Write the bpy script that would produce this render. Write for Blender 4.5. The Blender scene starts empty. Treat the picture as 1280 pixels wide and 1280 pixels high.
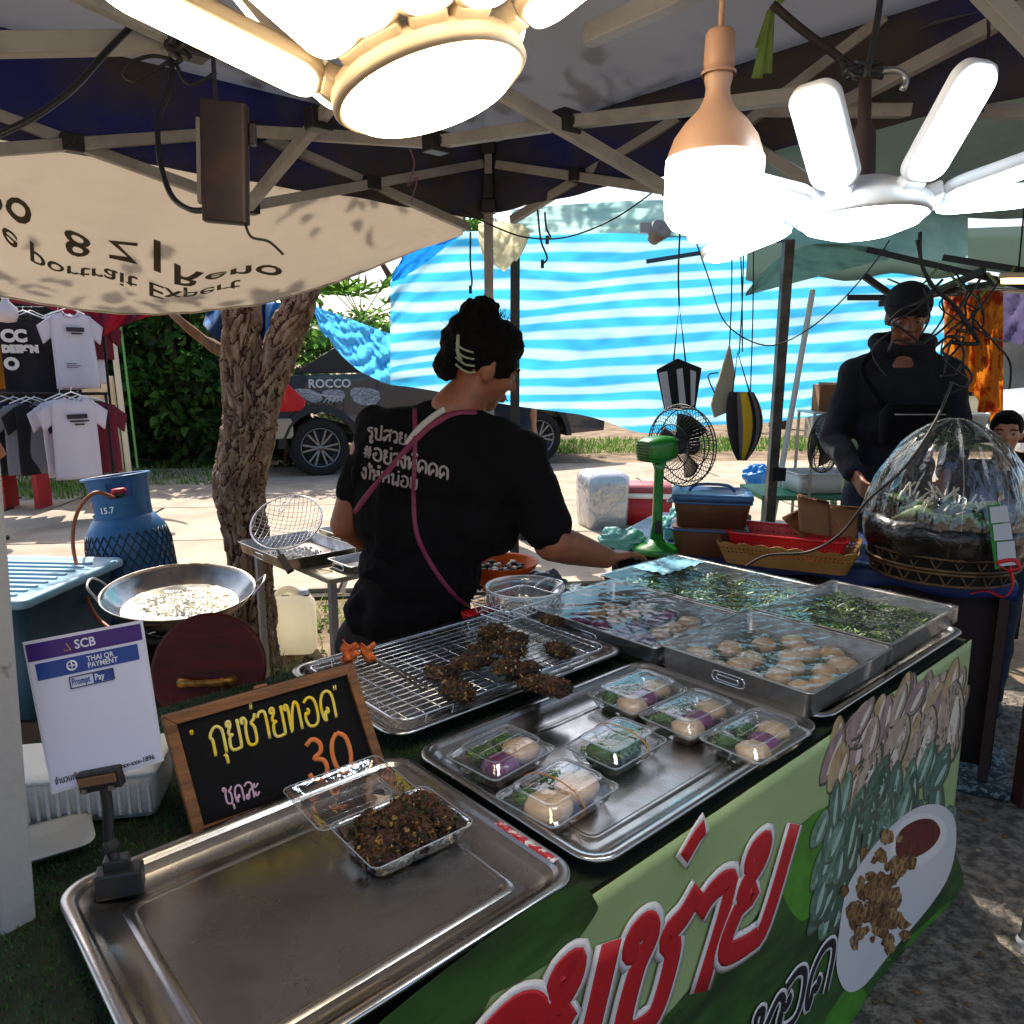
import bpy, bmesh, math, random
from mathutils import Matrix, Vector, noise
from mathutils.bvhtree import BVHTree
R = math.radians
random.seed(7)
sc = bpy.context.scene
COL = sc.collection

# ---------------------------------------------------------------- camera
FOC, EYE, TILT = 960.0, 1.45, math.atan(185 / 960)
cam = bpy.data.cameras.new('camera'); cam.sensor_width = 36; cam.sensor_fit = 'HORIZONTAL'
cam.lens = 36 * FOC / 1280; cam.clip_start = .02; cam.clip_end = 600
camo = bpy.data.objects.new('camera', cam); COL.objects.link(camo)
camo.location = (0, 0, EYE); camo.rotation_euler = (R(90) - TILT, 0, 0)
sc.camera = camo
# ---------------------------------------------------------------- sky, sun, exposure
SUN_EL, SUN_AZ = R(50), R(-24)          # azimuth from +Y towards +X
world = bpy.data.worlds.new('World'); sc.world = world; world.use_nodes = True
wn = world.node_tree; bgn = wn.nodes['Background']
sky = wn.nodes.new('ShaderNodeTexSky'); sky.sky_type = 'NISHITA'; sky.sun_disc = False
sky.sun_elevation = SUN_EL; sky.sun_rotation = SUN_AZ; sky.air_density = 1.0; sky.dust_density = 3.0; sky.ozone_density = 1
wn.links.new(sky.outputs[0], bgn.inputs[0]); bgn.inputs[1].default_value = .15
sl = bpy.data.lights.new('sun', 'SUN'); sl.energy = 5; sl.angle = R(.53); sl.color = (1, .94, .84)
so = bpy.data.objects.new('sun', sl); COL.objects.link(so)
sdir = Vector((math.sin(SUN_AZ) * math.cos(SUN_EL), math.cos(SUN_AZ) * math.cos(SUN_EL), math.sin(SUN_EL)))
so.rotation_euler = (-sdir).to_track_quat('-Z', 'Y').to_euler()
sc.view_settings.view_transform = 'Standard'; sc.view_settings.look = 'None'
sc.view_settings.exposure = .95; sc.view_settings.gamma = 1; sc.view_settings.use_curve_mapping = False
try:
    sc.cycles.max_bounces = 8; sc.cycles.diffuse_bounces = 4; sc.cycles.glossy_bounces = 4; sc.cycles.transparent_max_bounces = 24
    sc.cycles.transmission_bounces = 6; sc.cycles.use_denoising = True; sc.cycles.sample_clamp_indirect = 6
    sc.cycles.caustics_reflective = False; sc.cycles.caustics_refractive = False
except Exception:
    pass

# ---------------------------------------------------------------- measuring helpers (photo pixel -> place)
def ray(x, y):
    a = (x - 640) / FOC; b = -(y - 640) / FOC
    return Vector((a, math.cos(TILT) + b * math.sin(TILT), -math.sin(TILT) + b * math.cos(TILT)))
def lev(x, y, z=0.0):
    d = ray(x, y); k = (z - EYE) / d.z; return Vector((d.x * k, d.y * k, z))
def dep(x, y, Y):
    d = ray(x, y); k = Y / d.y; return Vector((d.x * k, Y, EYE + d.z * k))
def onplane(x, y, p, n):
    d = ray(x, y); o = Vector((0, 0, EYE)); k = (Vector(p) - o).dot(n) / d.dot(n); return o + d * k
U = Vector((.743, .669, 0)); V = Vector((-.669, .743, 0)); TA = math.atan2(.669, .743)
def TF(u, v, z=0.0): return U * u + V * v + Vector((0, 0, z))

# ---------------------------------------------------------------- materials
MATS = {}
def srgb(h):
    h = h.lstrip('#'); o = []
    for i in (0, 2, 4):
        c = int(h[i:i + 2], 16) / 255; o.append(c / 12.92 if c <= .04045 else ((c + .055) / 1.055) ** 2.4)
    return tuple(o)
def mat(name, c, r=.6, m=0.0, c2=None, ns=6.0, bump=0.0, bs=60.0, tl=0.0, emit=0.0, spec=.5, coat=0.0, st=(1, 1, 1), rv=0.0, thr=(.35, .65), alpha=1.0, sheen=0.0, det=4.0, tlc=None, tr=0.0, ior=1.45):
    """one procedural surface: two colours mixed by noise, a bump, optional translucency (tl) or see-through share (alpha)"""
    if name in MATS: return MATS[name]
    M = bpy.data.materials.new(name); M.use_nodes = True; nt = M.node_tree; N = nt.nodes; L = nt.links
    P = N['Principled BSDF']; out = N['Material Output']
    c = srgb(c) if isinstance(c, str) else c
    if c2 is not None: c2 = srgb(c2) if isinstance(c2, str) else c2
    P.inputs['Roughness'].default_value = r; P.inputs['Metallic'].default_value = m
    P.inputs['Specular IOR Level'].default_value = spec; P.inputs['Coat Weight'].default_value = coat
    P.inputs['Base Color'].default_value = (*c, 1); P.inputs['Sheen Weight'].default_value = sheen
    P.inputs['Transmission Weight'].default_value = tr; P.inputs['IOR'].default_value = ior
    tc = N.new('ShaderNodeTexCoord'); mp = N.new('ShaderNodeMapping'); mp.inputs['Scale'].default_value = st
    L.new(tc.outputs['Object'], mp.inputs[0])
    colout = None
    if c2 is not None or rv:
        nz = N.new('ShaderNodeTexNoise'); nz.inputs['Scale'].default_value = ns; nz.inputs['Detail'].default_value = det
        nz.inputs['Roughness'].default_value = .62
        L.new(mp.outputs[0], nz.inputs['Vector'])
        rg = N.new('ShaderNodeMapRange'); rg.inputs['From Min'].default_value = thr[0]; rg.inputs['From Max'].default_value = thr[1]
        L.new(nz.outputs['Fac'], rg.inputs['Value'])
        if c2 is not None:
            mx = N.new('ShaderNodeMix'); mx.data_type = 'RGBA'
            mx.inputs['A'].default_value = (*c, 1); mx.inputs['B'].default_value = (*c2, 1)
            L.new(rg.outputs[0], mx.inputs['Factor']); L.new(mx.outputs['Result'], P.inputs['Base Color']); colout = mx.outputs['Result']
        if rv:
            rr_ = N.new('ShaderNodeMapRange'); rr_.inputs['To Min'].default_value = max(0, r - rv); rr_.inputs['To Max'].default_value = r + rv
            L.new(rg.outputs[0], rr_.inputs['Value']); L.new(rr_.outputs[0], P.inputs['Roughness'])
    if bump:
        nb = N.new('ShaderNodeTexNoise'); nb.inputs['Scale'].default_value = bs; nb.inputs['Detail'].default_value = 5
        L.new(mp.outputs[0], nb.inputs['Vector'])
        b = N.new('ShaderNodeBump'); b.inputs['Strength'].default_value = bump; b.inputs['Distance'].default_value = .02
        L.new(nb.outputs['Fac'], b.inputs['Height']); L.new(b.outputs[0], P.inputs['Normal'])
    if emit:
        P.inputs['Emission Color'].default_value = (*c, 1); P.inputs['Emission Strength'].default_value = emit
    if tl:
        T = N.new('ShaderNodeBsdfTranslucent'); T.inputs[0].default_value = (*(srgb(tlc) if isinstance(tlc, str) else (tlc or c)), 1)
        if colout is not None and tlc is None: L.new(colout, T.inputs[0])
        X = N.new('ShaderNodeMixShader'); X.inputs[0].default_value = tl
        L.new(P.outputs[0], X.inputs[1]); L.new(T.outputs[0], X.inputs[2]); L.new(X.outputs[0], out.inputs[0])
    if alpha < 1:
        src = out.inputs[0].links[0].from_socket
        T = N.new('ShaderNodeBsdfTransparent'); X = N.new('ShaderNodeMixShader'); X.inputs[0].default_value = alpha
        L.new(T.outputs[0], X.inputs[1]); L.new(src, X.inputs[2]); L.new(X.outputs[0], out.inputs[0])
    M.diffuse_color = (*c, 1); MATS[name] = M
    return M
def film(name, tint=(1, 1, 1), base=.06, gloss=.55, rough=.08, bump=.4, bs=18.0, st=(1, 1, 1), haze=.05, hc=(.8, .85, .9)):
    """thin clear plastic: see-through, with a wrinkled reflection that grows at a slant"""
    if name in MATS: return MATS[name]
    M = bpy.data.materials.new(name); M.use_nodes = True; nt = M.node_tree; N = nt.nodes; L = nt.links
    N.remove(N['Principled BSDF']); out = N['Material Output']
    tr = N.new('ShaderNodeBsdfTransparent'); tr.inputs[0].default_value = (*tint, 1)
    gl = N.new('ShaderNodeBsdfGlossy'); gl.inputs['Roughness'].default_value = rough; gl.inputs[0].default_value = (1, 1, 1, 1)
    df = N.new('ShaderNodeBsdfDiffuse'); df.inputs[0].default_value = (*hc, 1)
    fr = N.new('ShaderNodeFresnel'); fr.inputs[0].default_value = 1.5
    tc = N.new('ShaderNodeTexCoord'); mp = N.new('ShaderNodeMapping'); mp.inputs['Scale'].default_value = st
    L.new(tc.outputs['Object'], mp.inputs[0])
    nb = N.new('ShaderNodeTexNoise'); nb.inputs['Scale'].default_value = bs; nb.inputs['Detail'].default_value = 3; nb.inputs['Distortion'].default_value = .8
    L.new(mp.outputs[0], nb.inputs['Vector'])
    b = N.new('ShaderNodeBump'); b.inputs['Strength'].default_value = bump; b.inputs['Distance'].default_value = .02
    L.new(nb.outputs['Fac'], b.inputs['Height']); L.new(b.outputs[0], gl.inputs['Normal']); L.new(b.outputs[0], fr.inputs['Normal'])
    rg = N.new('ShaderNodeMapRange'); rg.inputs['To Min'].default_value = base; rg.inputs['To Max'].default_value = gloss
    rg.inputs['From Max'].default_value = .5
    L.new(fr.outputs[0], rg.inputs['Value'])
    x1 = N.new('ShaderNodeMixShader'); x1.inputs[0].default_value = haze
    L.new(tr.outputs[0], x1.inputs[1]); L.new(df.outputs[0], x1.inputs[2])
    x2 = N.new('ShaderNodeMixShader'); L.new(rg.outputs[0], x2.inputs[0]); L.new(x1.outputs[0], x2.inputs[1]); L.new(gl.outputs[0], x2.inputs[2])
    L.new(x2.outputs[0], out.inputs[0]); MATS[name] = M
    return M

steel = mat('stainless_steel', (.56, .55, .53), .26, 1.0, c2=(.36, .345, .33), ns=5, rv=.09, bump=.03, bs=9, det=6)
steel_d = mat('dull_steel', (.5, .48, .45), .38, 1.0, c2=(.3, .28, .26), ns=12, rv=.08)
chrome = mat('bright_wire', (.75, .75, .76), .16, 1.0)
black = mat('black_plastic', (.012, .012, .013), .45)
rubber = mat('black_rubber', (.02, .02, .02), .8, bump=.1)
white_p = mat('white_plastic', (.78, .78, .76), .4)
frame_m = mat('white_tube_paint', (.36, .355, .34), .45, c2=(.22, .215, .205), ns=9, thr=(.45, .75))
clear = film('clear_plastic', base=.05, gloss=.65, rough=.05, bump=.08, bs=26, haze=.025)
edge_m = mat('clear_edge', '#aeb6bc', .12, coat=1, alpha=.5)
cling = film('cling_film', base=.025, gloss=.40, rough=.04, bump=.13, bs=5, st=(1, 3, 1), haze=.02, hc=(.75, .82, .9))

# ---------------------------------------------------------------- mesh builder
def rr(w, d, r, z, n=4, cx=0, cy=0):
    """rounded rectangle ring"""
    r = max(.0005, min(r, w / 2 - 1e-4, d / 2 - 1e-4)); o = []
    for (sx, sy, a0) in ((1, 1, 0), (-1, 1, 90), (-1, -1, 180), (1, -1, 270)):
        for k in range(n + 1):
            a = R(a0 + 90 * k / n)
            o.append(Vector((cx + sx * (w / 2 - r) + r * math.cos(a), cy + sy * (d / 2 - r) + r * math.sin(a), z)))
    return o
def ring(r, z, n=24, cx=0, cy=0, ry=None):
    return [Vector((cx + r * math.cos(2 * math.pi * k / n), cy + (ry or r) * math.sin(2 * math.pi * k / n), z)) for k in range(n)]
def smoothpath(pts, k=5, closed=False):
    P = [Vector(p) for p in pts]; n = len(P); o = []
    if n < 3: return P
    for i in range(n if closed else n - 1):
        g = lambda j: P[j % n] if closed else P[max(0, min(n - 1, j))]
        a, b, c, d = g(i - 1), g(i), g(i + 1), g(i + 2)
        for s in range(k):
            t = s / k
            o.append(.5 * ((2 * b) + (c - a) * t + (2 * a - 5 * b + 4 * c - d) * t * t + (3 * b - a - 3 * c + d) * t ** 3))
    if not closed: o.append(P[-1])
    return o
class MB:
    def __init__(s, M=None): s.v = []; s.f = []; s.mi = []; s.sm = []; s.M = M or Matrix.Identity(4)
    def add(s, vs, fs, mi=0, smooth=False):
        b = len(s.v); s.v += [s.M @ Vector(v) for v in vs]
        for f in fs: s.f.append(tuple(b + i for i in f)); s.mi.append(mi); s.sm.append(smooth)
        return s
    def box(s, c, size, rot=None, mi=0, taper=1.0):
        hx, hy, hz = [a / 2 for a in size]; Q = Matrix.Translation(Vector(c))
        if rot is not None:
            from mathutils import Euler
            Q = Q @ Euler(rot).to_matrix().to_4x4()
        vs = [Q @ Vector((x * hx * (taper if z < 0 else 1), y * hy * (taper if z < 0 else 1), z * hz)) for z in (-1, 1) for x, y in ((-1, -1), (1, -1), (1, 1), (-1, 1))]
        return s.add(vs, [(3, 2, 1, 0), (4, 5, 6, 7), (0, 1, 5, 4), (1, 2, 6, 5), (2, 3, 7, 6), (3, 0, 4, 7)], mi)
    def bar(s, a, b, w, h, mi=0):
        """square section bar from a to b"""
        a, b = Vector(a), Vector(b); d = (b - a); L = d.length; q = d.to_track_quat('X', 'Z').to_matrix().to_4x4()
        Q = Matrix.Translation((a + b) / 2) @ q
        vs = [Q @ Vector((x * L / 2, y * w / 2, z * h / 2)) for x in (-1, 1) for y, z in ((-1, -1), (1, -1), (1, 1), (-1, 1))]
        return s.add(vs, [(3, 2, 1, 0), (4, 5, 6, 7), (0, 1, 5, 4), (1, 2, 6, 5), (2, 3, 7, 6), (3, 0, 4, 7)], mi)
    def loft(s, rings, mi=0, c0=True, c1=True, smooth=True, closed=True):
        n = len(rings[0]); vs = [v for r_ in rings for v in r_]; fs = []
        for i in range(len(rings) - 1):
            for j in range(n if closed else n - 1):
                k = (j + 1) % n; fs.append((i * n + j, i * n + k, (i + 1) * n + k, (i + 1) * n + j))
        if c0: fs.append(tuple(range(n))[::-1])
        if c1: fs.append(tuple((len(rings) - 1) * n + j for j in range(n)))
        return s.add(vs, fs, mi, smooth)
    def tube(s, pts, r=.005, n=8, mi=0, closed=False, flat=1.0, k=0, up=None):
        P = smoothpath(pts, k, closed) if k else [Vector(p) for p in pts]
        N = len(P); rs = r if isinstance(r, (list, tuple)) else None; rings = []; pn = None
        for i, p in enumerate(P):
            a = P[i - 1] if (i > 0 or closed) else p; b = P[(i + 1) % N] if (i < N - 1 or closed) else p
            t = (b - a); t = t.normalized() if t.length > 1e-9 else Vector((0, 0, 1))
            if up is not None: pn = Vector(up)
            elif pn is None: pn = Vector((0, 0, 1)) if abs(t.z) < .9 else Vector((1, 0, 0))
            x = pn - t * pn.dot(t); x = x.normalized() if x.length > 1e-6 else t.orthogonal().normalized()
            pn = x; y = t.cross(x)
            q = rs[min(len(rs) - 1, int(i * len(rs) / N))] if rs and len(rs) != N else (rs[i] if rs else r)
            rings.append([p + x * q * flat * math.cos(2 * math.pi * j / n) + y * q * math.sin(2 * math.pi * j / n) for j in range(n)])
        if closed: rings.append(rings[0])
        return s.loft(rings, mi, not closed, not closed)
    def lathe(s, prof, n=24, mi=0, c=(0, 0, 0), c0=False, c1=False):
        c = Vector(c)
        return s.loft([[c + v for v in ring(max(r_, .0002), z, n)] for r_, z in prof], mi, c0, c1)
    def grid(s, fn, nu, nv, mi=0, th=0.0, smooth=True):
        vs = [Vector(fn(i / nu, j / nv)) for j in range(nv + 1) for i in range(nu + 1)]
        fs = [(j * (nu + 1) + i, j * (nu + 1) + i + 1, (j + 1) * (nu + 1) + i + 1, (j + 1) * (nu + 1) + i) for j in range(nv) for i in range(nu)]
        if th:
            nm = [Vector((0, 0, 0)) for _ in vs]
            for f in fs:
                n_ = (vs[f[1]] - vs[f[0]]).cross(vs[f[3]] - vs[f[0]])
                for i in f: nm[i] += n_
            b = len(vs); vs += [v - n_.normalized() * th if n_.length > 0 else v for v, n_ in zip(list(vs), nm)]
            fs += [tuple(b + i for i in f[::-1]) for f in fs]
            W = nu + 1; loop = list(range(W)) + [W * (j + 1) - 1 for j in range(1, nv + 1)] + [W * nv + i for i in range(nu - 1, -1, -1)] + [W * j for j in range(nv - 1, 0, -1)]
            for i in range(len(loop)):
                a, c = loop[i], loop[(i + 1) % len(loop)]; fs.append((a, a + b, c + b, c))
        return s.add(vs, fs, mi, smooth)
    def prism(s, out, a, b, mi=0, smooth=False):
        """outline (x,z) extruded along y from a to b"""
        n = len(out); vs = [Vector((x, a, z)) for x, z in out] + [Vector((x, b, z)) for x, z in out]
        fs = [tuple(range(n)), tuple(range(2 * n - 1, n - 1, -1))] + [(i, i + n, (i + 1) % n + n, (i + 1) % n) for i in range(n)]
        return s.add(vs, fs, mi, smooth)
    def plate(s, pts, th=.004, mi=0):
        """a flat polygon given thickness along its normal"""
        P = [Vector(p) for p in pts]; n_ = Vector((0, 0, 0))
        for i in range(len(P)): n_ += (P[i] - P[0]).cross(P[(i + 1) % len(P)] - P[0])
        n_.normalize(); n = len(P)
        return s.add(P + [p - n_ * th for p in P], [tuple(range(n)), tuple(range(2 * n - 1, n - 1, -1))] + [(i, i + n, (i + 1) % n + n, (i + 1) % n) for i in range(n)], mi)
    def ball(s, c, rad, n=10, m=7, mi=0, amp=0.0, fr=3.0, seed=0, q=None):
        rad = Vector((rad,) * 3) if isinstance(rad, (int, float)) else Vector(rad); c = Vector(c); rings = []
        for j in range(1, m):
            t = math.pi * j / m; rg_ = []
            for i in range(n):
                a = 2 * math.pi * i / n; d = Vector((math.sin(t) * math.cos(a), math.sin(t) * math.sin(a), -math.cos(t)))
                k = 1 + amp * noise.noise(d * fr + Vector((seed * 3.7, seed * 1.3, 0)))
                w = Vector((d.x * rad.x, d.y * rad.y, d.z * rad.z)) * k
                if q: w = q @ w
                rg_.append(c + w)
            rings.append(rg_)
        return s.loft(rings, mi)
    def build(s, name, mats, parent=None, bevel=0.0, sub=0, flip=False):
        me = bpy.data.meshes.new(name); me.from_pydata([tuple(v) for v in s.v], [], s.f)
        mats = mats if isinstance(mats, (list, tuple)) else [mats]
        for m in mats: me.materials.append(m)
        me.polygons.foreach_set('material_index', s.mi); me.polygons.foreach_set('use_smooth', s.sm)
        me.update()
        bm = bmesh.new(); bm.from_mesh(me); bmesh.ops.recalc_face_normals(bm, faces=bm.faces); bm.to_mesh(me); bm.free()
        o = bpy.data.objects.new(name, me); COL.objects.link(o)
        if parent: o.parent = parent
        if bevel:
            b = o.modifiers.new('bevel', 'BEVEL'); b.width = bevel; b.segments = 2; b.limit_method = 'ANGLE'; b.angle_limit = R(40)
            b.harden_normals = False
        if sub:
            b = o.modifiers.new('sub', 'SUBSURF'); b.levels = sub; b.render_levels = sub
        return o
def tag(o, label=None, cat=None, group=None, kind=None):
    if label: o['label'] = label
    if cat: o['category'] = cat
    if group: o['group'] = group
    if kind: o['kind'] = kind
    return o
def thing(name, label, cat, loc=(0, 0, 0), rz=0.0, group=None, rot=None):
    o = bpy.data.objects.new(name, None); o.empty_display_size = .05; COL.objects.link(o)
    o.location = loc; o.rotation_euler = rot if rot else (0, 0, rz)
    return tag(o, label, cat, group)
def dup(root, loc=None, rz=None, label=None, group=None, rot=None, scale=None):
    r_ = root.copy(); COL.objects.link(r_)
    if loc is not None: r_.location = loc
    if rz is not None: r_.rotation_euler = (0, 0, rz)
    if rot is not None: r_.rotation_euler = rot
    if scale: r_.scale = (scale,) * 3
    if label: r_['label'] = label
    if group: r_['group'] = group
    for ch in list(root.children):
        c = ch.copy(); COL.objects.link(c); c.parent = r_
        for g in list(ch.children):
            d = g.copy(); COL.objects.link(d); d.parent = c
    return r_
def inv(root):
    """matrix taking world points into the thing's own space"""
    return (Matrix.Translation(root.location) @ root.rotation_euler.to_matrix().to_4x4()).inverted()
# ---------------------------------------------------------------- lettering
def text_geo(body, size=1.0, ext=0.0, off=0.0, shear=0.0, align='LEFT', sx=1.0):
    k = bpy.data.curves.new('t', 'FONT'); k.body = body; k.size = size; k.extrude = ext; k.offset = off; k.shear = shear; k.align_x = align; k.resolution_u = 3
    k.fill_mode = 'BOTH' if ext else 'FRONT'
    o = bpy.data.objects.new('t', k); COL.objects.link(o)
    dg = bpy.context.evaluated_depsgraph_get(); me = bpy.data.meshes.new_from_object(o.evaluated_get(dg))
    vs = [Vector((v.co.x * sx, v.co.y, v.co.z)) for v in me.vertices]; fs = [tuple(p.vertices) for p in me.polygons]
    bpy.data.objects.remove(o); bpy.data.curves.remove(k); bpy.data.meshes.remove(me)
    return vs, fs
GL = {  # hand lettering: strokes on a body one unit high, and the advance
 'ก': ([[(.12, 0), (.12, .55), (.02, .68), (.12, .86), (.38, 1), (.62, .9), (.7, .68), (.7, 0)]], .85),
 'ย': ([[(.2, .82), (.1, .86), (.1, .98), (.24, 1), (.26, .84), (.14, .68), (.14, .56), (.3, .52), (.14, .44), (.1, .15), (.22, 0), (.54, 0), (.66, .12), (.66, 1)]], .84),
 'ช': ([[(.12, .8), (.03, .84), (.04, .96), (.16, .98), (.26, .84), (.18, .6), (.18, .15), (.3, 0), (.54, 0), (.64, .14), (.64, .55), (.5, .74), (.66, .84), (.78, 1.02)]], .86),
 'า': ([[(0, .82), (.1, .96), (.28, 1), (.42, .85), (.42, 0)]], .6),
 'ท': ([[(.12, .8), (.03, .86), (.06, .98), (.18, .94), (.2, .75), (.2, 0), (.36, .6), (.55, .98), (.7, .92), (.74, .7), (.74, 0)]], .92),
 'อ': ([[(.2, .64), (.28, .54), (.2, .44), (.1, .5), (.07, .25), (.2, .03), (.5, 0), (.68, .18), (.7, .6), (.6, .9), (.34, 1), (.08, .86)]], .88),
 'ด': ([[(.3, .44), (.4, .36), (.34, .25), (.23, .32), (.2, 0), (.08, .2), (.06, .6), (.2, .9), (.42, 1), (.64, .9), (.72, .6), (.72, 0)]], .9),
 'ค': ([[(.32, .5), (.43, .44), (.4, .3), (.28, .34), (.16, 0), (.06, .3), (.08, .75), (.3, 1), (.55, .97), (.72, .75), (.74, 0)]], .92),
 'ล': ([[(.26, .16), (.18, .28), (.06, .18), (.14, .02), (.3, .1), (.36, .38), (.55, .58), (.7, .5)], [(.06, .8), (.22, .96), (.45, 1), (.65, .88), (.7, .6), (.7, 0)]], .88),
 'ส': ([[(.26, .16), (.18, .28), (.06, .18), (.14, .02), (.3, .1), (.36, .38), (.55, .58), (.7, .5)], [(.06, .8), (.22, .96), (.45, 1), (.65, .88), (.7, .6), (.7, 0)], [(.6, .92), (.84, 1.15)]], .88),
 'ะ': ([[(.05, .86), (.02, .7), (.14, .62), (.38, .82)], [(.05, .36), (.02, .18), (.14, .1), (.38, .3)]], .55),
 'ร': ([[(.4, .2), (.27, .12), (.32, 0), (.44, .02), (.46, .3), (.4, .62), (.12, .68), (.05, .84), (.22, .98), (.5, 1)]], .66),
 'ป': ([[(.14, .8), (.04, .86), (.08, .98), (.19, .94), (.2, .75), (.2, .14), (.32, 0), (.56, 0), (.68, .12), (.68, 1.4)]], .86),
 'ว': ([[(.42, .22), (.3, .13), (.34, 0), (.48, .02), (.54, .3), (.52, .75), (.38, .98), (.16, 1), (.02, .84)]], .7),
 'ง': ([[(.3, .78), (.2, .86), (.24, 1), (.38, .98), (.42, .8), (.44, .2), (.38, 0), (.24, .1), (.04, .55)]], .6),
 'พ': ([[(.12, .8), (.03, .86), (.06, .98), (.16, .94), (.18, .75), (.2, 0), (.44, .7), (.68, 0), (.72, 1)]], .9),
 'ห': ([[(.12, .8), (.03, .86), (.06, .98), (.17, .94), (.2, .75), (.2, 0)], [(.2, .35), (.45, .55), (.64, .8), (.58, .98), (.46, .88), (.6, .74), (.72, .5), (.72, 0)]], .9),
 'น': ([[(.12, .8), (.03, .86), (.06, .98), (.17, .94), (.2, .75), (.2, 0), (.4, .2), (.58, .24), (.72, .1), (.62, -.04), (.54, .08), (.66, .3), (.7, 1)]], .88),
 'ใ': ([[(.24, 0), (.24, .9), (.12, 1.2), (.26, 1.34), (.34, 1.2), (.2, 1.16), (.06, 1.3), (.14, 1.6)]], .42),
 '3': ([[(.08, .88), (.3, 1), (.52, .88), (.5, .66), (.26, .54), (.54, .44), (.6, .2), (.4, 0), (.12, .04), (.02, .2)]], .78),
 '0': ([[(.3, 1), (.1, .8), (.04, .45), (.14, .1), (.34, 0), (.54, .14), (.62, .5), (.54, .86), (.3, 1)]], .75),
 '#': ([[(.2, 0), (.26, 1)], [(.46, 0), (.52, 1)], [(.02, .34), (.66, .34)], [(.04, .68), (.68, .68)]], .8),
 '"': ([[(.04, 1.2), (.0, 1.0)], [(.16, 1.2), (.12, 1.0)]], .34),
 ' ': ([], .4),
 'ุ': ([[(-.28, -.14), (-.18, -.12), (-.16, -.42)]], 0), 'ู': ([[(-.42, -.14), (-.34, -.12), (-.34, -.36), (-.18, -.38), (-.14, -.12)]], 0),
 '่': ([[(-.24, 1.18), (-.2, 1.42)]], 0), '๊': ([[(-.5, 1.2), (-.48, 1.36), (-.36, 1.38), (-.32, 1.22), (-.22, 1.4), (-.12, 1.38), (-.1, 1.24)]], 0),
 '้': ([[(-.42, 1.38), (-.34, 1.46), (-.34, 1.28), (-.12, 1.48)]], 0),
}
def hand(mb, body, size, w, place, mi=0, flat=.35, sp=1.0, slant=0.0, nrm=None, jit=0.0, n=6):
    """write body in strokes; place(x, y) -> point on the surface"""
    x0 = 0.0
    for ch in body:
        st, adv = GL[ch]
        jx, jy = random.uniform(-jit, jit), random.uniform(-jit, jit)
        for s_ in st:
            P = [place((x0 + (px + slant * py + jx) * size), (py + jy) * size) for px, py in [(p.x, p.y) for p in smoothpath([(a, b, 0) for a, b in s_], 4)]]
            mb.tube(P, w, n=n, mi=mi, flat=flat, up=nrm)
        x0 += adv * size * sp
    return x0
def project(mb, tgt, d, off=.002):
    """push every vertex of the builder along d onto the evaluated target mesh"""
    dg = bpy.context.evaluated_depsgraph_get(); e = tgt.evaluated_get(dg); bv = BVHTree.FromObject(tgt, dg); mi_ = tgt.matrix_world.inverted()
    d = (mi_.to_3x3() @ Vector(d)).normalized(); mw = tgt.matrix_world
    for i, v in enumerate(mb.v):
        p = mi_ @ v
        hit = bv.ray_cast(p - d * 1.5, d)
        if hit[0] is not None: mb.v[i] = mw @ (hit[0] - d * off)
def cord(name, label, cat, pts, r=.004, m=None, k=6, group=None, flat=1.0):
    b = MB(); b.tube(pts, r, 6, k=k, flat=flat); return tag(b.build(name, m or black), label, cat, group)
# ================================================================ THE SETTING
def struct(name, mb, m, parent=None, **k):
    o = mb.build(name, m, parent, **k)
    if not parent: o['kind'] = 'structure'
    return o
soil = mat('sandy_soil', '#8a745a', .95, c2='#54432f', ns=3.2, bump=.9, bs=22, det=9)
g = MB(); n_ = 90
def gfn(s, t):
    x = (s - .5) ** 3 * 4 * 150 * .9 + (s - .5) * 30; y = (t - .5) ** 3 * 4 * 150 * .9 + (t - .5) * 30 + 4
    k = .02 if (abs(x) < 6 and 1.5 < y < 5.2) else 0
    return (x, y, -.022 + k * noise.noise(Vector((x * 2.3, y * 2.3, 0))))
g.grid(gfn, n_, n_); struct('ground', g, soil)
pave = mat('rough_asphalt', '#857a6c', .9, c2='#4a433b', ns=26, bump=1.0, bs=75, det=8, thr=(.4, .6))
g = MB(); g.grid(lambda s, t: (-.1 + 5.2 * s, -1 + 4.3 * t, .004 + .006 * noise.noise(Vector((s * 30, t * 30, 1)))), 60, 50, th=.02); struct('pavement', g, pave)
conc = mat('road_concrete', '#a99b88', .9, c2='#857766', ns=1.6, bump=.25, bs=40, det=8)
rd = MB(); rd.box((1, 7.9, -.012), (60, 6.2, .012)); road = struct('road', rd, mat('road_bed', '#2e2822', .95))
road.rotation_euler = (0, 0, R(6))
for i in range(-5, 7):
    for j in range(4):
        b = MB(); b.box((0, 0, 0), (3.17 - .02 * random.random(), 1.52, .03))
        o = b.build('slab', conc, road, bevel=.006); o.location = (1 + 3.2 * i + (1.1 if j % 2 else 0) , 5.65 + 1.54 * j, .006 + .004 * random.random())
        o.rotation_euler = (0, 0, R(random.uniform(-.3, .3)))
# pebbles and dry leaves on the near soil
pb = MB()
for i in range(1500):
    x, y = random.uniform(-3.2, .2), random.uniform(2.2, 5.2); s_ = random.uniform(.006, .026)
    pb.ball((x, y, s_ * .2 - .012), (s_, s_ * .8, s_ * .5), 6, 4, mi=random.choice((0, 0, 1)), amp=.4, seed=i)
for i in range(900):
    x, y = random.uniform(.7, 3.2), random.uniform(.9, 3.2); s_ = random.uniform(.003, .011)
    pb.ball((x, y, .008 + s_ * .2), (s_, s_ * .8, s_ * .5), 6, 4, mi=random.choice((0, 0, 0, 1)), amp=.4, seed=i)
tag(pb.build('gravel', [mat('pebble', '#8f7c63', .9, c2='#4c3c2c', ns=8), mat('dry_leaf', '#6b4a28', .9)]), kind='stuff')

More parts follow.
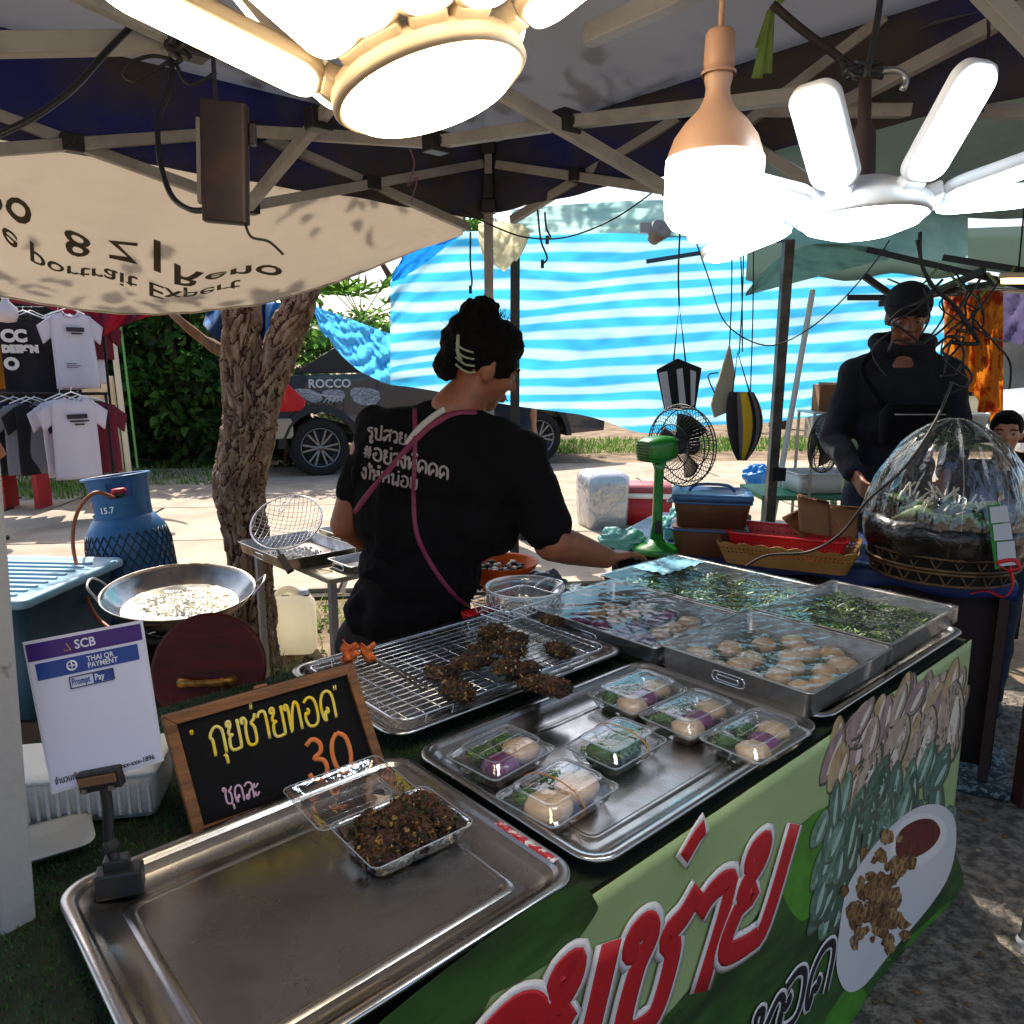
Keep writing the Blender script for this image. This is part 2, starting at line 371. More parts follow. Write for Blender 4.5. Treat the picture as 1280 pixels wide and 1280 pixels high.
# leaves ------------------------------------------------------------
def leaf_mat(nm, a, b_, tl=.58):
    return mat(nm, a, .5, c2=b_, ns=2.5, tl=tl, thr=(.3, .7), bump=.1)
leafA = leaf_mat('hedge_leaf', '#56893a', '#2f5a22'); leafB = leaf_mat('bright_leaf', '#83a94a', '#4c7d2a'); leafC = leaf_mat('olive_leaf', '#4b5a2b', '#2c3a1c')
def leaf(mb, p, d, s, w=.5, mi=0, curl=.25):
    """a pointed leaf of six faces folded on its midrib"""
    d = Vector(d).normalized(); q = d.cross(Vector((random.uniform(-1, 1), random.uniform(-1, 1), random.uniform(-1, 1)))).normalized(); nn = d.cross(q)
    W = s * w * .5; p = Vector(p)
    vs = [p, p + d * s * .35 + q * W + nn * s * .08, p + d * s * .75 + q * W * .7 + nn * s * .03, p + d * s - nn * s * curl, p + d * s * .75 - q * W * .7 + nn * s * .03, p + d * s * .35 - q * W + nn * s * .08, p + d * s * .4, p + d * s * .75 - nn * s * curl * .4]
    mb.add(vs, [(0, 1, 6), (1, 2, 7, 6), (2, 3, 7), (0, 6, 5), (6, 7, 4, 5), (7, 3, 4)], mi, True)
def clump(mb, c, rad, n, s, mi=(0,), w=.55):
    for _ in range(n):
        d = Vector((random.gauss(0, 1), random.gauss(0, 1), random.gauss(0, 1))).normalized(); k = random.random() ** .5
        p = Vector(c) + Vector((d.x * rad[0], d.y * rad[1], d.z * rad[2])) * k
        leaf(mb, p, d + Vector((0, -.5, -.4)) + Vector((random.uniform(-.7, .7), random.uniform(-.7, .7), random.uniform(-.7, .5))), s * random.uniform(.6, 1.25), w, random.choice(mi))
def shrub(name, label, cat, x0, x1, y0, y1, h, n, s, mats, group=None, stems=6):
    root = thing(name, label, cat, ((x0 + x1) / 2, (y0 + y1) / 2, 0), group=group); M = inv(root)
    b = MB(M)
    for i in range(n):
        cx, cz = random.uniform(x0, x1), h * random.random() ** .8; cy = random.uniform(y0, y1)
        rz = random.uniform(.16, .42)
        clump(b, (cx, cy, cz), (rz, rz * .8, rz * .8), 34, s, mi=random.choice(((0,), (0, 1), (1, 2), (0, 2))))
    f = b.build('foliage', mats, root); f['kind'] = 'stuff'
    for i in range(stems):
        x = x0 + (x1 - x0) * (i + .5) / stems; t = MB(M)
        t.tube([(x, (y0 + y1) / 2, -.05), (x + .1, (y0 + y1) / 2, h * .4), (x - .12, (y0 + y1) / 2 + .1, h * .9)], [.05, .035, .02], 6, k=3); t.build('stem', bark, root)
    return root
bark = mat('tree_bark', '#8a6a4e', .95, c2='#4a3322', ns=9, bump=1.0, bs=16, st=(1, 1, .35), det=9, thr=(.4, .62))
shrub('hedge', 'dense broad leaved green hedge across the road behind the shirt stall', 'hedge', -7.6, -2.9, 10.6, 11.6, 3.1, 300, .17, [leafA, leafB, leafC])
shrub('bush', 'sunlit bush between the forked tree and the pickup', 'bush', -3.6, -1.2, 12.8, 13.8, 2.2, 170, .12, [leafB, leafA, leafC], stems=3)
b = MB(); b.box((-6.4, 12.1, 1.6), (5.4, .3, 3.2)); w_ = b.build('wall', mat('hedge_shade_backing', '#2b2e22', .95, c2='#171a12', bump=.5, bs=12)); tag(w_, 'dark box behind the hedge, coloured as the shade between its leaves', 'wall')  # dark box: shade deep inside the hedge, put into its colour
# grass ----------------------------------------------------------------
gr = MB()
for i in range(9000):
    x, y = random.uniform(-8, 6), random.uniform(0, 1) ** 1.2 * 2.3; y = 10.85 + x * .105 - 1.3 + y
    if x > -3.6: y += 3.2; x += 3
    h = random.uniform(.04, .13); a = random.uniform(0, 6.3); d = Vector((math.cos(a), math.sin(a), 0)) * .008
    t = Vector((random.uniform(-.05, .05), random.uniform(-.05, .05), h)); p = Vector((x, y, 0))
    gr.add([p - d * 1.6, p + d * 1.6, p + t], [(0, 1, 2)], random.choice((0, 0, 1)))
for i in range(1500):   # tufts near the stall
    cx, cy = random.choice(((-1.25, 3.4), (-1.5, 3.9), (-.6, 3.7), (1.2, 5.9), (-1.1, 4.3), (-1.0, 3.0)))
    p = Vector((cx + random.gauss(0, .16), cy + random.gauss(0, .16), -.01)); h = random.uniform(.03, .08); d = Vector((random.uniform(-1, 1), random.uniform(-1, 1), 0)) * .005
    gr.add([p - d, p + d, p + Vector((random.uniform(-.04, .04), random.uniform(-.04, .04), h))], [(0, 1, 2)], random.choice((0, 1)))
for i in range(1600):   # verge under the shirt rails
    p = Vector((random.uniform(-6.2, -4.4), random.uniform(8.1, 9.2), -.01)); h = random.uniform(.05, .16); d = Vector((random.uniform(-1, 1), random.uniform(-1, 1), 0)) * .012
    gr.add([p - d, p + d, p + Vector((random.uniform(-.06, .06), random.uniform(-.04, .04), h))], [(0, 1, 2)], random.choice((0, 1)))
tag(gr.build('grass', [mat('grass_blade', '#4f7a2a', .7, tl=.3), mat('grass_pale', '#86a04c', .7, tl=.3)]), kind='stuff')
# trees ------------------------------------------------------------------
def tree(name, label, base, limbs, crowns, lm, s=.13, n=40, cat='tree', group=None, seed=1):
    random.seed(seed); root = thing(name, label, cat, base, group=group); M = inv(root)
    t = MB(M)
    for pts, rad in limbs: t.tube(pts, rad, 14, k=5)
    tr = t.build('trunk', bark, root)
    c = MB(M)
    for (x, y, z, r_) in crowns:
        for i in range(int(n * r_)):
            d = Vector((random.gauss(0, 1), random.gauss(0, 1), random.gauss(0, .8))).normalized() * r_ * random.random() ** .4
            q = random.uniform(.15, .38); clump(c, (x + d.x, y + d.y, z + d.z * .8), (q, q, q * .7), 20, s, mi=random.choice(((0,), (0, 1), (1,), (2,))))
    f = c.build('crown', lm, root); f['kind'] = 'stuff'
    return root
# the forked tree in front of the road: bark plates are real relief
TB = lev(303, 838, 0); TB.z = -.05
def along(px, py, Y): return dep(px, py, Y)
random.seed(3); bark2 = mat('bark_plate', '#b4977d', .95, c2='#6a4d39', ns=22, bump=1.0, bs=130, st=(1, 1, .4), det=9)
TR = thing('tree', 'rough barked forked tree with sunlit bark beside the frying stand', 'tree', TB); Mt = inv(TR)
barkc = mat('bark_crack', '#4d3023', .97, c2='#2e1c14', ns=30, bump=.5, bs=60)
def trunk_part(pts, rads, nu=130, nv=380, amp=.020):
    b = MB(Mt); E_ = {}; P = smoothpath(pts, 10); N = len(P); rings = []
    for j in range(nv + 1):
        f = j / nv * (N - 1); i = min(N - 2, int(f)); c = P[i].lerp(P[i + 1], f - i); t = (P[min(N - 1, i + 1)] - P[max(0, i - 1)] if i else P[1] - P[0]).normalized()
        g_ = j / nv * (len(rads) - 1); k = min(len(rads) - 2, int(g_)); r_ = rads[k] + (rads[k + 1] - rads[k]) * (g_ - k)
        x = Vector((1, 0, 0)); x = (x - t * x.dot(t)).normalized(); y = t.cross(x); rg = []
        for a_ in range(nu):
            a = 2 * math.pi * a_ / nu; d = x * math.cos(a) + y * math.sin(a); w = c + d * r_
            q = Vector((math.cos(a) * r_ * 29, math.sin(a) * r_ * 29, w.z * 10.5 + .5 * math.sin(a * 3)))
            v = noise.voronoi(q + Vector((noise.noise(q * .7), noise.noise(q * .7 + Vector((9, 0, 0))), noise.noise(q * .9))) * 1.3)[0]; e = min(1, (v[1] - v[0]) * 3.0); E_[(j, a_)] = e
            rg.append(c + d * (r_ + amp * (e - .7) + .012 * noise.noise(w * 5) + .007 * noise.noise(Vector((w.x * 38, w.y * 38, w.z * 16)))))
        rings.append(rg)
    b.loft(rings)
    for i in range(nv):
        for a_ in range(nu):
            if (E_[(i, a_)] + E_[(i + 1, (a_ + 1) % nu)]) * .5 < .27 + .16 * noise.noise(Vector((i * .05, a_ * .1, 0))): b.mi[i * nu + a_] = 1
    return b
Y0 = TB.y + .12
m0 = [TB + Vector((.02, .1, 0)), along(312, 700, Y0), along(300, 610, Y0), along(312, 530, Y0), along(303, 470, Y0), along(302, 380, Y0), along(303, 250, Y0 + .15), along(290, 60, Y0 + .4)]
tr1 = trunk_part(m0, [.13, .10, .115, .125, .088, .078, .075, .06]); o = tr1.build('trunk', [bark2, barkc], TR)
m1 = [along(318, 552, Y0 + .01), along(328, 495, Y0 + .02), along(356, 425, Y0 + .05), along(384, 350, Y0 + .1), along(410, 240, Y0 + .3), along(440, 60, Y0 + .6)]
tr2 = trunk_part(m1, [.09, .085, .078, .072, .06, .05], 90, 260, .016); tr2.build('limb', [bark2, barkc], TR)
b = MB(Mt); b.tube([along(288, 445, Y0), along(255, 425, Y0), along(222, 398, Y0 - .1), along(205, 380, Y0)], [.03, .022, .018, .012], 8, k=4); b.build('branch', bark, TR)
c = MB(Mt)
for (x, y, z, r_, n) in ((-1.5, 4.5, 3.9, 1.2, 9), (-.3, 4.7, 4.0, 1.0, 26), (-2.8, 4.6, 4.0, 1.1, 7), (-1.0, 5.6, 4.3, 1.1, 14)):
    for i in range(n):
        d = Vector((random.gauss(0, 1), random.gauss(0, 1), random.gauss(0, .6))).normalized() * r_ * random.random() ** .4
        clump(c, (x + d.x, y + d.y, z + d.z * .6), (.22, .22, .14), 16, .12, mi=(0, 1))
f = c.build('crown', [leafA, leafB], TR); f['kind'] = 'stuff'
tree('tree', 'leafy dark tree against the white sky behind the pickup', (-2.1, 17, 0), [([(-2.1, 17, 0), (-2.0, 17, 2.2), (-1.7, 17, 4.4)], [.22, .17, .1]), ([(-2.0, 17, 2.2), (-2.9, 17, 3.8)], [.1, .05])],
     [(-2.6, 17, 4.6, 1.5), (-.9, 17.2, 3.9, 1.1), (-1.6, 16.7, 5.4, 1.2)], [leafC, leafA, leafB], s=.2, n=24, seed=5)
tree('tree', 'tall spreading tree rising above the hedge at the far left', (-8.5, 16, 0), [([(-8.5, 16, 0), (-8.3, 16, 3), (-8, 16, 6)], [.3, .22, .12])],
     [(-9, 16, 6, 2.2), (-7, 16.2, 5, 2.0), (-5.2, 16.5, 4.4, 1.6)], [leafA, leafC, leafB], s=.28, n=18, seed=9)
tree('tree', 'far tree seen through the gap beside the slanting tent pole', (6.2, 18, 0), [([(6.2, 18, 0), (6.3, 18, 2.4)], [.2, .12])], [(6.3, 18, 3.2, 1.6), (8.2, 18, 3.0, 1.3), (3.4, 19, 2.6, 1.3)], [leafB, leafA, leafC], s=.2, n=16, seed=11)
# palm
random.seed(12); PR = thing('palm_tree', 'small fan palm with pointed fronds beside the blue tarp', 'palm tree', (-2.9, 15.5, 0)); Mp = inv(PR); b = MB(Mp); b.tube([(-2.9, 15.5, 0), (-2.95, 15.5, 2.3)], [.1, .08], 10); b.build('trunk', bark, PR)
for i in range(14):
    a = 6.28 * i / 14; e = random.uniform(-.2, 1.0); q = Vector((math.cos(a) * math.cos(e), math.sin(a) * math.cos(e), math.sin(e))); b = MB(Mp); base = Vector((-2.95, 15.5, 2.3)); tip = base + q * .7
    b.tube([base, tip], .012, 5)
    for k in range(9):
        t_ = (k - 4) * .28; sd = q.cross(Vector((0, 0, 1))).normalized(); leaf(b, tip, q * math.cos(t_) + sd * math.sin(t_) - Vector((0, 0, .2)), .6, .12)
    b.build('frond', leafB, PR)

# ================================================================ THE TENT OVER THE STALL
C0 = Vector((-.09, 3.1, 0)); LW = .035
tent = thing('market_tent', 'grey and navy folding canopy tent over the food table, seen from underneath', 'tent', C0); Me = inv(tent)
def ptl(x, y, off=0): return onplane(x, y, C0 + V * off, V)          # in the left side's plane
def ptr(x, y, off=0): return onplane(x, y, C0 + U * off, U)          # in the right side's plane
def bar_part(a, b_, w=.026, h=.03, m=None, nm='truss_bar'):
    b = MB(Me); b.bar(a, b_, w, h); return b.build(nm, m or frame_m, tent, bevel=.003)
def bracket(p, s=.045, d=V):
    b = MB(Me); q = Matrix.Translation(p) @ Matrix.Rotation(TA, 4, 'Z'); b2 = MB(Me @ q); b2.box((0, 0, 0), (s * 1.15, s * .9, s)); b2.box((0, 0, 0), (s * .4, s * 1.05, s * .4)); return b2.build('bracket', black, tent, bevel=.004)
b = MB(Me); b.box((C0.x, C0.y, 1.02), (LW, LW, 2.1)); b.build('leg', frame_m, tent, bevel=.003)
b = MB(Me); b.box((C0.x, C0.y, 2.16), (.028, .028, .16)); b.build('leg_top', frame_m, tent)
for z, s_ in ((2.25, .05), (2.04, .05), (2.11, .037)):
    b = MB(Me); b.box((C0.x, C0.y, z), (s_ * 1.1, s_ * 1.1, s_ if s_ > .04 else .09)); b.build('bracket', black, tent, bevel=.005)
b = MB(Me); b.lathe([(.001, 0), (.05, 0), (.05, .006), (.02, .012), (.02, .03)], 16, c=(C0.x, C0.y, 0)); b.build('foot', steel_d, tent)
# left side scissors
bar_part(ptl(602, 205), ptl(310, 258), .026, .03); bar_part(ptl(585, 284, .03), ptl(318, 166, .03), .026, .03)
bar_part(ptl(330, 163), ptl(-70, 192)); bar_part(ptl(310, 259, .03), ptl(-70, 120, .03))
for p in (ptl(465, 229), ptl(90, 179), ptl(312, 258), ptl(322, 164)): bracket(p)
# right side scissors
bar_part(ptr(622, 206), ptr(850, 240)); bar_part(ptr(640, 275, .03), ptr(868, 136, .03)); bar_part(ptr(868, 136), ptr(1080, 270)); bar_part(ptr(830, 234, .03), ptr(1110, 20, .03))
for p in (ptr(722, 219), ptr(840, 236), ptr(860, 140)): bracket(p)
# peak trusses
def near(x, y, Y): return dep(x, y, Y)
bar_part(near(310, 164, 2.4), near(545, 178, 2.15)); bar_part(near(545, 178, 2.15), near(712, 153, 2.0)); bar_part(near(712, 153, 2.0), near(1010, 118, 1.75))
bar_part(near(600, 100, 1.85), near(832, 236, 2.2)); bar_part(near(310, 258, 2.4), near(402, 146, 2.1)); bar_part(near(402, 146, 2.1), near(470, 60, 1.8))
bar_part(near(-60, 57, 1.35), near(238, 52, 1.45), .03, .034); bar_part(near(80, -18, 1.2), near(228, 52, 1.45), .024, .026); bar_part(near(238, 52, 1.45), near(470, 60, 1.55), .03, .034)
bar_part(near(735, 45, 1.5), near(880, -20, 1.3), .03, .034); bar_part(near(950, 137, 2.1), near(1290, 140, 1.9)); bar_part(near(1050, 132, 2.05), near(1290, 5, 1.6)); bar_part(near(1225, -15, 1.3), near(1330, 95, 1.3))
for p in (near(545, 178, 2.15), near(708, 153, 2.0), near(236, 52, 1.45), near(398, 150, 2.11)): bracket(p, .052)
# roof fabric: four sagging panels
roofm = mat('canopy_fabric', '#acaeb2', .85, c2='#4d5494', ns=1.15, tl=.32, bump=.2, bs=8, thr=(.56, .68), tlc='#a9adb6')
P0 = TF(2.03, 2.40, 2.27); P1 = TF(-1.2, 2.40, 2.27); P2 = TF(-1.2, -.85, 2.27); P3 = TF(2.03, -.85, 2.27); PK = TF(.42, .78, 3.0)
for i, (a, c) in enumerate(((P0, P1), (P1, P2), (P2, P3), (P3, P0))):
    b = MB(Me)
    def rf(s, t, a=a, c=c, i=i):
        p = a.lerp(c, s).lerp(PK, t); sag = -.10 * math.sin(math.pi * s) * math.sin(math.pi * t); e = math.sin(math.pi * s) * (1 - t)
        q = Vector((p.x * 2.3, p.y * 2.3, i)); k = min(1, 6 * s, 6 * (1 - s), 6 * (1 - t), 6 * t)
        return p + Vector((0, 0, sag + k * (.035 * noise.noise(q * 1.4) + .022 * noise.noise(Vector((p.x * 9 + p.y * 4, p.y * 2, 3))))))
    b.grid(rf, 48, 30, th=.002); b.build('roof_panel', roofm, tent)
# valance along the two far sides
val = mat('valance_fabric', '#55514d', .85, c2='#343a78', ns=1.3, tl=.35, thr=(.45, .6), bump=.1, bs=8)
for a, c, z in ((P0, P1, 2.0), (P3, P0, 2.02)):
    b = MB(Me)
    def vf(s, t, a=a, c=c, z=z):
        p = a.lerp(c, s); w = .012 * math.sin(s * 60) * t + .02 * noise.noise(Vector((s * 9, t, 0))) * t
        return Vector((p.x, p.y, 2.27 + (z - 2.27) * t)) + (V if a is P0 else U) * w
    b.grid(vf, 90, 6, th=.002); b.build('valance', val, tent)

# ---------------------------------------------------------------- the beige awning with upside-down print
AX = [-90, 0, 100, 220, 330, 440, 520, 578]; AY = [352, 370, 388, 393, 379, 346, 312, 286]; AD = [2.55, 2.72, 2.88, 3.02, 3.12, 3.18, 3.2, 3.18]
def lerpl(X, Yv, x):
    for i in range(len(X) - 1):
        if x <= X[i + 1] or i == len(X) - 2:
            k = (x - X[i]) / (X[i + 1] - X[i]); return Yv[i] + (Yv[i + 1] - Yv[i]) * k
def smo(X, Yv, x): return (lerpl(X, Yv, x - 18) + lerpl(X, Yv, x) + lerpl(X, Yv, x + 18)) / 3 if X[0] + 18 < x < X[-1] - 18 else lerpl(X, Yv, x)
def awn(x, t):
    top = onplane(x, 190, C0 + V * .07, V); top.z = 2.03 + .05 * (t < 0)
    bot = dep(x, smo(AX, AY, x), smo(AX, AD, x))
    p = top.lerp(bot, t); q = math.sin(math.pi * t)
    fold = .012 * math.sin(x * .035 + t * 4.5) * q + .02 * noise.noise(Vector((x * .009 - t * 1.2, t * 3.5 + x * .004, 2))) * (q + .3) + .006 * noise.noise(Vector((x * .03 + t * 6, t * 14, 5)))
    return p + Vector((0, 0, -.05 * q + fold))
aw = thing('awning', 'large beige canvas awning with upside-down printed lettering hanging behind the tent edge', 'awning', tuple(C0 + V * .07)); Ma = inv(aw)
canvas = mat('beige_canvas', '#cbc4ba', .9, c2='#b9b0a4', ns=2.2, tl=.5, bump=.15, bs=5, st=(1, 1, 3), tlc='#cbc2b6')
b = MB(Ma); b.grid(lambda s, t: awn(-90 + 668 * s, t + .004 * noise.noise(Vector((s * 90, 0, 0))) * (t > .99)), 150, 34, th=.0015); b.build('cloth', canvas, aw)
b = MB(Ma); b.tube([awn(x, 1.0) for x in range(-90, 579, 8)], .006, 6); b.build('hem', canvas, aw)
ink = mat('faded_print', '#4a4334', .9, tl=.3)
def awtext(body, x0, x1, t0, t1, tb, q=0):
    """print on the cloth: upright direction runs up to larger t, so it reads upside down; x0..x1 are across, t the baseline"""
    vs, fs = text_geo(body, 1.0, off=.012); w = max(v.x for v in vs); b = MB(Ma)
    pts = []
    for v in vs:
        k = v.x / w; pts.append(awn(x0 + (x1 - x0) * k, t0 + (t1 - t0) * k + 4 * q * k * (1 - k) + v.y * tb) + Vector((0, -.004, -.004)))
    b.add(pts, fs); return b.build('lettering', ink, aw)
awtext('the portrait Expert', -34, 300, .36, .70, .13, .07)
awtext('Reno', 212, 352, .49, .60, .19); awtext('|', 184, 200, .43, .44, .2); awtext('Z', 134, 172, .38, .42, .19); awtext('Zoo', -70, 40, .22, .27, .26); awtext('8', 78, 112, .33, .36, .2)

# ---------------------------------------------------------------- tarps
def stripe_mat():
    M = mat('striped_tarp', '#e8f4f6', .35, tl=.62, bump=.1, bs=20, coat=.1); nt = M.node_tree; N = nt.nodes; L = nt.links
    tc = [n for n in N if n.type == 'TEX_COORD'][0]; sp = N.new('ShaderNodeSeparateXYZ'); L.new(tc.outputs['UV'], sp.inputs[0])
    m_ = N.new('ShaderNodeMath'); m_.operation = 'FRACT'; L.new(sp.outputs[1], m_.inputs[0])
    r_ = N.new('ShaderNodeMapRange'); r_.inputs['From Min'].default_value = .40; r_.inputs['From Max'].default_value = .54; L.new(m_.outputs[0], r_.inputs[0])
    r2 = N.new('ShaderNodeMapRange'); r2.inputs['From Min'].default_value = .88; r2.inputs['From Max'].default_value = 1.0; r2.inputs['To Min'].default_value = 1; r2.inputs['To Max'].default_value = 0; L.new(m_.outputs[0], r2.inputs[0])
    mm = N.new('ShaderNodeMath'); mm.operation = 'MULTIPLY'; L.new(r_.outputs[0], mm.inputs[0]); L.new(r2.outputs[0], mm.inputs[1])
    mx = N.new('ShaderNodeMix'); mx.data_type = 'RGBA'; mx.inputs['A'].default_value = (*srgb('#3aa4d6'), 1); mx.inputs['B'].default_value = (*srgb('#a3cfdc'), 1)
    L.new(mm.outputs[0], mx.inputs['Factor']); P = N['Principled BSDF']; T = [n for n in N if n.type == 'BSDF_TRANSLUCENT'][0]
    L.new(mx.outputs['Result'], P.inputs['Base Color']); L.new(mx.outputs['Result'], T.inputs[0]); return M
striped = stripe_mat()
def tarp(name, label, X, TY, BY, D0, D1, m, nu=140, nv=60, amp=.05, nst=11.5, slope=0.0, fan=0.0, group=None, seed=0):
    b = MB()
    def f(s, t):
        x = X[0] + (X[-1] - X[0]) * s; yt, yb = smo(X, TY, x), smo(X, BY, x); y = yt + (yb - yt) * t; Y = D0 + (D1 - D0) * s
        q = Vector((s * 7 + seed, t * 2.2, seed)); w = amp * (1.3 * abs(noise.noise(Vector((s * 5 + t * 2.5 + seed, t * 1.5 - s, seed + 3)))) + noise.noise(q) + .5 * noise.noise(Vector((s * 16 - t * 5, t * 5, seed))) + .22 * noise.noise(Vector((s * 40 + t * 9, t * 14, seed))))
        return dep(x, y, Y + w)
    b.grid(f, nu, nv); o = b.build(name, m); me = o.data; uv = me.uv_layers.new(name='uv')
    W = nu + 1
    for lp in me.loops:
        i = lp.vertex_index; s, t = (i % W) / nu, (i // W) / nv; x = X[0] + (X[-1] - X[0]) * s; y = smo(X, TY, x) + (smo(X, BY, x) - smo(X, TY, x)) * t
        v = (y - 290) / 250 * nst + slope * s + .5 * noise.noise(Vector((s * 2.6 + seed, t * 2.0, 3))) + .12 * noise.noise(Vector((s * 7 - t * 3, t * 5, 4))) + .6 * abs(noise.noise(Vector((s * 4 + t * 2.5, t * 1.2, 8))))
        uv.data[lp.index].uv = (s, v)
    return tag(o, label, 'tarp', group)
tarp('striped_tarp', 'big wavy blue and white striped tarp hung as back wall behind the fans', [488, 495, 520, 560, 640, 740, 806, 870, 970, 1060, 1210], [352, 335, 308, 290, 288, 286, 280, 290, 300, 310, 330],
     [480, 482, 484, 492, 507, 520, 545, 532, 528, 512, 506], 4.6, 5.7, striped, slope=2.0)
bluet = mat('plain_blue_tarp', '#3aa0e0', .4, tl=.7, c2='#1f7ccc', ns=2, bump=.2, bs=8, tlc='#58bdf0')
tarp('blue_tarp', 'plain sky blue tarp sagging over the tail of the pickup', [392, 400, 430, 455, 475, 492], [381, 385, 396, 405, 413, 418], [386, 412, 452, 468, 477, 482], 5.3, 5.0, bluet, 60, 40, .07, seed=4)
tarp('blue_flap', 'small deep blue tarp flap folded at the corner of the striped tarp', [490, 505, 525, 552, 575], [345, 318, 300, 290, 288], [352, 348, 335, 312, 296], 4.55, 4.55, mat('deep_blue_tarp', '#0b67b0', .45, tl=.5, tlc='#1f86d6'), 30, 12, .02)
tarp('cream_flap', 'pale cream cloth flap tied beside the tent corner post', [598, 612, 630, 652, 662], [280, 276, 274, 280, 286], [300, 350, 346, 318, 296], 3.3, 3.35, mat('cream_cloth', '#d8cfae', .9, tl=.5), 30, 24, .03, seed=2)
tarp('valance_sheet', 'pale teal plastic sheet stretched along the eave above the striped tarp', [640, 700, 800, 900, 1000, 1100, 1210], [262, 256, 250, 250, 254, 262, 270], [292, 290, 292, 298, 306, 318, 330], 3.6, 4.4, mat('teal_sheet', '#a9c7c0', .4, tl=.6, c2='#7fa8a6', ns=3), 80, 14, .03, seed=7)
tarp('green_sheet', 'translucent grey green sheet sloping down beside the tent pole', [932, 960, 1000, 1050, 1110], [366, 330, 305, 304, 312], [370, 362, 352, 338, 324], 4.0, 4.2, mat('green_sheet', '#7d9c8c', .4, tl=.6), 40, 20, .03, seed=9)
# blue parasol folded behind the fork
b = MB(); b.M = Matrix.Identity(4)
pr = thing('folded_parasol', 'folded navy and blue parasol cloth with pale piping in the fork of the tree', 'parasol', tuple(along(320, 470, 4.6))); Mq = inv(pr)
b = MB(Mq); b.grid(lambda s, t: along(262 + 92 * s - 8 * t * (1 - s), 378 + 78 * t * (1 - .55 * abs(2 * s - 1.1) ** 1.5), 4.5 + .12 * math.sin(s * 19 + t * 3) + .3 * s), 40, 20, th=.004); b.build('cloth', [mat('parasol_blue', '#10335f', .6, c2='#1b7cc0', ns=2.2, tl=.3, thr=(.47, .55))], pr)
for k in range(3):
    b = MB(Mq); b.tube([along(300 + 50 * t_ , 400 + k * 10 + 45 * math.sin(1.6 * t_) , 4.36) for t_ in [i / 8 for i in range(9)]], .006, 6, k=2); b.build('piping', white_p, pr)
b = MB(Mq); b.tube([along(322, 376, 4.6), along(322, 600, 4.6)], .015, 8); b.build('pole', steel_d, pr)
# other poles
def pole(label, a, b_, r, m, cat='tent pole', name='tent_pole', clamp=None):
    t = thing(name, label, cat, (a.x, a.y, 0)); M = inv(t); q = MB(M); q.bar(a, b_, r * 2, r * 2); q.build('tube', m, t, bevel=.003)
    for c in clamp or (): q = MB(M); q.box(c, (r * 3, r * 3, .07)); q.build('clamp', black, t, bevel=.004)
    q = MB(M); q.lathe([(.001, 0), (r * 2.2, 0), (r * 2.2, .008), (r * 1.2, .02)], 14, c=(a.x, a.y, 0)); q.build('foot', steel_d, t); return t
a = dep(643, 560, 4.2); a.z = 0; c_ = dep(644, 290, 4.2); pole('dark grey square pole just behind the tent corner leg', a, c_, .025, mat('dark_tube', '#3b3936', .5, m=.5))
a = dep(968, 640, 3.9); c_ = dep(986, 300, 3.9); a.x -= .03; a.z = 0; pole('grey tent pole standing between the hanging bags and the man in black', a, c_, .024, mat('grey_tube', '#6b6660', .5, m=.3, c2='#4a4540', ns=12), clamp=[dep(971, 592, 3.9)])
a = dep(985, 565, 4.6); c_ = dep(1016, 362, 4.9); a0 = a.copy(); pole('thin slanting strut leaning behind the tent pole', Vector((a.x - .12, a.y, 0)), c_, .014, mat('white_tube', '#b9b9b4', .5))
b = MB(); b.bar(dep(808, 327, 3.9), dep(978, 300, 3.9), .014, .02); tag(b.build('crossbar', mat('blue_grey_tube', '#3d5a70', .5)), 'thin blue grey crossbar in front of the striped tarp', 'crossbar')
# ================================================================ THE STALL TABLE
random.seed(21)
TZ = .77
def bump_b(u, z): return .009 * math.sin(u * 8 + z * 2) * (.77 - z) / .77 + .0016 * math.sin(u * 19 + z * 5) * (.77 - z)
tb = thing('stall_table', 'long food stall table with green turf cover and a printed banner front', 'table', tuple(TF(.9, 1.1)), TA)
Mtb = inv(tb)
b = MB(Mtb @ Matrix.Rotation(TA, 4, 'Z')); b.box((.87, 1.075, .745), (2.42, .95, .035)); b.build('table_top', mat('table_board', '#5b4a38', .7), tb, bevel=.004)
for u in (-.25, .9, 2.0):
    for v in (.68, 1.48):
        b = MB(Mtb @ Matrix.Rotation(TA, 4, 'Z')); b.box((u, v, .365), (.03, .03, .73)); b.build('leg', mat('table_steel', '#3a3835', .5, m=.6), tb)
turfm = mat('turf_backing', '#1d2a12', .95, c2='#0f170a', ns=40)
b = MB(Mtb @ Matrix.Rotation(TA, 4, 'Z')); b.box((.87, 1.075, .766), (2.42, .95, .006)); b.build('turf_mat', turfm, tb)
b = MB(Mtb @ Matrix.Rotation(TA, 4, 'Z'))
for i in range(26000):
    r_ = random.random()
    if r_ < .45: u, v = random.uniform(-.33, .16), random.uniform(.6, 1.55)
    elif r_ < .85: u, v = random.uniform(.1, .75), random.uniform(1.0, 1.55)
    else: u, v = random.uniform(.6, 1.5), random.uniform(.96, 1.55)
    a = random.uniform(0, 6.3); l = random.uniform(.004, .009); p = Vector((u, v, .769)); d = Vector((math.cos(a), math.sin(a), 0)) * .0011
    b.add([p - d, p + d, p + Vector((random.uniform(-.004, .004), random.uniform(-.004, .004), l))], [(0, 1, 2)], random.choice((0, 0, 1)))
o = b.build('turf_pile', [mat('turf_green', '#2f5a22', .6, tl=.2), mat('turf_dark', '#1c3a16', .6)], tb); o['kind'] = 'stuff'
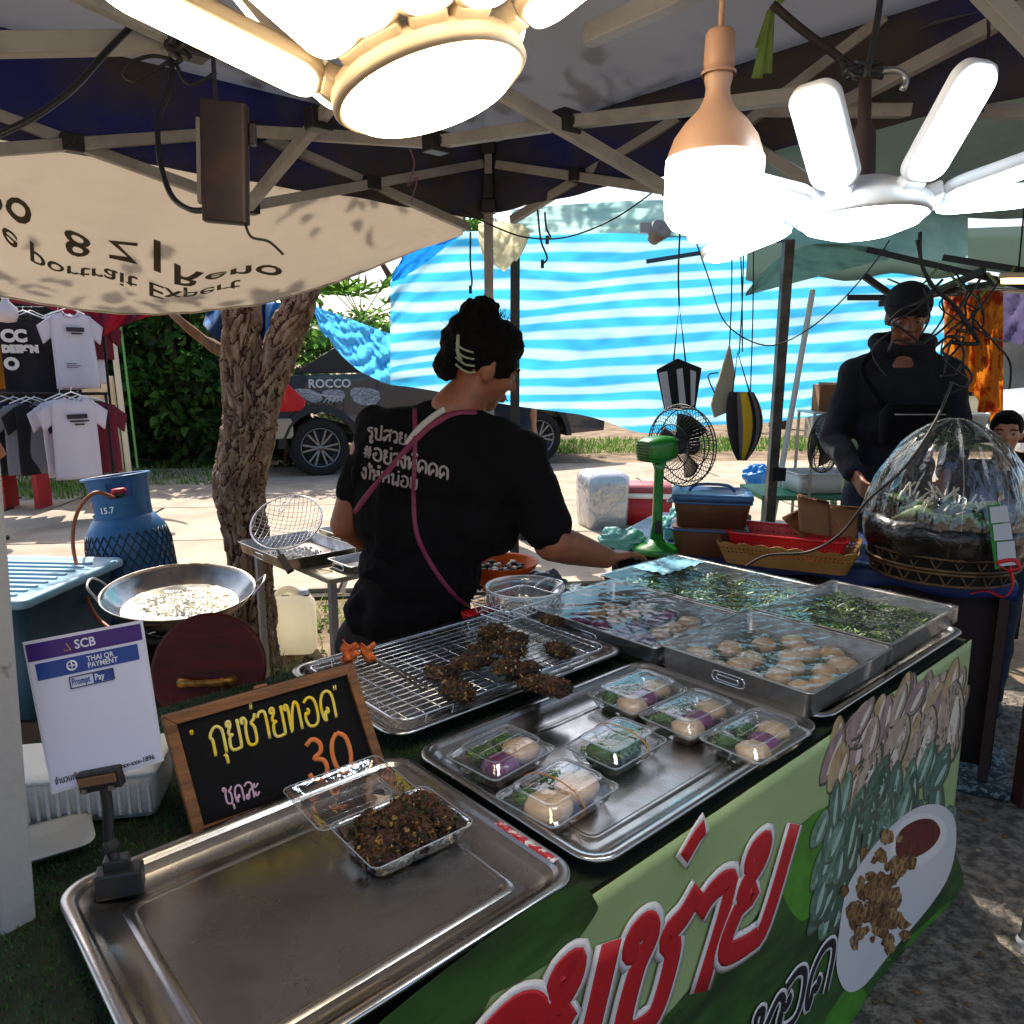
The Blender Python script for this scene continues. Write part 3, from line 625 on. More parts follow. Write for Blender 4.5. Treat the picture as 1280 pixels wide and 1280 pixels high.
# the banner ------------------------------------------------------------
NB = V; PB = TF(0, .588)
def bn(px, py, k=0.0):
    p = onplane(px, py, PB, NB); u = p.dot(U); return p + V * (bump_b(u, p.z) - k * .4)
banner = thing('banner', 'green vinyl banner with red Thai lettering, chives and a plate, hung on the table', 'banner', tuple(TF(.9, .588)))
Mb = inv(banner)
b = MB(Mb); b.grid(lambda s, t: TF(-.33 + 2.41 * s, .588 + bump_b(-.33 + 2.41 * s, .772 - .752 * t), .772 - .752 * t), 120, 30, th=-.0012)
vinyl = mat('banner_green', '#9aab74', .55, c2='#8c9f68', ns=3, bump=.05, bs=12)
b.build('sheet', vinyl, banner)
LAY = [.0018]
def decal(pts, m, name='print', lay=None, sub=14, sm=True):
    """a thin printed shape that follows the sheet"""
    P = smoothpath([(x, y, 0) for x, y in pts], 4, True) if sm else [Vector((x, y, 0)) for x, y in pts]
    cx = sum(p.x for p in P) / len(P); cy = sum(p.y for p in P) / len(P); k = LAY[0] if lay is None else lay; vs = []; fs = []; n = len(P); K = 9
    for j in range(K + 1): vs += [bn(cx + (p.x - cx) * j / K, cy + (p.y - cy) * j / K, k) for p in P] if j else [bn(cx, cy, k)]
    for i in range(n):
        fs.append((0, 1 + i, 1 + (i + 1) % n))
        for j in range(1, K): a = 1 + (j - 1) * n; fs.append((a + i, a + n + i, a + n + (i + 1) % n, a + (i + 1) % n))
    mb = MB(Mb); mb.add(vs, fs); o_ = mb.build(name, m, banner); return o_
pr_dg = mat('print_dark_green', '#33571f', .5, c2='#1c3414', ns=5, st=(1, 1, 4)); pr_g = mat('print_leaf_green', '#4e8a24', .5, c2='#2c5c18', ns=6)
pr_lg = mat('print_pale_green', '#93a86a', .5); pr_w = mat('print_white', '#cfc8c4', .5); pr_r = mat('print_red', '#b3121c', .5); pr_k = mat('print_black', '#16131a', .5)
decal([(700, 1112), (745, 1128), (738, 1152), (708, 1188), (650, 1226), (600, 1256), (560, 1330), (420, 1340), (520, 1240)], pr_dg, 'printed_leaf')
decal([(1000, 1030), (975, 1090), (940, 1150), (895, 1205), (845, 1260), (800, 1330), (1000, 1380), (1090, 1260), (1190, 1170), (1196, 1080), (1150, 1010), (1080, 990)], pr_dg, 'printed_leaf')
decal([(1012, 1020), (985, 1060), (975, 1110), (1000, 1150), (1030, 1110), (1050, 1050), (1040, 1010)], pr_g, 'printed_leaf', .0022)
decal([(1080, 1250), (1186, 1160), (1188, 1120), (1130, 1180), (1050, 1240), (1000, 1330), (1060, 1290)], pr_g, 'printed_leaf', .0024)
# stems and pods of the printed vegetables: overlapping teardrops
stem_m = [mat('print_stem_%s' % c, a, .5, c2=b_, ns=30, st=(1, 1, .5)) for c, a, b_ in (('cream', '#b9a48e', '#8f7a6e'), ('rose', '#a98c84', '#7c6668'), ('tan', '#9a7a52', '#c0a57e'))]
pod_m = [mat('print_pod_%s' % c, a, .5, c2=b_, ns=40) for c, a, b_ in (('grey', '#5f7a68', '#3c5546'), ('green', '#3f6846', '#7c9482'), ('dark', '#28452e', '#4c6a55'))]
VB = MB(Mb)
VM = []
def vdecal(pts, m, lay, K=3):
    if m not in VM: VM.append(m)
    P = smoothpath([(x, y, 0) for x, y in pts], 2, True); cx = sum(p.x for p in P) / len(P); cy = sum(p.y for p in P) / len(P); n = len(P)
    vs = [bn(cx, cy, lay)]; fs = []
    for j in range(1, K + 1): vs += [bn(cx + (p.x - cx) * j / K, cy + (p.y - cy) * j / K, lay) for p in P]
    for i in range(n):
        fs.append((0, 1 + i, 1 + (i + 1) % n))
        for j in range(1, K): a = 1 + (j - 1) * n; fs.append((a + i, a + n + i, a + n + (i + 1) % n, a + (i + 1) % n))
    VB.add(vs, fs, VM.index(m))
pr_sh = mat('print_shadow', '#4c4e3e', .5); pr_hl = mat('print_highlight', '#d6c8b8', .5); pr_hg = mat('print_highlight_green', '#9db4a0', .5)
def drop(cx, cy, L, W, ang, m, lay):
    a = R(ang); dx, dy = math.cos(a), -math.sin(a); nx, ny = dy, -dx; pts = []
    for t, w in ((-.5, .12), (-.36, .36), (-.1, .5), (.18, .46), (.38, .3), (.5, .04), (.38, -.26), (.18, -.46), (-.1, -.5), (-.36, -.36)):
        pts.append((cx + dx * L * t + nx * W * w, cy + dy * L * t + ny * W * w))
    f = lambda k, ox=0, oy=0: [(cx + (x - cx) * k + ox, cy + (y - cy) * k + oy) for x, y in pts]
    vdecal(f(1.07, 1, 1), pr_sh, lay); vdecal(pts, m, lay + .000008); q = [(cx + (x - cx) * .62 - nx * W * .16 - (x - cx) * .0, cy + (y - cy) * .62 - ny * W * .16) for x, y in pts]
    q = [(cx + dx * ((x - cx) * dx + (y - cy) * dy) * .7 + nx * (((x - cx) * nx + (y - cy) * ny) * .3 - W * .14), cy + dy * ((x - cx) * dx + (y - cy) * dy) * .7 + ny * (((x - cx) * nx + (y - cy) * ny) * .3 - W * .14)) for x, y in pts]
    vdecal(q, pr_hg if m in pod_m else pr_hl, lay + .000014)
random.seed(5); ly = .0028
for k in range(80):
    t = random.random(); cx = 1040 + 155 * random.random(); cy = 935 + 0 * cx - (cx - 1040) * .42 + random.uniform(-25, 45)
    if cx > 1192 or cx < 1030: continue
    ly += .000022; drop(cx, cy, random.uniform(46, 84), random.uniform(13, 19), random.uniform(58, 84), random.choice(stem_m), ly)
for x, y, L, W, a in ((1185, 905, 110, 30, 80), (1150, 935, 110, 28, 74), (1118, 935, 90, 26, 70), (1052, 1000, 110, 24, 62), (1085, 965, 80, 22, 66)):
    ly += .000022; drop(x, y, L, W, a, stem_m[0 if x != 1052 else 2], ly)
for k in range(110):
    cx = random.uniform(1020, 1180); cy = random.uniform(975, 1130) - (cx - 1100) * .35
    if cy > 1120 - (cx - 1020) * .75 + 40: continue
    ly += .000022; drop(cx, cy, random.uniform(44, 78), random.uniform(12, 17), random.uniform(62, 88), random.choice(pod_m), ly)
VB.build('printed_vegetables', VM, banner)['kind'] = 'stuff'
decal([(1045, 1165), (1058, 1105), (1095, 1055), (1135, 1015), (1165, 1004), (1186, 1016), (1190, 1050), (1178, 1100), (1140, 1160), (1092, 1222), (1058, 1238), (1042, 1212)], pr_w, 'printed_plate', .0082)
decal([(1114, 1062), (1120, 1036), (1142, 1018), (1166, 1018), (1180, 1034), (1172, 1060), (1150, 1080), (1124, 1084)], mat('print_bowl_rim', '#e0d8d0', .5), 'printed_bowl', .0088)
decal([(1120, 1060), (1126, 1038), (1146, 1024), (1164, 1024), (1172, 1038), (1164, 1056), (1146, 1070), (1126, 1076)], mat('print_sauce', '#6e1712', .5, c2='#3c0c0a', ns=50), 'printed_sauce', .0092)
fr_m = [mat('print_fried_%s' % c, a, .6, c2=b_, ns=60, thr=(.45, .55)) for c, a, b_ in (('brown', '#7a4c26', '#3c2412'), ('dark', '#4a2c16', '#8a6233'), ('tan', '#a07a48', '#5c3a1c'))]
for k in range(110):
    a = random.random(); cx = 1100 + random.gauss(0, 17); cy = 1128 - (cx - 1100) * .4 + random.gauss(0, 28); r_ = random.uniform(4, 11)
    pts = [(cx + r_ * math.cos(i) * random.uniform(.6, 1.3), cy + r_ * math.sin(i) * random.uniform(.7, 1.5)) for i in (0, .9, 1.8, 2.7, 3.6, 4.5, 5.4)]
    decal(pts, random.choice(fr_m), 'printed_food', .0094 + k * .00003, sm=False)
def bltr(ch, o_, rt, up, w, m, k, nm='lettering'):
    mb = MB(Mb); hand(mb, ch, 1.0, w, lambda x, y: bn(o_[0] + rt[0] * x + up[0] * y, o_[1] + rt[1] * x + up[1] * y, k), flat=.03, nrm=V, n=8); mb.build(nm, m, banner)
for ch, o_, rt, up in (('กุ', (548, 1440), (128, -74), (40, -150)), ('ย', (652, 1368), (112, -66), (36, -150)), ('ช', (752, 1312), (104, -64), (38, -150)), ('า', (838, 1262), (88, -54), (40, -145)), ('ย', (890, 1202), (88, -54), (42, -138))):
    bltr(ch, o_, rt, up, .034, pr_w, .0105, 'lettering_outline'); bltr(ch, o_, rt, up, .023, pr_r, .0122)
mb = MB(Mb); mb.tube([bn(849, 1078, .010), bn(868, 1044, .010), bn(880, 1026, .010)], .024, 8, flat=.03, up=V, k=3); mb.build('lettering_outline', pr_w, banner)
mb = MB(Mb); mb.tube([bn(852, 1072, .0122), bn(868, 1044, .0122), bn(878, 1032, .0122)], .015, 8, flat=.03, up=V, k=3); mb.build('lettering', pr_r, banner)
for ch, o_, rt, up in (('ท', (930, 1330), (46, -36), (12, -66)), ('อ', (962, 1292), (42, -34), (14, -68)), ('ด', (996, 1262), (42, -34), (16, -70))):
    bltr(ch, o_, rt, up, .016, pr_w, .011, 'lettering_outline'); bltr(ch, o_, rt, up, .009, pr_k, .0122)

# ---------------------------------------------------------------- trays
def sheet_tray(name, label, u0, u1, v0, v1, z, h=.026, rim=.016, group=None, tilt=0):
    w, d = u1 - u0, v1 - v0; root = thing(name, label, 'tray', tuple(TF((u0 + u1) / 2, (v0 + v1) / 2, z)), TA, group)
    b = MB(); pf = [(.05, 0), (.036, .003), (.022, h - .006), (.004, h - .007), (0, h - .004), (0, h - .001), (.0025, h + .001), (rim - .003, h + .001), (rim, h - .002), (rim + .008, h * .55), (.036, .007), (.045, .003), (.052, .002)]
    b.loft([rr(w - 2 * i, d - 2 * i, max(.012, .045 - i * .7), z_, 6) for i, z_ in pf], c0=True, c1=True)
    b.build('pan', steel, root)
    b = MB(); b.loft([rr(w - 2 * i, d - 2 * i, .016, z_, 6) for i, z_ in ((.06, .0021), (.064, .0042), (.07, .0042), (.074, .0021))], c0=False, c1=False); b.build('pressed_groove', steel, root)
    return root
t1 = sheet_tray('sheet_tray', 'empty stainless tray in front with an open box of fried chive cake', .145, .668, .60, 1.03, TZ + .004)
t2 = sheet_tray('sheet_tray', 'stainless tray holding six clear boxes of steamed dumplings', .684, 1.312, .595, 1.02, TZ + .004)
t3 = sheet_tray('sheet_tray', 'stainless tray under the film covered trays with its rounded far corner free', 1.325, 2.075, .60, 1.01, TZ + .002)
t4 = sheet_tray('sheet_tray', 'stainless tray under the wire cooling rack of fried cakes', .672, 1.30, 1.05, 1.47, TZ + .018)
# sticker on the tray in front
b = MB(); st_o = TF(.655, .70, TZ + .0315)
q = thing('sticker', 'torn red and white sticker on the corner of the tray in front', 'sticker', tuple(st_o), TA); b.grid(lambda s, t: (-.006 + .012 * t, -.06 + .12 * s, .0004 + .0003 * math.sin(s * 9)), 12, 2, th=-.0004); b.build('print', [mat('sticker_red', '#a8202a', .4, c2='#c9c4c0', ns=60, thr=(.5, .56))], q)
# wire rack
rk = thing('cooling_rack', 'chromed wire cooling rack with browned chive cakes on the second tray', 'rack', tuple(TF(.986, 1.26, TZ + .05)), TA)
b = MB(); b.tube([(p.x, p.y, 0) for p in rr(.56, .355, .03, 0, 5)], .0026, 8, closed=True); b.build('rim', chrome, rk)
for i in range(17):
    y = -.165 + .33 * i / 16; b = MB(); b.tube([(-.278, y, .002), (.278, y, .002)], .0013, 6); b.build('wire', chrome, rk)
for i in range(15):
    x = -.26 + .52 * i / 14; b = MB(); b.tube([(x, -.175, -.001), (x, .175, -.001)], .0012, 6); b.build('wire', chrome, rk)
for sx in (-1, 1):
    for sy in (-1, 1): b = MB(); b.tube([(sx * .22, sy * .177, 0), (sx * .22, sy * .172, -.022), (sx * .19, sy * .172, -.024), (sx * .16, sy * .172, -.022), (sx * .16, sy * .177, 0)], .0022, 6, k=3); b.build('foot', chrome, rk)
# crispy food
fry = [mat('fried_brown', '#55331a', .5, c2='#231308', ns=45, bump=.8, bs=160, thr=(.4, .6)), mat('fried_gold', '#7a4d22', .45, c2='#40260f', ns=60), mat('fried_green', '#333c16', .5, c2='#20270c', ns=70), mat('garlic_bit', '#94783f', .5)]
def crisp(mb, c, rad, n=70, seed=0, rz=0):
    random.seed(seed + 400); c = Vector(c); q = Matrix.Rotation(rz, 3, 'Z')
    mb.ball(c, Vector(rad) * .92, 26, 16, 0, amp=.6, fr=3.6, seed=seed, q=q)
    for i in range(n):
        d = Vector((random.gauss(0, 1), random.gauss(0, 1), abs(random.gauss(.2, 1)) - .3)).normalized(); p = c + q @ Vector((d.x * rad[0], d.y * rad[1], d.z * rad[2])) * random.uniform(.8, 1.04)
        s = random.uniform(.0018, .0050); mb.box(p, (s * random.uniform(1, 2.4), s, s * random.uniform(.3, .8)), (random.uniform(0, 3), random.uniform(0, 3), random.uniform(0, 3)), random.choice((0, 0, 1, 1, 2, 2, 3) if i % 3 else (0, 1, 2)))
spots = [(*((lambda p: (p.dot(U), p.dot(V)))(lev(x, y, TZ + .07))), s_) for x, y, s_ in ((552, 840, .045), (590, 838, .046), (572, 862, .044), (600, 812, .046), (636, 822, .044), (652, 838, .040), (668, 852, .036), (615, 800, .040), (692, 858, .036), (632, 845, .038), (700, 812, .036), (640, 800, .038), (690, 775, .03))]
CK = ['biggest browned cake at the near left of the rack pile', 'browned chive cake in the left of the rack pile', 'dark chive cake in the middle of the near edge', 'crumbly chive cake at the back left of the pile', 'gold flecked chive cake in the middle of the pile', 'browned cake at the back of the pile', 'browned chive cake near the right of the pile', 'chive cake stacked on top of the pile middle', 'browned cake lying nearest the front rim of the rack', 'browned cake behind the right end of the pile', 'square dark cake apart from the pile on bare wires', 'small dark cake at the back rim of the rack', 'blackish cake on the far corner beside the wire basket']
for i, (u, v, s) in enumerate(spots):
    b = MB(); z = TZ + .052 + .016 + (.022 if i in (4, 7, 9, 1) else 0); crisp(b, (0, 0, 0), (s * 1.05, s * .62, .0125 + .003 * (i % 3)), 170, i, random.uniform(0, 3)); o = b.build('chive_cake', fry); o.location = TF(u, v, z); tag(o, CK[i], 'fried cake', 'fried chive cakes on the rack')
# white wire holder on the far corner of the rack
wb = thing('wire_basket', 'small bright wire basket frame standing on the far end of the cooling rack', 'basket', tuple(TF(1.27, 1.40, TZ + .056)), TA + .05)
b = MB(); b.tube([(p.x, p.y, .035) for p in rr(.2, .14, .02, 0, 4)], .0028, 8, closed=True); b.build('rim', chrome, wb)
b = MB(); b.tube([(p.x, p.y, .004) for p in rr(.17, .11, .02, 0, 4)], .002, 8, closed=True); b.build('base_ring', chrome, wb)
for i in range(9):
    x = -.08 + .02 * i; b = MB(); b.tube([(x * 1.1, -.07, .035), (x, -.055, .004), (x, .055, .004), (x * 1.1, .07, .035)], .0014, 6); b.build('wire', chrome, wb)
b = MB(); b.tube([(.1, -.03, .035), (.15, -.03, .05), (.16, 0, .05), (.15, .03, .05), (.1, .03, .035)], .0028, 8, k=3); b.build('handle', chrome, wb)

# deep trays covered in film -----------------------------------------------
def deep_tray(label, u0, u1, v0, v1, z, h=.058):
    w, d = u1 - u0, v1 - v0; root = thing('deep_tray', label, 'tray', tuple(TF((u0 + u1) / 2, (v0 + v1) / 2, z)), TA, 'film covered deep trays')
    b = MB(); pf = [(.014, 0), (.010, .004), (.006, h - .003), (0, h - .002), (0, h), (.002, h + .001), (.008, h), (.0095, h - .004), (.014, .006), (.018, .003)]
    b.loft([rr(w - 2 * i, d - 2 * i, .014, z_, 4) for i, z_ in pf]); b.build('pan', steel_d, root)
    for sx in (-1, 1):
        hd = MB(); P = [(sx * (w / 2 - .002), p.x, h * .55 + p.y) for p in rr(.075, .022, .011, 0, 5)]; hd.tube(P, .0022, 8, closed=True); hd.tube([(sx * (w / 2 + .0005), p.x, h * .55 + p.y) for p in rr(.05, .010, .005, 0, 3)], .0018, 6, closed=True); hd.build('handle', chrome, root)
    f = MB(); sd = random.random() * 50
    f.grid(lambda s, t: ((s - .5) * (w + .004), (t - .5) * (d + .004), h + .003 - .005 * math.sin(math.pi * s) * math.sin(math.pi * t) + .0022 * noise.noise(Vector((s * 3 + sd, t * 14 + s * 7, 1))) + .0014 * noise.noise(Vector((s * 26 + sd, t * 9, 2)))), 70, 90)
    n = 70
    ed = rr(w + .005, d + .005, .014, 0, 12)
    f.loft([[Vector((p.x * (1 + .004 * noise.noise(p * 40 + Vector((0, 0, k * 3)))), p.y * (1 + .006 * noise.noise(p * 50)), z_ + .004 * noise.noise(p * 25))) for p in ed] for k, z_ in enumerate((h + .002, h * .7, h * .38))], c0=False, c1=False)
    f.build('cling_film', cling, root)
    return root
dumpm = mat('dumpling_skin', '#d9b48a', .3, c2='#c2966a', ns=14, tl=.15, bump=.25, bs=40, coat=.25)
dumpw = mat('dumpling_pale', '#e2c6a4', .3, c2='#cfa780', ns=14, tl=.15, bump=.25, bs=40, coat=.3)
purp = mat('dumpling_purple', '#5e1f55', .35, c2='#7a3468', ns=9, bump=.2, bs=35, coat=.3)
veg = [mat('chive_green', '#3c6a22', .45, c2='#234614', ns=40), mat('chive_pale', '#7c9c3c', .45), mat('chive_dark', '#16240e', .5)]
def dumpling(mb, c, r, mi=0, seed=0, h=.72):
    c = Vector(c); rings = []
    for j in range(1, 11):
        t = math.pi * j / 11; z = -math.cos(t) * r * h; z = max(z, -r * .42); rg = []
        for i in range(22):
            a = 2 * math.pi * i / 22; pl = 1 + .06 * math.sin(a * 8 + seed) * max(0, math.cos(t) * -1 + .15) ; k = math.sin(t) ** .8 * pl * (1 + .10 * noise.noise(Vector((math.cos(a) + seed, math.sin(a), t))))
            rg.append(c + Vector((math.cos(a) * r * k, math.sin(a) * r * k, z + r * .42)))
        rings.append(rg)
    mb.loft(rings, mi)
def greens(mb, x0, x1, y0, y1, z, n, s=.012, mis=(0, 0, 1, 2)):
    for i in range(n):
        p = Vector((random.uniform(x0, x1), random.uniform(y0, y1), z + random.uniform(0, s * .9))); L = random.uniform(.5, 1.7) * s
        mb.box(p, (L, s * random.uniform(.18, .4), s * .12), (random.uniform(-.5, .5), random.uniform(-.6, .6), random.uniform(0, 3.1)), random.choice(mis))
DT = {}
for key, lab, a in (('w', 'film covered deep tray of pale dumplings at the banner edge', (1.292, 1.655, .612, .965)), ('p', 'film covered deep tray of purple and brown dumplings beside the woman', (1.302, 1.655, .975, 1.40)),
                    ('g', 'film covered deep tray of chopped green chives at the far back corner', (1.662, 2.04, .955, 1.46)), ('r', 'film covered deep tray of dark greens nearest the banner edge on the right', (1.665, 2.06, .62, .945))):
    DT[key] = (deep_tray(lab, *a, TZ + .008 + (.018 if key in 'wr' else 0)), a)
random.seed(31)
WDL = ['far left one', 'second from the far left', 'middle of the back row', 'far left of the rear row', 'rear row, second along', 'rear row, third along', 'just right of the centre', 'right of the centre pair', 'near row, before the middle', 'near row, right half', 'frontmost one, middle', 'at the right end, near side', 'at the right end, far side', 'near left corner one', 'backmost, in the middle', 'back left corner one', 'back right one']
root, a = DT['w']; w, d = a[1] - a[0], a[3] - a[2]
k = 0
for i, (x, y) in enumerate([(-.12, -.02), (-.06, -.045), (-.0, -.04), (-.13, .06), (-.07, .04), (-.02, .045), (.05, -.01), (.10, -.02), (.03, -.1), (.09, -.11), (-.03, -.13), (.14, -.06), (.14, .03), (-.09, -.11), (.0, .11), (-.09, .13), (.08, .07)]):
    b = MB(); dumpling(b, (0, 0, 0), random.uniform(.028, .033), seed=i, h=.68); o = b.build('dumpling', dumpm if i % 3 else dumpw, None); o.location = root.matrix_world @ Vector((0, 0, 0)); o.parent = None
    p = TF((a[0] + a[1]) / 2 + x, (a[2] + a[3]) / 2 + y, TZ + .03); o.location = p
    tag(o, 'pale dumpling under film, ' + WDL[i] + ' in the banner edge tray', 'dumpling', 'pale dumplings under film')
b = MB(); greens(b, -w / 2 + .03, w / 2 - .03, -d / 2 + .03, d / 2 - .03, .006, 420, .016, (0, 0, 1)); o = b.build('shredded_leaf', [mat('banana_leaf_pale', '#7b7f6a', .5), mat('banana_leaf', '#4c5a38', .5)], root); o['kind'] = 'stuff'
root, a = DT['p']; w, d = a[1] - a[0], a[3] - a[2]
for i in range(24):
    x = -.125 + .062 * (i % 5); y = -.16 + .07 * (i // 5)
    b = MB(); dumpling(b, (0, 0, 0), random.uniform(.027, .031), seed=i, h=.6); o = b.build('dumpling', purp if (i % 5 in (1,) or i // 5 == 2) else dumpm); o.location = TF((a[0] + a[1]) / 2 + x, (a[2] + a[3]) / 2 + y, TZ + .012)
    OR = ('first', 'second', 'third', 'fourth', 'fifth')
    tag(o, ('purple' if (i % 5 in (1,) or i // 5 == 2) else 'brownish') + ' dumpling under film, ' + OR[i % 5] + ' from the rack in the ' + OR[i // 5] + ' row of the purple tray', 'dumpling', ('purple' if (i % 5 in (1,) or i // 5 == 2) else 'brownish') + ' dumplings under film')
for key in 'gr':
    root, a = DT[key]; w, d = a[1] - a[0], a[3] - a[2]; b = MB(); b.grid(lambda s, t: ((s - .5) * (w - .03), (t - .5) * (d - .03), .022 + .014 * noise.noise(Vector((s * 5, t * 6, 3)))), 30, 30, 0)
    greens(b, -w / 2 + .02, w / 2 - .02, -d / 2 + .02, d / 2 - .02, .024, 2600, .013); o = b.build('chopped_chives', veg, root); o['kind'] = 'stuff'

# clear clam boxes -----------------------------------------------------------
def pleat(w, d, r, z, amp, n=96):
    base = rr(w, d, r, z, 8); P = []; L = [0]
    for i in range(len(base)): L.append(L[-1] + (base[(i + 1) % len(base)] - base[i]).length)
    for k in range(n):
        s = L[-1] * k / n; i = max(j for j in range(len(base)) if L[j] <= s); a_, c_ = base[i], base[(i + 1) % len(base)]; f = (s - L[i]) / max(1e-9, L[i + 1] - L[i]); p = a_.lerp(c_, f)
        q = Vector((p.x, p.y, 0)).normalized() * (amp if k % 2 else 0); P.append(p - q)
    return P
def clam(label, loc, rz, w=.155, d=.115, h=.026, lid='closed', group='clear dumpling boxes', name='food_box'):
    root = thing(name, label, 'food box', loc, rz, group)
    b = MB(); b.loft([pleat(w - .034, d - .034, .014, .001, 0), pleat(w - .03, d - .03, .014, .0005, 0), pleat(w - .02, d - .02, .016, .006, .0016), pleat(w - .008, d - .008, .016, h - .006, .0018), pleat(w - .006, d - .006, .014, h - .003, 0), pleat(w, d, .012, h - .002, 0), pleat(w, d, .012, h, 0)], c0=True, c1=False)
    b.build('base', clear, root)
    b = MB(); hl = .022
    for kk, (i_, z_) in enumerate(((0, 0), (.004, .001))): pass
    rg = [pleat(w, d, .012, .0, 0), pleat(w - .006, d - .006, .014, .002, 0), pleat(w - .010, d - .010, .014, .005, .0014), pleat(w - .028, d - .028, .016, hl - .008, .0014), pleat(w - .034, d - .034, .016, hl - .005, 0), pleat(w - .040, d - .040, .016, hl - .007, 0), pleat(w - .05, d - .05, .014, hl - .006, 0)]
    b.loft(rg, c0=False, c1=True)
    for i in range(3): b.tube([(-w * .33, -d * .18 + d * .18 * i, hl - .0055), (w * .33, -d * .18 + d * .18 * i, hl - .0055)], .0009, 5)
    o = b.build('lid', clear, root)
    b = MB(); b.tube([(p.x, p.y, .0005) for p in rr(w, d, .012, 0, 5)], .0010, 5, closed=True); b.tube([(p.x, p.y, hl - .005) for p in rr(w - .034, d - .034, .016, 0, 5)], .0007, 5, closed=True); e_ = b.build('lid_edge', edge_m, o)
    b = MB(); b.tube([(p.x, p.y, h) for p in rr(w, d, .012, 0, 5)], .0011, 5, closed=True); b.build('base_edge', edge_m, root)
    if lid == 'closed': o.location = (0, 0, h + .001)
    else: o.location = (-w * .10, d * .90, h + .006); o.rotation_euler = (R(180 + 3), 0, 0)
    return root
WH = {}
def fill(root, items, ph=''):
    Mr = Matrix.Translation(root.location) @ root.rotation_euler.to_matrix().to_4x4()
    for n_, (kind, x, y, r_, z) in enumerate(items):
        b = MB()
        if kind in 'cpw': dumpling(b, (x, y, z), r_, seed=int(x * 900), h=.55); o = b.build('dumpling', {'c': dumpw, 'p': purp, 'w': dumpm}[kind]); o.matrix_world = Mr; tag(o, ('purple' if kind == 'p' else 'cream') + (' left' if x < -.02 else ' right' if x > .02 else ' middle') + ' dumpling in the ' + ph, 'dumpling', 'dumplings in the clear boxes')
        else: 
            b.ball((x, y, z + r_ * .5), (r_, r_ * .8, r_ * .55), 12, 8, 0, amp=.3, seed=3); greens(b, x - r_, x + r_, y - r_ * .8, y + r_ * .8, z + r_ * .55, 130, .008, (0, 0, 1, 2) if kind == 'g' else (0, 3, 1, 2)); o = b.build('chopped_chives', veg + [mat('garlic_white', '#c9c4a6', .5)]); o.matrix_world = Mr; o['kind'] = 'stuff'
Z2 = TZ + .008
r_ = clam('box of one purple and one cream dumpling at the left tray end', tuple(TF(.79, .905, Z2)), TA + .08, .15, .12); fill(r_, [('p', -.025, -.022, .031, .006), ('c', .035, -.012, .033, .006), ('g', -.015, .032, .024, .004), ('g', .04, .034, .02, .004)], 'box at the left end of the tray')
r_ = clam('box with two big cream dumplings under a tan rubber band', tuple(TF(.775, .755, Z2)), TA + .06, .16, .122); fill(r_, [('c', -.035, -.012, .037, .004), ('c', .038, -.006, .036, .004), ('g', -.035, .036, .022, .004), ('g', .03, .036, .022, .004)], 'banded box in front of the purple one')
b = MB(); b.tube([(-.012 + .006 * math.sin(a), .063 * math.cos(a), .025 + .025 * math.sin(a)) for a in [6.283 * i / 28 for i in range(28)]], .0011, 6, closed=True); band = mat('rubber_band', '#b5792e', .6); o = b.build('rubber_band', band, r_)
r_ = clam('box filled only with dark chopped chives and held by a rubber band', tuple(TF(.96, .795, Z2)), TA + .04, .15, .115); fill(r_, [('g', -.035, .0, .036, .004), ('g', .03, .005, .036, .004), ('g', 0, -.015, .034, .006)])
b = MB(); b.tube([(.012 + .004 * math.sin(a), .060 * math.cos(a), .025 + .025 * math.sin(a)) for a in [6.283 * i / 28 for i in range(28)]], .0011, 6, closed=True); b.build('rubber_band', band, r_)
for (u, v, lab, ex) in ((1.155, .905, 'dumpling box at the back of the right hand column, touching the covered tray', 'm'), (1.155, .775, 'dumpling box in the middle of the right hand column with white flecked chives', 'm'), (1.165, .648, 'dumpling box at the front of the right hand column by the banner edge', 'g')):
    r_ = clam(lab, tuple(TF(u, v, Z2)), TA - .02, .175, .122); fill(r_, [('c', -.045, -.024, .031, .005), ('p', .004, -.012, .027, .005), ('c', .052, -.004, .029, .006), (ex, .015, .036, .024, .004), ('g', -.045, .032, .022, .004)], lab.split(',')[0].split(' with')[0].split(' by')[0].replace('dumpling box', 'box').replace('right hand ', '').replace('at the ', '').replace('in the ', ''))
r_ = clam('open clear box heaped with crisp fried chive cake, lid folded back against the sign', tuple(TF(.545, .84, TZ + .008)), TA - .03, .165, .13, .030, 'open', 'open fried cake boxes')
FPL = ['near left', 'near middle', 'near right', 'far left', 'far middle', 'far right', 'heaped on top', 'top right']
for i, (x, y, s, z) in enumerate(((-.045, -.02, .034, .02), (.005, -.028, .033, .022), (.05, -.018, .03, .02), (-.03, .026, .034, .022), (.02, .022, .036, .026), (.055, .026, .028, .02), (-.0, 0, .036, .036), (.03, .005, .03, .036))):
    b = MB(); crisp(b, (x, y, z), (s, s * .85, .021), 190, 30 + i, i); o = b.build('fried_piece', fry); o.matrix_world = Matrix.Translation(r_.location) @ r_.rotation_euler.to_matrix().to_4x4(); tag(o, 'crisp brown fried piece, ' + FPL[i] + ' in the open clear box', 'fried cake', 'fried pieces in the open box')
# ================================================================ SIGNS, LAMPS, FRYING THINGS
random.seed(41)
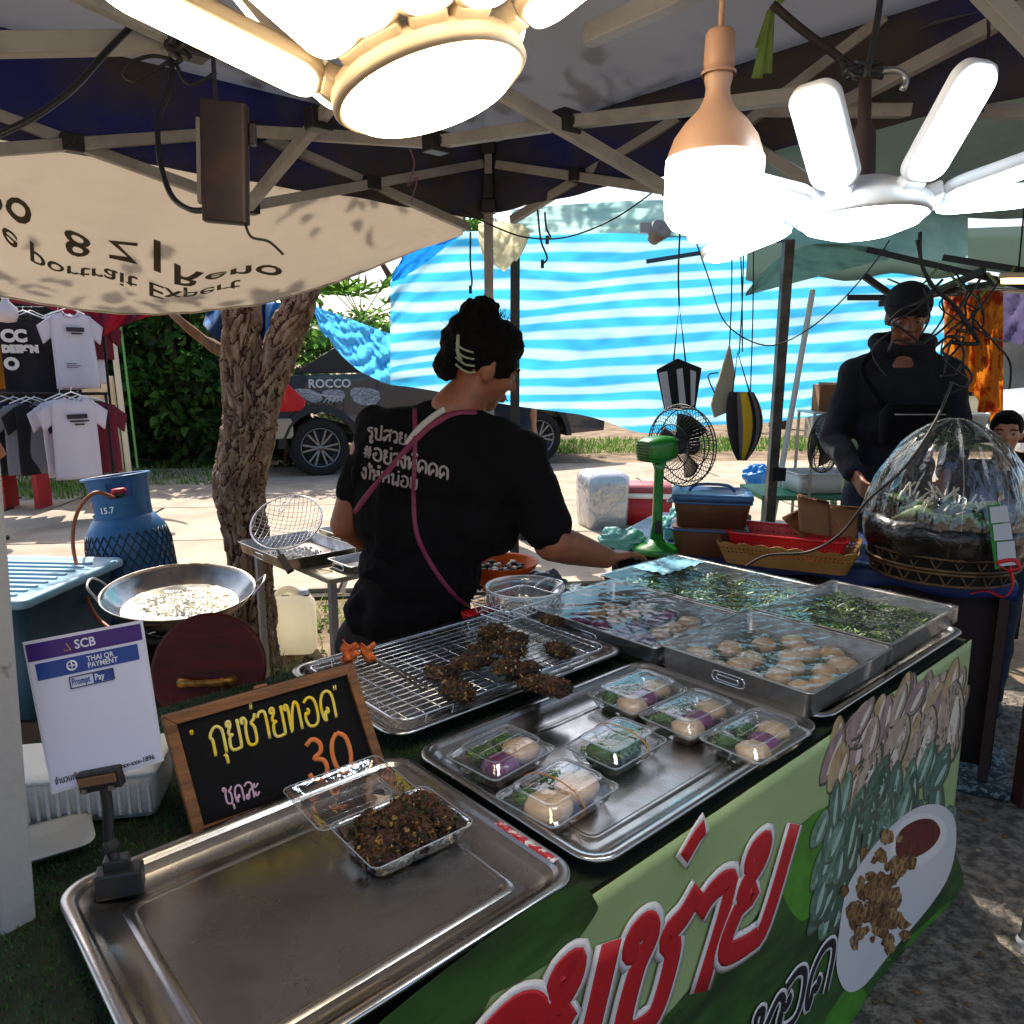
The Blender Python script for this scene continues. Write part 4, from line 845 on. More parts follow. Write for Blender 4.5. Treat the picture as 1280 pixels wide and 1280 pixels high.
# chalkboard --------------------------------------------------------------
BL = lev(242, 1050, TZ + .006); BR = lev(482, 966, TZ + .006); hx = (BR - BL).normalized(); bk = Vector((-hx.y, hx.x, 0)); upl = (Vector((0, 0, 1)) * math.cos(R(14)) + bk * math.sin(R(14))).normalized(); nb_ = hx.cross(upl).normalized()
def cb(px, py, k=0.0): return onplane(px, py, BL, nb_) + (nb_ * k)
board = thing('chalkboard', 'wood framed black menu board with hand painted Thai words and the price 30', 'sign', tuple((BL + BR) / 2)); Mc = inv(board)
CO = [cb(242, 1050), cb(482, 966), cb(438, 828), cb(200, 895)]; cen = sum(CO, Vector()) / 4
b = MB(Mc); b.plate([p + nb_ * .004 for p in CO], .008); b.build('panel', mat('blackboard', '#070505', .7, c2='#0e0b0c', ns=9, bump=.04, spec=.2), board)
wood = mat('frame_wood', '#8a5a30', .55, c2='#5e3a1c', ns=9, st=(1, 1, 8), bump=.15, bs=40)
FI = []
for i in range(4):
    a, p, c = CO[i - 1], CO[i], CO[(i + 1) % 4]; d1 = (a - p).normalized(); d2 = (c - p).normalized(); FI.append(p + (d1 + d2) * .0165)
for i in range(4):
    j = (i + 1) % 4; b = MB(Mc); b.plate([CO[i] + nb_ * .012, CO[j] + nb_ * .012, FI[j] + nb_ * .012, FI[i] + nb_ * .012], .017); b.build('frame_strip', wood, board, bevel=.0015)
b = MB(Mc); bb = (CO[2] + CO[3]) / 2 - nb_ * .006; ft = bb + bk * .16; ft.z = TZ + .004; b.bar(bb, ft, .02, .008); b.build('back_leg', wood, board)
chalk = {'y': mat('paint_yellow', '#e8c400', .7, c2='#d9cf86', ns=5, thr=(.45, .6)), 'o': mat('paint_orange', '#d9773a', .7), 'p': mat('paint_pink', '#c9a0b4', .7)}
def cw(body, o_, rt, up, w, m, nm='lettering', sp=1.0):
    b = MB(Mc); hand(b, body, 1.0, w, lambda x, y: cb(o_[0] + rt[0] * x + up[0] * y, o_[1] + rt[1] * x + up[1] * y, .0046), flat=.25, nrm=nb_, jit=.03, sp=sp); b.build(nm, chalk[m], board)
cw('กุยช่ายทอด', (266, 945), (23.5, -7.4), (-7, -35), .0026, 'y'); cw('ชุดละ', (281, 1005), (14.5, -3.4), (-4, -20), .0017, 'p'); cw('30', (388, 978), (38, -10), (-10, -50), .0042, 'o')
cw('"', (246, 948), (20, -5), (-8, -30), .0012, 'y'); cw('"', (424, 893), (20, -5), (-8, -30), .0012, 'y')
# tongs with orange bow hooked on the board corner
tg = thing('tongs', 'dark steel tongs with orange rag tied on, resting on rack and board corner', 'tongs', tuple(cb(462, 826))); Mg = inv(tg)
A = cb(448, 822) + Vector((0, 0, .012)); B2 = lev(528, 862, TZ + .055); b = MB(Mg)
b.tube([A, (A + B2) / 2 + Vector((0, 0, .004)), B2], .003, 8); b.tube([A, (A + B2) / 2 + Vector((.012, .004, .002)), B2 + Vector((.012, .006, 0))], .003, 8); b.build('arms', steel_d, tg)
rag = mat('orange_rag', '#c8642a', .85, c2='#8f3f16', ns=30, bump=.3)
for sx, q in ((-1, .0), (1, .5), (-1, 1.3)):
    b = MB(Mg); b.grid(lambda s, t: A + Vector((sx * .026 * s + .004 * math.sin(t * 9), .004 * math.sin(s * 6 + q * 3), -.012 * s * q + (t - .5) * .018 * (1 + s) + .003 * math.sin(s * 8 + q))), 10, 6, th=.0012); b.build('rag_loop', rag, tg)
# payment card --------------------------------------------------------------
cbase = lev(152, 1100, TZ + .03); cn = Vector((.10, -1, .12)).normalized()
def cp(px, py, k=0.0): return onplane(px, py, Vector((0, .945, 1)), cn) + cn * k
cs = thing('card_stand', 'black clip stand clamped to the tray rim holding the payment card', 'stand', tuple(cbase)); Mk = inv(cs)
def lbox(name, px0, px1, py0, py1, th, Y, m=black, par=None, mm=None):
    P = [dep(px0, py1, Y), dep(px1, py1, Y), dep(px1, py0, Y), dep(px0, py0, Y)]; b = MB(mm or Mk); b.plate([p - Vector((0, th / 2, 0)) for p in P], -th if False else th); return b.build(name, m, par or cs, bevel=.0015)
b = MB(Mk); c_ = lev(150, 1100, TZ + .03); b.box(c_, (.055, .028, .034), (0, 0, .3)); b.build('clamp', black, cs, bevel=.003)
b = MB(Mk); b.box(c_ + Vector((-.004, .004, .022)), (.030, .02, .016), (0, 0, .3)); b.build('hinge', black, cs, bevel=.002)
b = MB(Mk); b.tube([c_ + Vector((-.004, .004, .022)), c_ + Vector((-.012, .006, .05)), cp(134, 1010, -.002), cp(130, 978, .0)], .0065, 10, k=4); b.build('arm', black, cs)
b = MB(Mk); b.ball(c_ + Vector((-.01, .005, .046)), .010, 14, 9); b.build('joint', rubber, cs)
p0 = cp(128, 972, .004); b = MB(Mk); b.box(p0, (.052, .014, .026), (0, -.15, .1)); b.build('jaw', black, cs, bevel=.002)
b = MB(Mk); b.box(p0 + Vector((0, -.009, .003)), (.044, .004, .010), (0, -.15, .1)); b.build('jaw_pad', mat('brown_foam', '#6b4e33', .8), cs)
for sx in (-1, 1): b = MB(Mk); b.box(p0 + Vector((sx * .017, -.009, -.009 + sx * .0025)), (.006, .004, .006)); b.build('screw', steel_d, cs)
card = thing('payment_card', 'laminated white payment card with purple and blue header bands, held by the clip stand', 'card', tuple(cp(115, 975))); Mk2 = inv(card)
CC = [(65, 993), (205, 951), (178, 775), (28, 803)]
def cst(s, t, k): # s across, t up
    x = (CC[0][0] * (1 - s) + CC[1][0] * s) * (1 - t) + (CC[3][0] * (1 - s) + CC[2][0] * s) * t; y = (CC[0][1] * (1 - s) + CC[1][1] * s) * (1 - t) + (CC[3][1] * (1 - s) + CC[2][1] * s) * t; return cp(x, y, k)
b = MB(Mk2); b.plate([cst(0, 0, 0), cst(1, 0, 0), cst(1, 1, 0), cst(0, 1, 0)], .001); b.build('lamination', mat('lamination', '#c6c8d8', .15, coat=.5), card)
b = MB(Mk2); b.plate([cst(.02, .02, .0006), cst(.98, .02, .0006), cst(.98, .98, .0006), cst(.02, .98, .0006)], .0004); b.build('paper', mat('card_paper', '#c9cbe0', .5), card)
def cq(s0, s1, t0, t1, k, m, nm='printed_band'):
    b = MB(Mk2); b.plate([cst(s0, t0, k), cst(s1, t0, k), cst(s1, t1, k), cst(s0, t1, k)], .0003); return b.build(nm, m, card)
pur = mat('print_purple', '#3a1c6e', .4); blu = mat('print_blue', '#1c3f8a', .4); whi = mat('print_paper_white', '#d6d8e6', .5); ik = mat('print_ink', '#15131c', .5)
cq(.02, .98, .865, .98, .001, pur); cq(.07, .93, .735, .845, .001, blu)
def ct(body, s0, t0, h, k, m, sx=.75, off=.01, shear=0):
    vs, fs = text_geo(body, 1.0, off=off, shear=shear); b = MB(Mk2); b.add([cst(s0 + v.x * h * sx * 1.2, t0 + v.y * h, k) for v in vs], fs); b.build('lettering', m, card)
ct('SCB', .42, .895, .085, .0016, whi, 1.0, .02); ct('THAI QR', .5, .795, .05, .0016, whi, .95, .015); ct('PAYMENT', .5, .752, .05, .0016, whi, .95, .015)
b = MB(Mk2); b.tube([cst(.33, .895, .0014), cst(.355, .94, .0014), cst(.385, .895, .0014)], .0008, 5, closed=True); b.build('emblem', mat('print_gold', '#c9a060', .5), card)
b = MB(Mk2); b.tube([cst(.37 + .04 * math.cos(a), .79 + .03 * math.sin(a), .0014) for a in [6.283 * i / 16 for i in range(16)]], .0011, 5, closed=True); b.tube([cst(.33, .79, .0014), cst(.41, .79, .0014)], .0008, 5); b.tube([cst(.37, .76, .0014), cst(.37, .82, .0014)], .0008, 5); b.build('emblem', whi, card)
for q0, q1 in (((.33, .64), (.70, .64)), ((.70, .64), (.70, .715)), ((.70, .715), (.33, .715)), ((.33, .715), (.33, .64))):
    b = MB(Mk2); b.tube([cst(*q0, .0014), cst(*q1, .0014)], .0006, 5); b.build('box_rule', ik, card)
cq(.525, .70, .645, .71, .0011, blu); ct('Prompt', .345, .66, .062, .0016, blu, .68, .02); ct('Pay', .54, .66, .062, .0018, whi, .8, .02)
ct('จำนวนเงิน', .05, .055, .06, .0016, ik, .8, .02); ct('xxx-xxx-1896', .62, .035, .048, .0016, ik, .95, .02)
# white post at the left ------------------------------------------------------
wp = thing('white_post', 'weathered white painted square post at the left edge of the picture', 'post', (-.66, .84, 0)); M = inv(wp)
b = MB(M); a = dep(-22, 700, .86); c_ = dep(24, 1250, .84); d_ = (c_ - a).normalized(); b.bar(a - d_ * .9, a + d_ * 1.45, .04, .04); b.build('tube', mat('chipped_white_paint', '#8f8f90', .5, c2='#4c4846', ns=14, thr=(.62, .7), bump=.1), wp, bevel=.004)
# dish and foam box ------------------------------------------------------------
dish = thing('plastic_tray', 'shallow off-white plastic lid lying on the turf behind the front tray', 'lid', tuple(lev(58, 1058, TZ + .01)), TA - .15)
b = MB(); b.loft([rr(.12 - 2 * i, .095 - 2 * i, .02, z, 5) for i, z in ((.014, 0), (.004, .010), (0, .011), (0, .0135), (.006, .0125), (.016, .003), (.02, .002))]); b.build('shell', mat('offwhite_plastic', '#a9a49a', .45), dish)
fb = thing('foam_box', 'white ribbed foam box lying behind the payment card', 'box', tuple(lev(112, 1005, TZ + .005)), .18); b = MB(); b.loft([rr(.22, .10, .012, 0), rr(.225, .105, .012, .012), rr(.235, .115, .012, .062), rr(.235, .115, .008, .07)]); b.build('body', mat('foam_white', '#a8a6a2', .8, bump=.2, bs=150), fb)
for i in range(16): b = MB(); b.box((-.105 + .014 * i, -.0565, .036), (.004, .005, .05)); b.build('rib', mat('foam_white', '#a8a6a2', .8), fb)
b = MB(); b.loft([rr(.24, .12, .010, .071), rr(.24, .12, .010, .08), rr(.22, .10, .010, .084)]); b.build('lid', mat('foam_lid', '#d6d4cf', .8, bump=.2, bs=150), fb)
# wok and burner ------------------------------------------------------------------
WC = dep(224, 733, 2.42); wz = WC.z
wok = thing('wok', 'wide steel wok of foaming frying oil on the gas burner', 'wok', (WC.x, WC.y, wz - .12), .2); wok.rotation_euler = (R(7), R(2), .2); wok.scale = (.92, .92, .92)
prof = []
for i in range(17):
    t = i / 16; prof.append((.252 * math.sin(t * 1.25) / math.sin(1.25), .12 * (1 - math.cos(t * 1.25)) / (1 - math.cos(1.25))))
inn = [(max(0, r_ - .003), z + .003) for r_, z in prof[::-1]]
b = MB(); b.lathe(prof + [(.256, .122), (.257, .125), (.253, .1255)] + inn[1:], 56); b.build('bowl', mat('wok_steel', '#b8b4ac', .28, m=1, c2='#6a6056', ns=3, rv=.1, thr=(.45, .7), bump=.05, bs=12), wok)
b = MB(); b.grid(lambda s, t: (.195 * t * math.cos(6.2832 * s), .195 * t * math.sin(6.2832 * s), .063 + .004 * noise.noise(Vector((t * math.cos(6.2832 * s) * 9, t * math.sin(6.2832 * s) * 9, 0)))), 60, 24); b.build('oil', mat('frying_oil', '#e8dcb8', .06, c2='#f7f2e2', ns=4, bump=.12, bs=30, spec=.9, coat=1), wok)
b = MB()
for i in range(420):
    a, q = random.uniform(0, 6.28), random.random() ** .6 * .15; s = random.uniform(.002, .005); b.ball((q * math.cos(a) + .02, q * math.sin(a) * .8 + .02, .066), (s, s, s * .7), 6, 4)
o = b.build('oil_foam', mat('oil_foam', '#e9e2cc', .3, coat=.5), wok); o['kind'] = 'stuff'
for sx in (-1, 1):
    b = MB(); b.tube([(sx * .245, -.06, .105), (sx * .262, -.055, .13), (sx * .285, -.04, .155), (sx * .29, 0, .165), (sx * .285, .04, .155), (sx * .262, .055, .13), (sx * .245, .06, .105)], .0045, 8, k=3); b.build('handle', steel_d, wok)
bu = thing('gas_burner', 'black iron ring burner on legs under the wok', 'burner', (WC.x, WC.y, 0)); iron = mat('black_iron', '#1c1a18', .7, m=.5, bump=.2)
b = MB(); b.tube([(.15 * math.cos(a), .15 * math.sin(a), wz - .135) for a in [6.283 * i / 28 for i in range(28)]], .011, 8, closed=True); b.build('ring', iron, bu)
b = MB(); b.lathe([(.001, wz - .2), (.06, wz - .2), (.075, wz - .18), (.06, wz - .165), (.001, wz - .16)], 24); b.build('burner_head', iron, bu)
for i in range(4):
    a = 1.57 * i + .5; b = MB(); b.tube([(.15 * math.cos(a), .15 * math.sin(a), wz - .13), (.17 * math.cos(a), .17 * math.sin(a), wz - .3), (.19 * math.cos(a), .19 * math.sin(a), 0)], .011, 8); b.build('leg', iron, bu)
    b = MB(); b.bar((.15 * math.cos(a), .15 * math.sin(a), wz - .14), (.02 * math.cos(a), .02 * math.sin(a), wz - .19), .012, .02); b.build('pan_support', iron, bu)
b = MB(); b.lathe([(.19, wz - .42), (.2, wz - .42), (.2, wz - .2), (.19, wz - .2)], 30); b.build('wind_guard', iron, bu)
# gas cylinder -----------------------------------------------------------------------
gc = dep(168, 700, 3.05); GZ = .30; gas = thing('gas_cylinder', 'blue gas cylinder in black diamond netting behind the wok', 'gas cylinder', (gc.x + .03, gc.y, GZ)); gas.rotation_euler = (R(-2), R(-7), 0)
gb = mat('cylinder_blue', '#1f5a88', .42, c2='#1a486e', ns=5, bump=.08, bs=30, thr=(.4, .7)); b = MB()
b.lathe([(.001, .03), (.10, .03), (.145, .06), (.158, .12), (.160, .3), (.158, .44), (.146, .5), (.115, .545), (.06, .57), (.001, .575)], 44); b.build('body', gb, gas)
b = MB(); b.lathe([(.11, 0), (.125, 0), (.125, .06), (.11, .06)], 32); b.build('foot_ring', gb, gas)
# collar with grip openings
b = MB(); CR = [(i, j) for i in range(48) for j in range(8)]
def colr(i, j, k): a = 2 * math.pi * i / 48; r_ = (.110 + .012 * (j / 8) ** 3 * 1.4) - k * .006; return Vector((r_ * math.cos(a), r_ * math.sin(a), .545 + .165 * j / 8))
for k in (0, 1):
    vs = [colr(i, j, k) for j in range(9) for i in range(48)]; fs = []
    for j in range(8):
        for i in range(48):
            a = (i + .5) / 48 * 360; hole = (j in (4, 5, 6) and any(abs((a - h + 180) % 360 - 180) < 24 for h in (300, 60))) or (j > 0 and abs((a - 205 + 180) % 360 - 180) < 26 and j < 8)
            if not hole: fs.append((j * 48 + i, j * 48 + (i + 1) % 48, (j + 1) * 48 + (i + 1) % 48, (j + 1) * 48 + i))
    b.add(vs, fs, 0, True)
b.tube([colr(i, 8, .5) for i in range(48)], .0055, 8, closed=True); b.build('collar', gb, gas)
b = MB(); vs, fs = text_geo('15.7', .034, off=.0006); b.add([Vector((.1155 * math.sin((v.x - .03) / .1155 + .0), -.1155 * math.cos((v.x - .03) / .1155), .575 + v.y)) for v in vs], fs); b.build('lettering', white_p, gas)
net = MB()
for sgn in (-1, 1):
    for i in range(30):
        P = []
        for j in range(15):
            z = .09 + .40 * j / 14; a = 2 * math.pi * i / 30 + sgn * j * .105; q_ = .1625 - max(0, z - .43) * .2; P.append((q_ * math.cos(a), q_ * math.sin(a), z))
        m_ = MB(); m_.tube(P, .0022, 4); m_.build('net_cord', black, gas)
b = MB(); b.lathe([(.018, .57), (.022, .575), (.022, .60), (.012, .605), (.012, .63), (.02, .632), (.02, .64), (.001, .642)], 16); b.build('valve', mat('brass', '#8a6a30', .4, m=1), gas)
redp = mat('red_plastic', '#b81c16', .4)
b = MB(); b.lathe([(.001, .638), (.026, .638), (.03, .646), (.026, .66), (.001, .662)], 10); b.box((-.045, -.02, .615), (.05, .04, .05)); b.lathe([(.001, .588), (.024, .59), (.028, .61), (.02, .632), (.001, .632)], 14, c=(-.075, -.03, 0)); b.build('regulator', redp, gas, bevel=.003)
b = MB(); b.box((0, 0, .14), (.36, .36, .28), taper=1.05); o = b.build('stand_box', mat('old_crate', '#3c3026', .9)); o.location = (gc.x + .03, gc.y, 0); tag(o, 'dark low box that the blue gas cylinder stands on', 'box')
cord('gas_hose', 'orange brown rubber hose running down from the gas cylinder', 'hose', [dep(142, 622, 2.96), dep(118, 616, 2.9), dep(97, 640, 2.85), dep(91, 678, 2.8), dep(100, 720, 2.72), dep(120, 770, 2.6), dep(160, 800, 2.5)], .0075, mat('hose_rubber', '#8a4a26', .5))
# blue crate at the left ----------------------------------------------------------------
cr = dep(96, 748, 2.34); cr.x -= .10; cr.y -= .02; ct_ = thing('storage_crate', 'large blue plastic crate with a ribbed pale lid at the left edge', 'crate', (cr.x - .40, cr.y + .28, cr.z - .42)); ct_.rotation_euler = (0, 0, R(-4))
cbl = mat('crate_blue', '#1c4257', .5, c2='#2a566c', ns=4, bump=.05); clid = mat('crate_lid_blue', '#7ea2b4', .45, c2='#6a90a4', ns=5)
b = MB(); b.loft([rr(.66, .46, .03, 0), rr(.68, .48, .03, .2), rr(.70, .50, .03, .385), rr(.72, .52, .03, .388), rr(.72, .52, .03, .40)]); b.build('body', cbl, ct_)
b = MB(); b.loft([rr(.76, .56, .03, .395), rr(.765, .565, .03, .40), rr(.765, .565, .03, .418), rr(.755, .555, .03, .424), rr(.715, .515, .03, .424), rr(.70, .50, .03, .416)]); b.build('lid', clid, ct_)
for i in range(9): b = MB(); b.loft([rr(.60, .020, .01, z, 4, -.0, -.20 + .05 * i) for z in (.414, .420)] + [rr(.59, .012, .006, .4235, 4, 0, -.20 + .05 * i)]); b.build('lid_rib', clid, ct_)
b = MB(); b.box((.12, -.262, .34), (.17, .03, .035)); b.build('handle', cbl, ct_, bevel=.006)
b = MB(); b.box((0, 0, 0), (.7, .5, cr.z - .43)); o = b.build('crate_stand', mat('stand_wood', '#4a3c2e', .9)); o.location = (cr.x - .40, cr.y + .28, (cr.z - .43) / 2); tag(o, 'dark wooden block under the large blue crate', 'stand')
# round red brown lid ---------------------------------------------------------------------
rl = dep(262, 836, 1.58); lidr = thing('round_lid', 'round dark red pan lid with a gold handle leaning behind the menu board', 'lid', tuple(rl)); lidr.rotation_euler = (R(-62), 0, R(8)); lidr.rotation_euler = (R(68), 0, R(6))
b = MB(); b.lathe([(.001, .002), (.07, .002), (.110, .001), (.119, .0), (.122, .003), (.121, .008), (.112, .0095), (.105, .008), (.07, .0095), (.03, .0105), (.001, .011)], 48); b.build('dome', mat('lid_red', '#4e0e08', .5, c2='#300804', ns=5, st=(1, 6, 1), spec=.25), lidr)
b = MB(); b.tube([(-.055, -.025, .006), (-.05, -.028, .028), (-.02, -.03, .036), (.02, -.03, .036), (.05, -.028, .028), (.055, -.025, .006)], [.013, .011, .008, .008, .011, .013], 10, k=4, flat=.7); b.build('handle', mat('gold_handle', '#a87c3a', .35, m=.7, c2='#5c3a18', ns=40), lidr)
# jerry can ----------------------------------------------------------------------------------
jp = lev(369, 812, 0); jug = thing('jerry_can', 'cloudy white plastic jerry can standing on the soil beside the tree', 'jug', tuple(jp), .12)
jm = mat('milky_plastic', '#efe9d6', .45, tl=.6, c2='#e0d6b8', ns=3, tlc='#fbf6e4'); b = MB()
b.loft([rr(.20, .15, .03, 0, 5), rr(.218, .165, .035, .012, 5), rr(.22, .168, .035, .21, 5), rr(.21, .16, .035, .25, 5), rr(.17, .13, .035, .285, 5), rr(.12, .09, .03, .30, 5)]); b.build('body', jm, jug)
b = MB(); b.tube([(-.075, 0, .262), (-.07, 0, .30), (-.03, 0, .325), (.01, 0, .318), (.03, 0, .29)], .014, 10, k=4, flat=1.3); b.build('handle', jm, jug)
b = MB(); b.lathe([(.028, .285), (.028, .32), (.001, .321)], 18, c=(.055, 0, 0)); b.build('cap', white_p, jug)
b = MB(); b.lathe([(.031, .29), (.032, .296), (.029, .298)], 18, c=(.055, 0, 0)); b.box((-.03, -.028, .298), (.04, .01, .006)); b.build('cap_ring', black, jug)
# side table with steel pans ------------------------------------------------------------------
sz = .70; sTF = TF(1.59, 2.72, 0)
stb = thing('side_table', 'low folding table of pans behind the woman, beside the tree', 'table', tuple(sTF), TA)
b = MB(); b.box((0, 0, sz - .012), (.62, .66, .02)); b.build('table_top', mat('pale_top', '#b7ad93', .4, c2='#8f8468', ns=4), stb, bevel=.004)
for x in (-.29, .29):
    for y in (-.31, .31): b = MB(); b.box((x, y, (sz - .02) / 2), (.025, .025, sz - .02)); b.build('leg', frame_m, stb)
def pan(label, u0, u1, v0, v1, h, z=sz):
    w, d = u1 - u0, v1 - v0
    r_ = thing('steel_pan', label, 'pan', tuple(TF((u0 + u1) / 2, (v0 + v1) / 2, z)), TA); b = MB()
    b.loft([rr(w - 2 * i, d - 2 * i, .015, z_, 4) for i, z_ in ((.016, 0), (.012, .003), (.006, h - .003), (0, h - .002), (0, h), (.008, h), (.012, .005), (.016, .003))]); b.build('pan', steel_d, r_)
    for s_ in (-1, 1): b = MB(); b.tube([(s_ * w / 2, p_.x, h * .5 + p_.y) for p_ in rr(.08, .02, .009, 0, 4)], .0025, 6, closed=True); b.build('handle', chrome, r_)
    return r_
tp1 = pan('steel pan holding the frying basket at the corner near the tree', 1.20, 1.52, 2.58, 3.0, .045); tp2 = pan('steel pan at the back of the low table behind the arm', 1.56, 1.88, 2.66, 3.02, .045); tp3 = pan('shallow steel pan of white crumbs nearest the woman', 1.36, 1.66, 2.38, 2.56, .03)
b = MB()
for i in range(260): q = Vector((random.gauss(-.02, .05), random.gauss(0, .04), .006)); b.ball(q, random.uniform(.003, .008), 5, 4)
o = b.build('flour_crumbs', mat('flour', '#d8d4c8', .9)); o.location = tp1.location; o.rotation_euler = tp1.rotation_euler; tag(o, kind='stuff')
fk = dep(358, 652, 2.86); fbk = thing('frying_basket', 'round wire frying skimmer with wooden grip resting on the pans', 'skimmer', tuple(fk)); fbk.rotation_euler = (R(38), 0, R(-4)); RB = .135
b = MB(); b.tube([(RB * math.cos(a), RB * math.sin(a), 0) for a in [6.283 * i / 40 for i in range(40)]], .0035, 8, closed=True); b.build('rim', chrome, fbk)
for ax in (0, 1):
    for i in range(15):
        c_ = -RB + 2 * RB * (i + .5) / 15; h_ = math.sqrt(RB * RB - c_ * c_); P = []
        for k in range(9):
            t = -h_ + 2 * h_ * k / 8; z = -.045 * (1 - (t * t + c_ * c_) / RB ** 2); P.append((c_, t, z) if ax else (t, c_, z))
        b = MB(); b.tube(P, .0011, 4); b.build('wire', chrome, fbk)
b = MB(); b.tube([(.0, -RB, 0), (.02, -RB - .03, .0), (.03, -RB - .05, .005)], .005, 8); b.bar((.02, -RB - .03, 0), (.075, -RB - .10, .0), .026, .016); b.build('handle', mat('grip_wood', '#3c2c1e', .7), fbk, bevel=.003)
b = MB(); b.tube([(-.02, RB, 0), (-.03, .02, .04), (-.012, .0, .045), (.0, RB, 0)], .002, 6); b.build('brace', chrome, fbk)

# ---------------------------------------------------------------- lamps that are lit
def lit(name, c, e):
    if name in MATS: return MATS[name]
    return mat(name, c, .4, emit=e)
warm = lit('warm_diffuser', (1, .80, .52), 9); cool = lit('cool_diffuser', (.80, .92, 1), 10)
shell_w = mat('lamp_shell_warm', '#d9c6a8', .45); shell_c = mat('lamp_shell_white', '#d5d9de', .45)
def fan_lamp(label, c, rad, bl, bw, tilt, blades, glow, shell, stem):
    """disc with fold-out glowing panels; blades: (angle, droop)"""
    root = thing('fan_lamp', label, 'lamp', tuple(c)); root.rotation_euler = tilt; b = MB()
    b.lathe([(.001, .045), (rad * .45, .045), (rad * .85, .032), (rad * 1.03, .018), (rad * 1.05, .004), (rad * 1.0, 0), (rad * .96, .002)], 44); b.build('housing', shell, root)
    b = MB(); b.lathe([(.001, -.020), (rad * .5, -.017), (rad * .85, -.008), (rad * .97, .001)], 44); b.build('diffuser', glow, root)
    for a, dr in blades:
        Q = Matrix.Rotation(a, 4, 'Z') @ Matrix.Translation((rad * 1.02, 0, .012)) @ Matrix.Rotation(dr, 4, 'Y')
        b = MB(Q); b.loft([[Vector((p.x + bl / 2 + .012, p.y, z)) for p in rr(bl - i * 2, bw - i * 2, bw * .34, 0, 8)] for i, z in ((.004, .014), (0, .010), (0, .002), (.003, 0))]); b.build('blade_back', shell, root)
        b = MB(Q); b.loft([[Vector((p.x + bl / 2 + .012, p.y, z)) for p in rr(bl - .006 - i * 2, bw - .006 - i * 2, bw * .33, 0, 8)] for i, z in ((0, .001), (.001, -.004), (.006, -.007))]); b.build('blade_diffuser', glow, root)
        b = MB(Q); b.box((-.002, 0, .010), (.03, bw * .55, .016)); b.build('hinge', shell, root, bevel=.003)
    w_ = 1 if rad > .08 else .55; b = MB(); b.lathe([(.001, .16), (.013 * w_, .16), (.014 * w_, .11), (.024 * w_, .10), (.026 * w_, .045)], 20); b.build('socket', shell if rad > .08 else mat('socket_dark', '#3a2a24', .5), root)
    if stem: cord('hanging_wire', stem, 'cord', [Vector(c) + root.rotation_euler.to_matrix() @ Vector((0, 0, .158)), Vector(c) + Vector((.01, .02, .30)), Vector(c) + Vector((0, .05, .62))], .004)
    return root
L1 = dep(540, 116, .76)
fan_lamp('large warm glowing fan lamp close overhead at the top', L1, .087, .185, .058, (R(-2), R(-17), 0), [(R(a), R(d)) for a, d in ((237, -32), (202, -36), (254, -36), (279, -32), (303, -24), (337, -10), (160, -66), (120, -75), (75, -75), (30, -70))], warm, shell_w, None)
L2 = dep(1077, 276, .98)
fan_lamp('cool white glowing fan lamp hanging right of the round bulb', L2, .074, .122, .054, (R(-3), R(-2), 0), [(R(a), R(d)) for a, d in ((228, -46), (289, -50), (335, -14), (357, -2), (200, -8), (172, 8), (138, 12), (58, -6))], cool, shell_c, 'dark cord holding the cool white fan lamp')
bc = dep(892, 227, .92); bl_ = thing('bulb_lamp', 'big glowing bottle bulb with a brown shell hanging on a cord', 'lamp', tuple(bc)); bl_.scale = (.9, .9, .9); bsh = mat('bulb_shell', '#b3907a', .45, c2='#a07e68', ns=3); b = MB()
b.lathe([(.001, .13), (.016, .13), (.017, .118), (.0145, .108), (.0155, .098), (.022, .084), (.038, .068), (.051, .05), (.0575, .032), (.059, .024)], 40); b.build('shell', bsh, bl_)
b = MB(); b.lathe([(.0595, .026), (.060, .018), (.060, -.028), (.058, -.044), (.050, -.055), (.03, -.062), (.001, -.064)], 40); b.build('diffuser', lit('bulb_glow', (.93, .96, 1), 11), bl_)
b = MB(); b.lathe([(.001, .172), (.0145, .172), (.0175, .168), (.0185, .135), (.0175, .128), (.021, .126), (.021, .122)], 24); b.build('socket', mat('socket_brown', '#a5806a', .5), bl_)
b = MB(); b.tube([(0, 0, .17), (.001, 0, .3), (.003, 0, .5)], .0035, 8); b.build('cord', bsh, bl_)
# speaker-like box on a cord
sb = thing('hanging_box', 'flat dark brown power box hanging on a black cable from the tent frame', 'box', tuple(dep(282, 205, 1.25))); sb.rotation_euler = (0, R(3), R(10))
b = MB(); b.loft([rr(.068, .03, .008, z, 4) for z in (-.086, -.084, .084, .086)]); b.build('body', mat('dark_brown_plastic', '#24120c', .5, c2='#3c2416', ns=12, thr=(.5, .7)), sb, bevel=.002)
b = MB(); b.box((-.037, 0, 0), (.006, .02, .12)); b.build('side_strip', mat('grey_strip', '#6b645c', .5), sb)
b = MB(); b.box((.040, .0, .045), (.010, .018, .03)); b.build('plug', black, sb, bevel=.002)
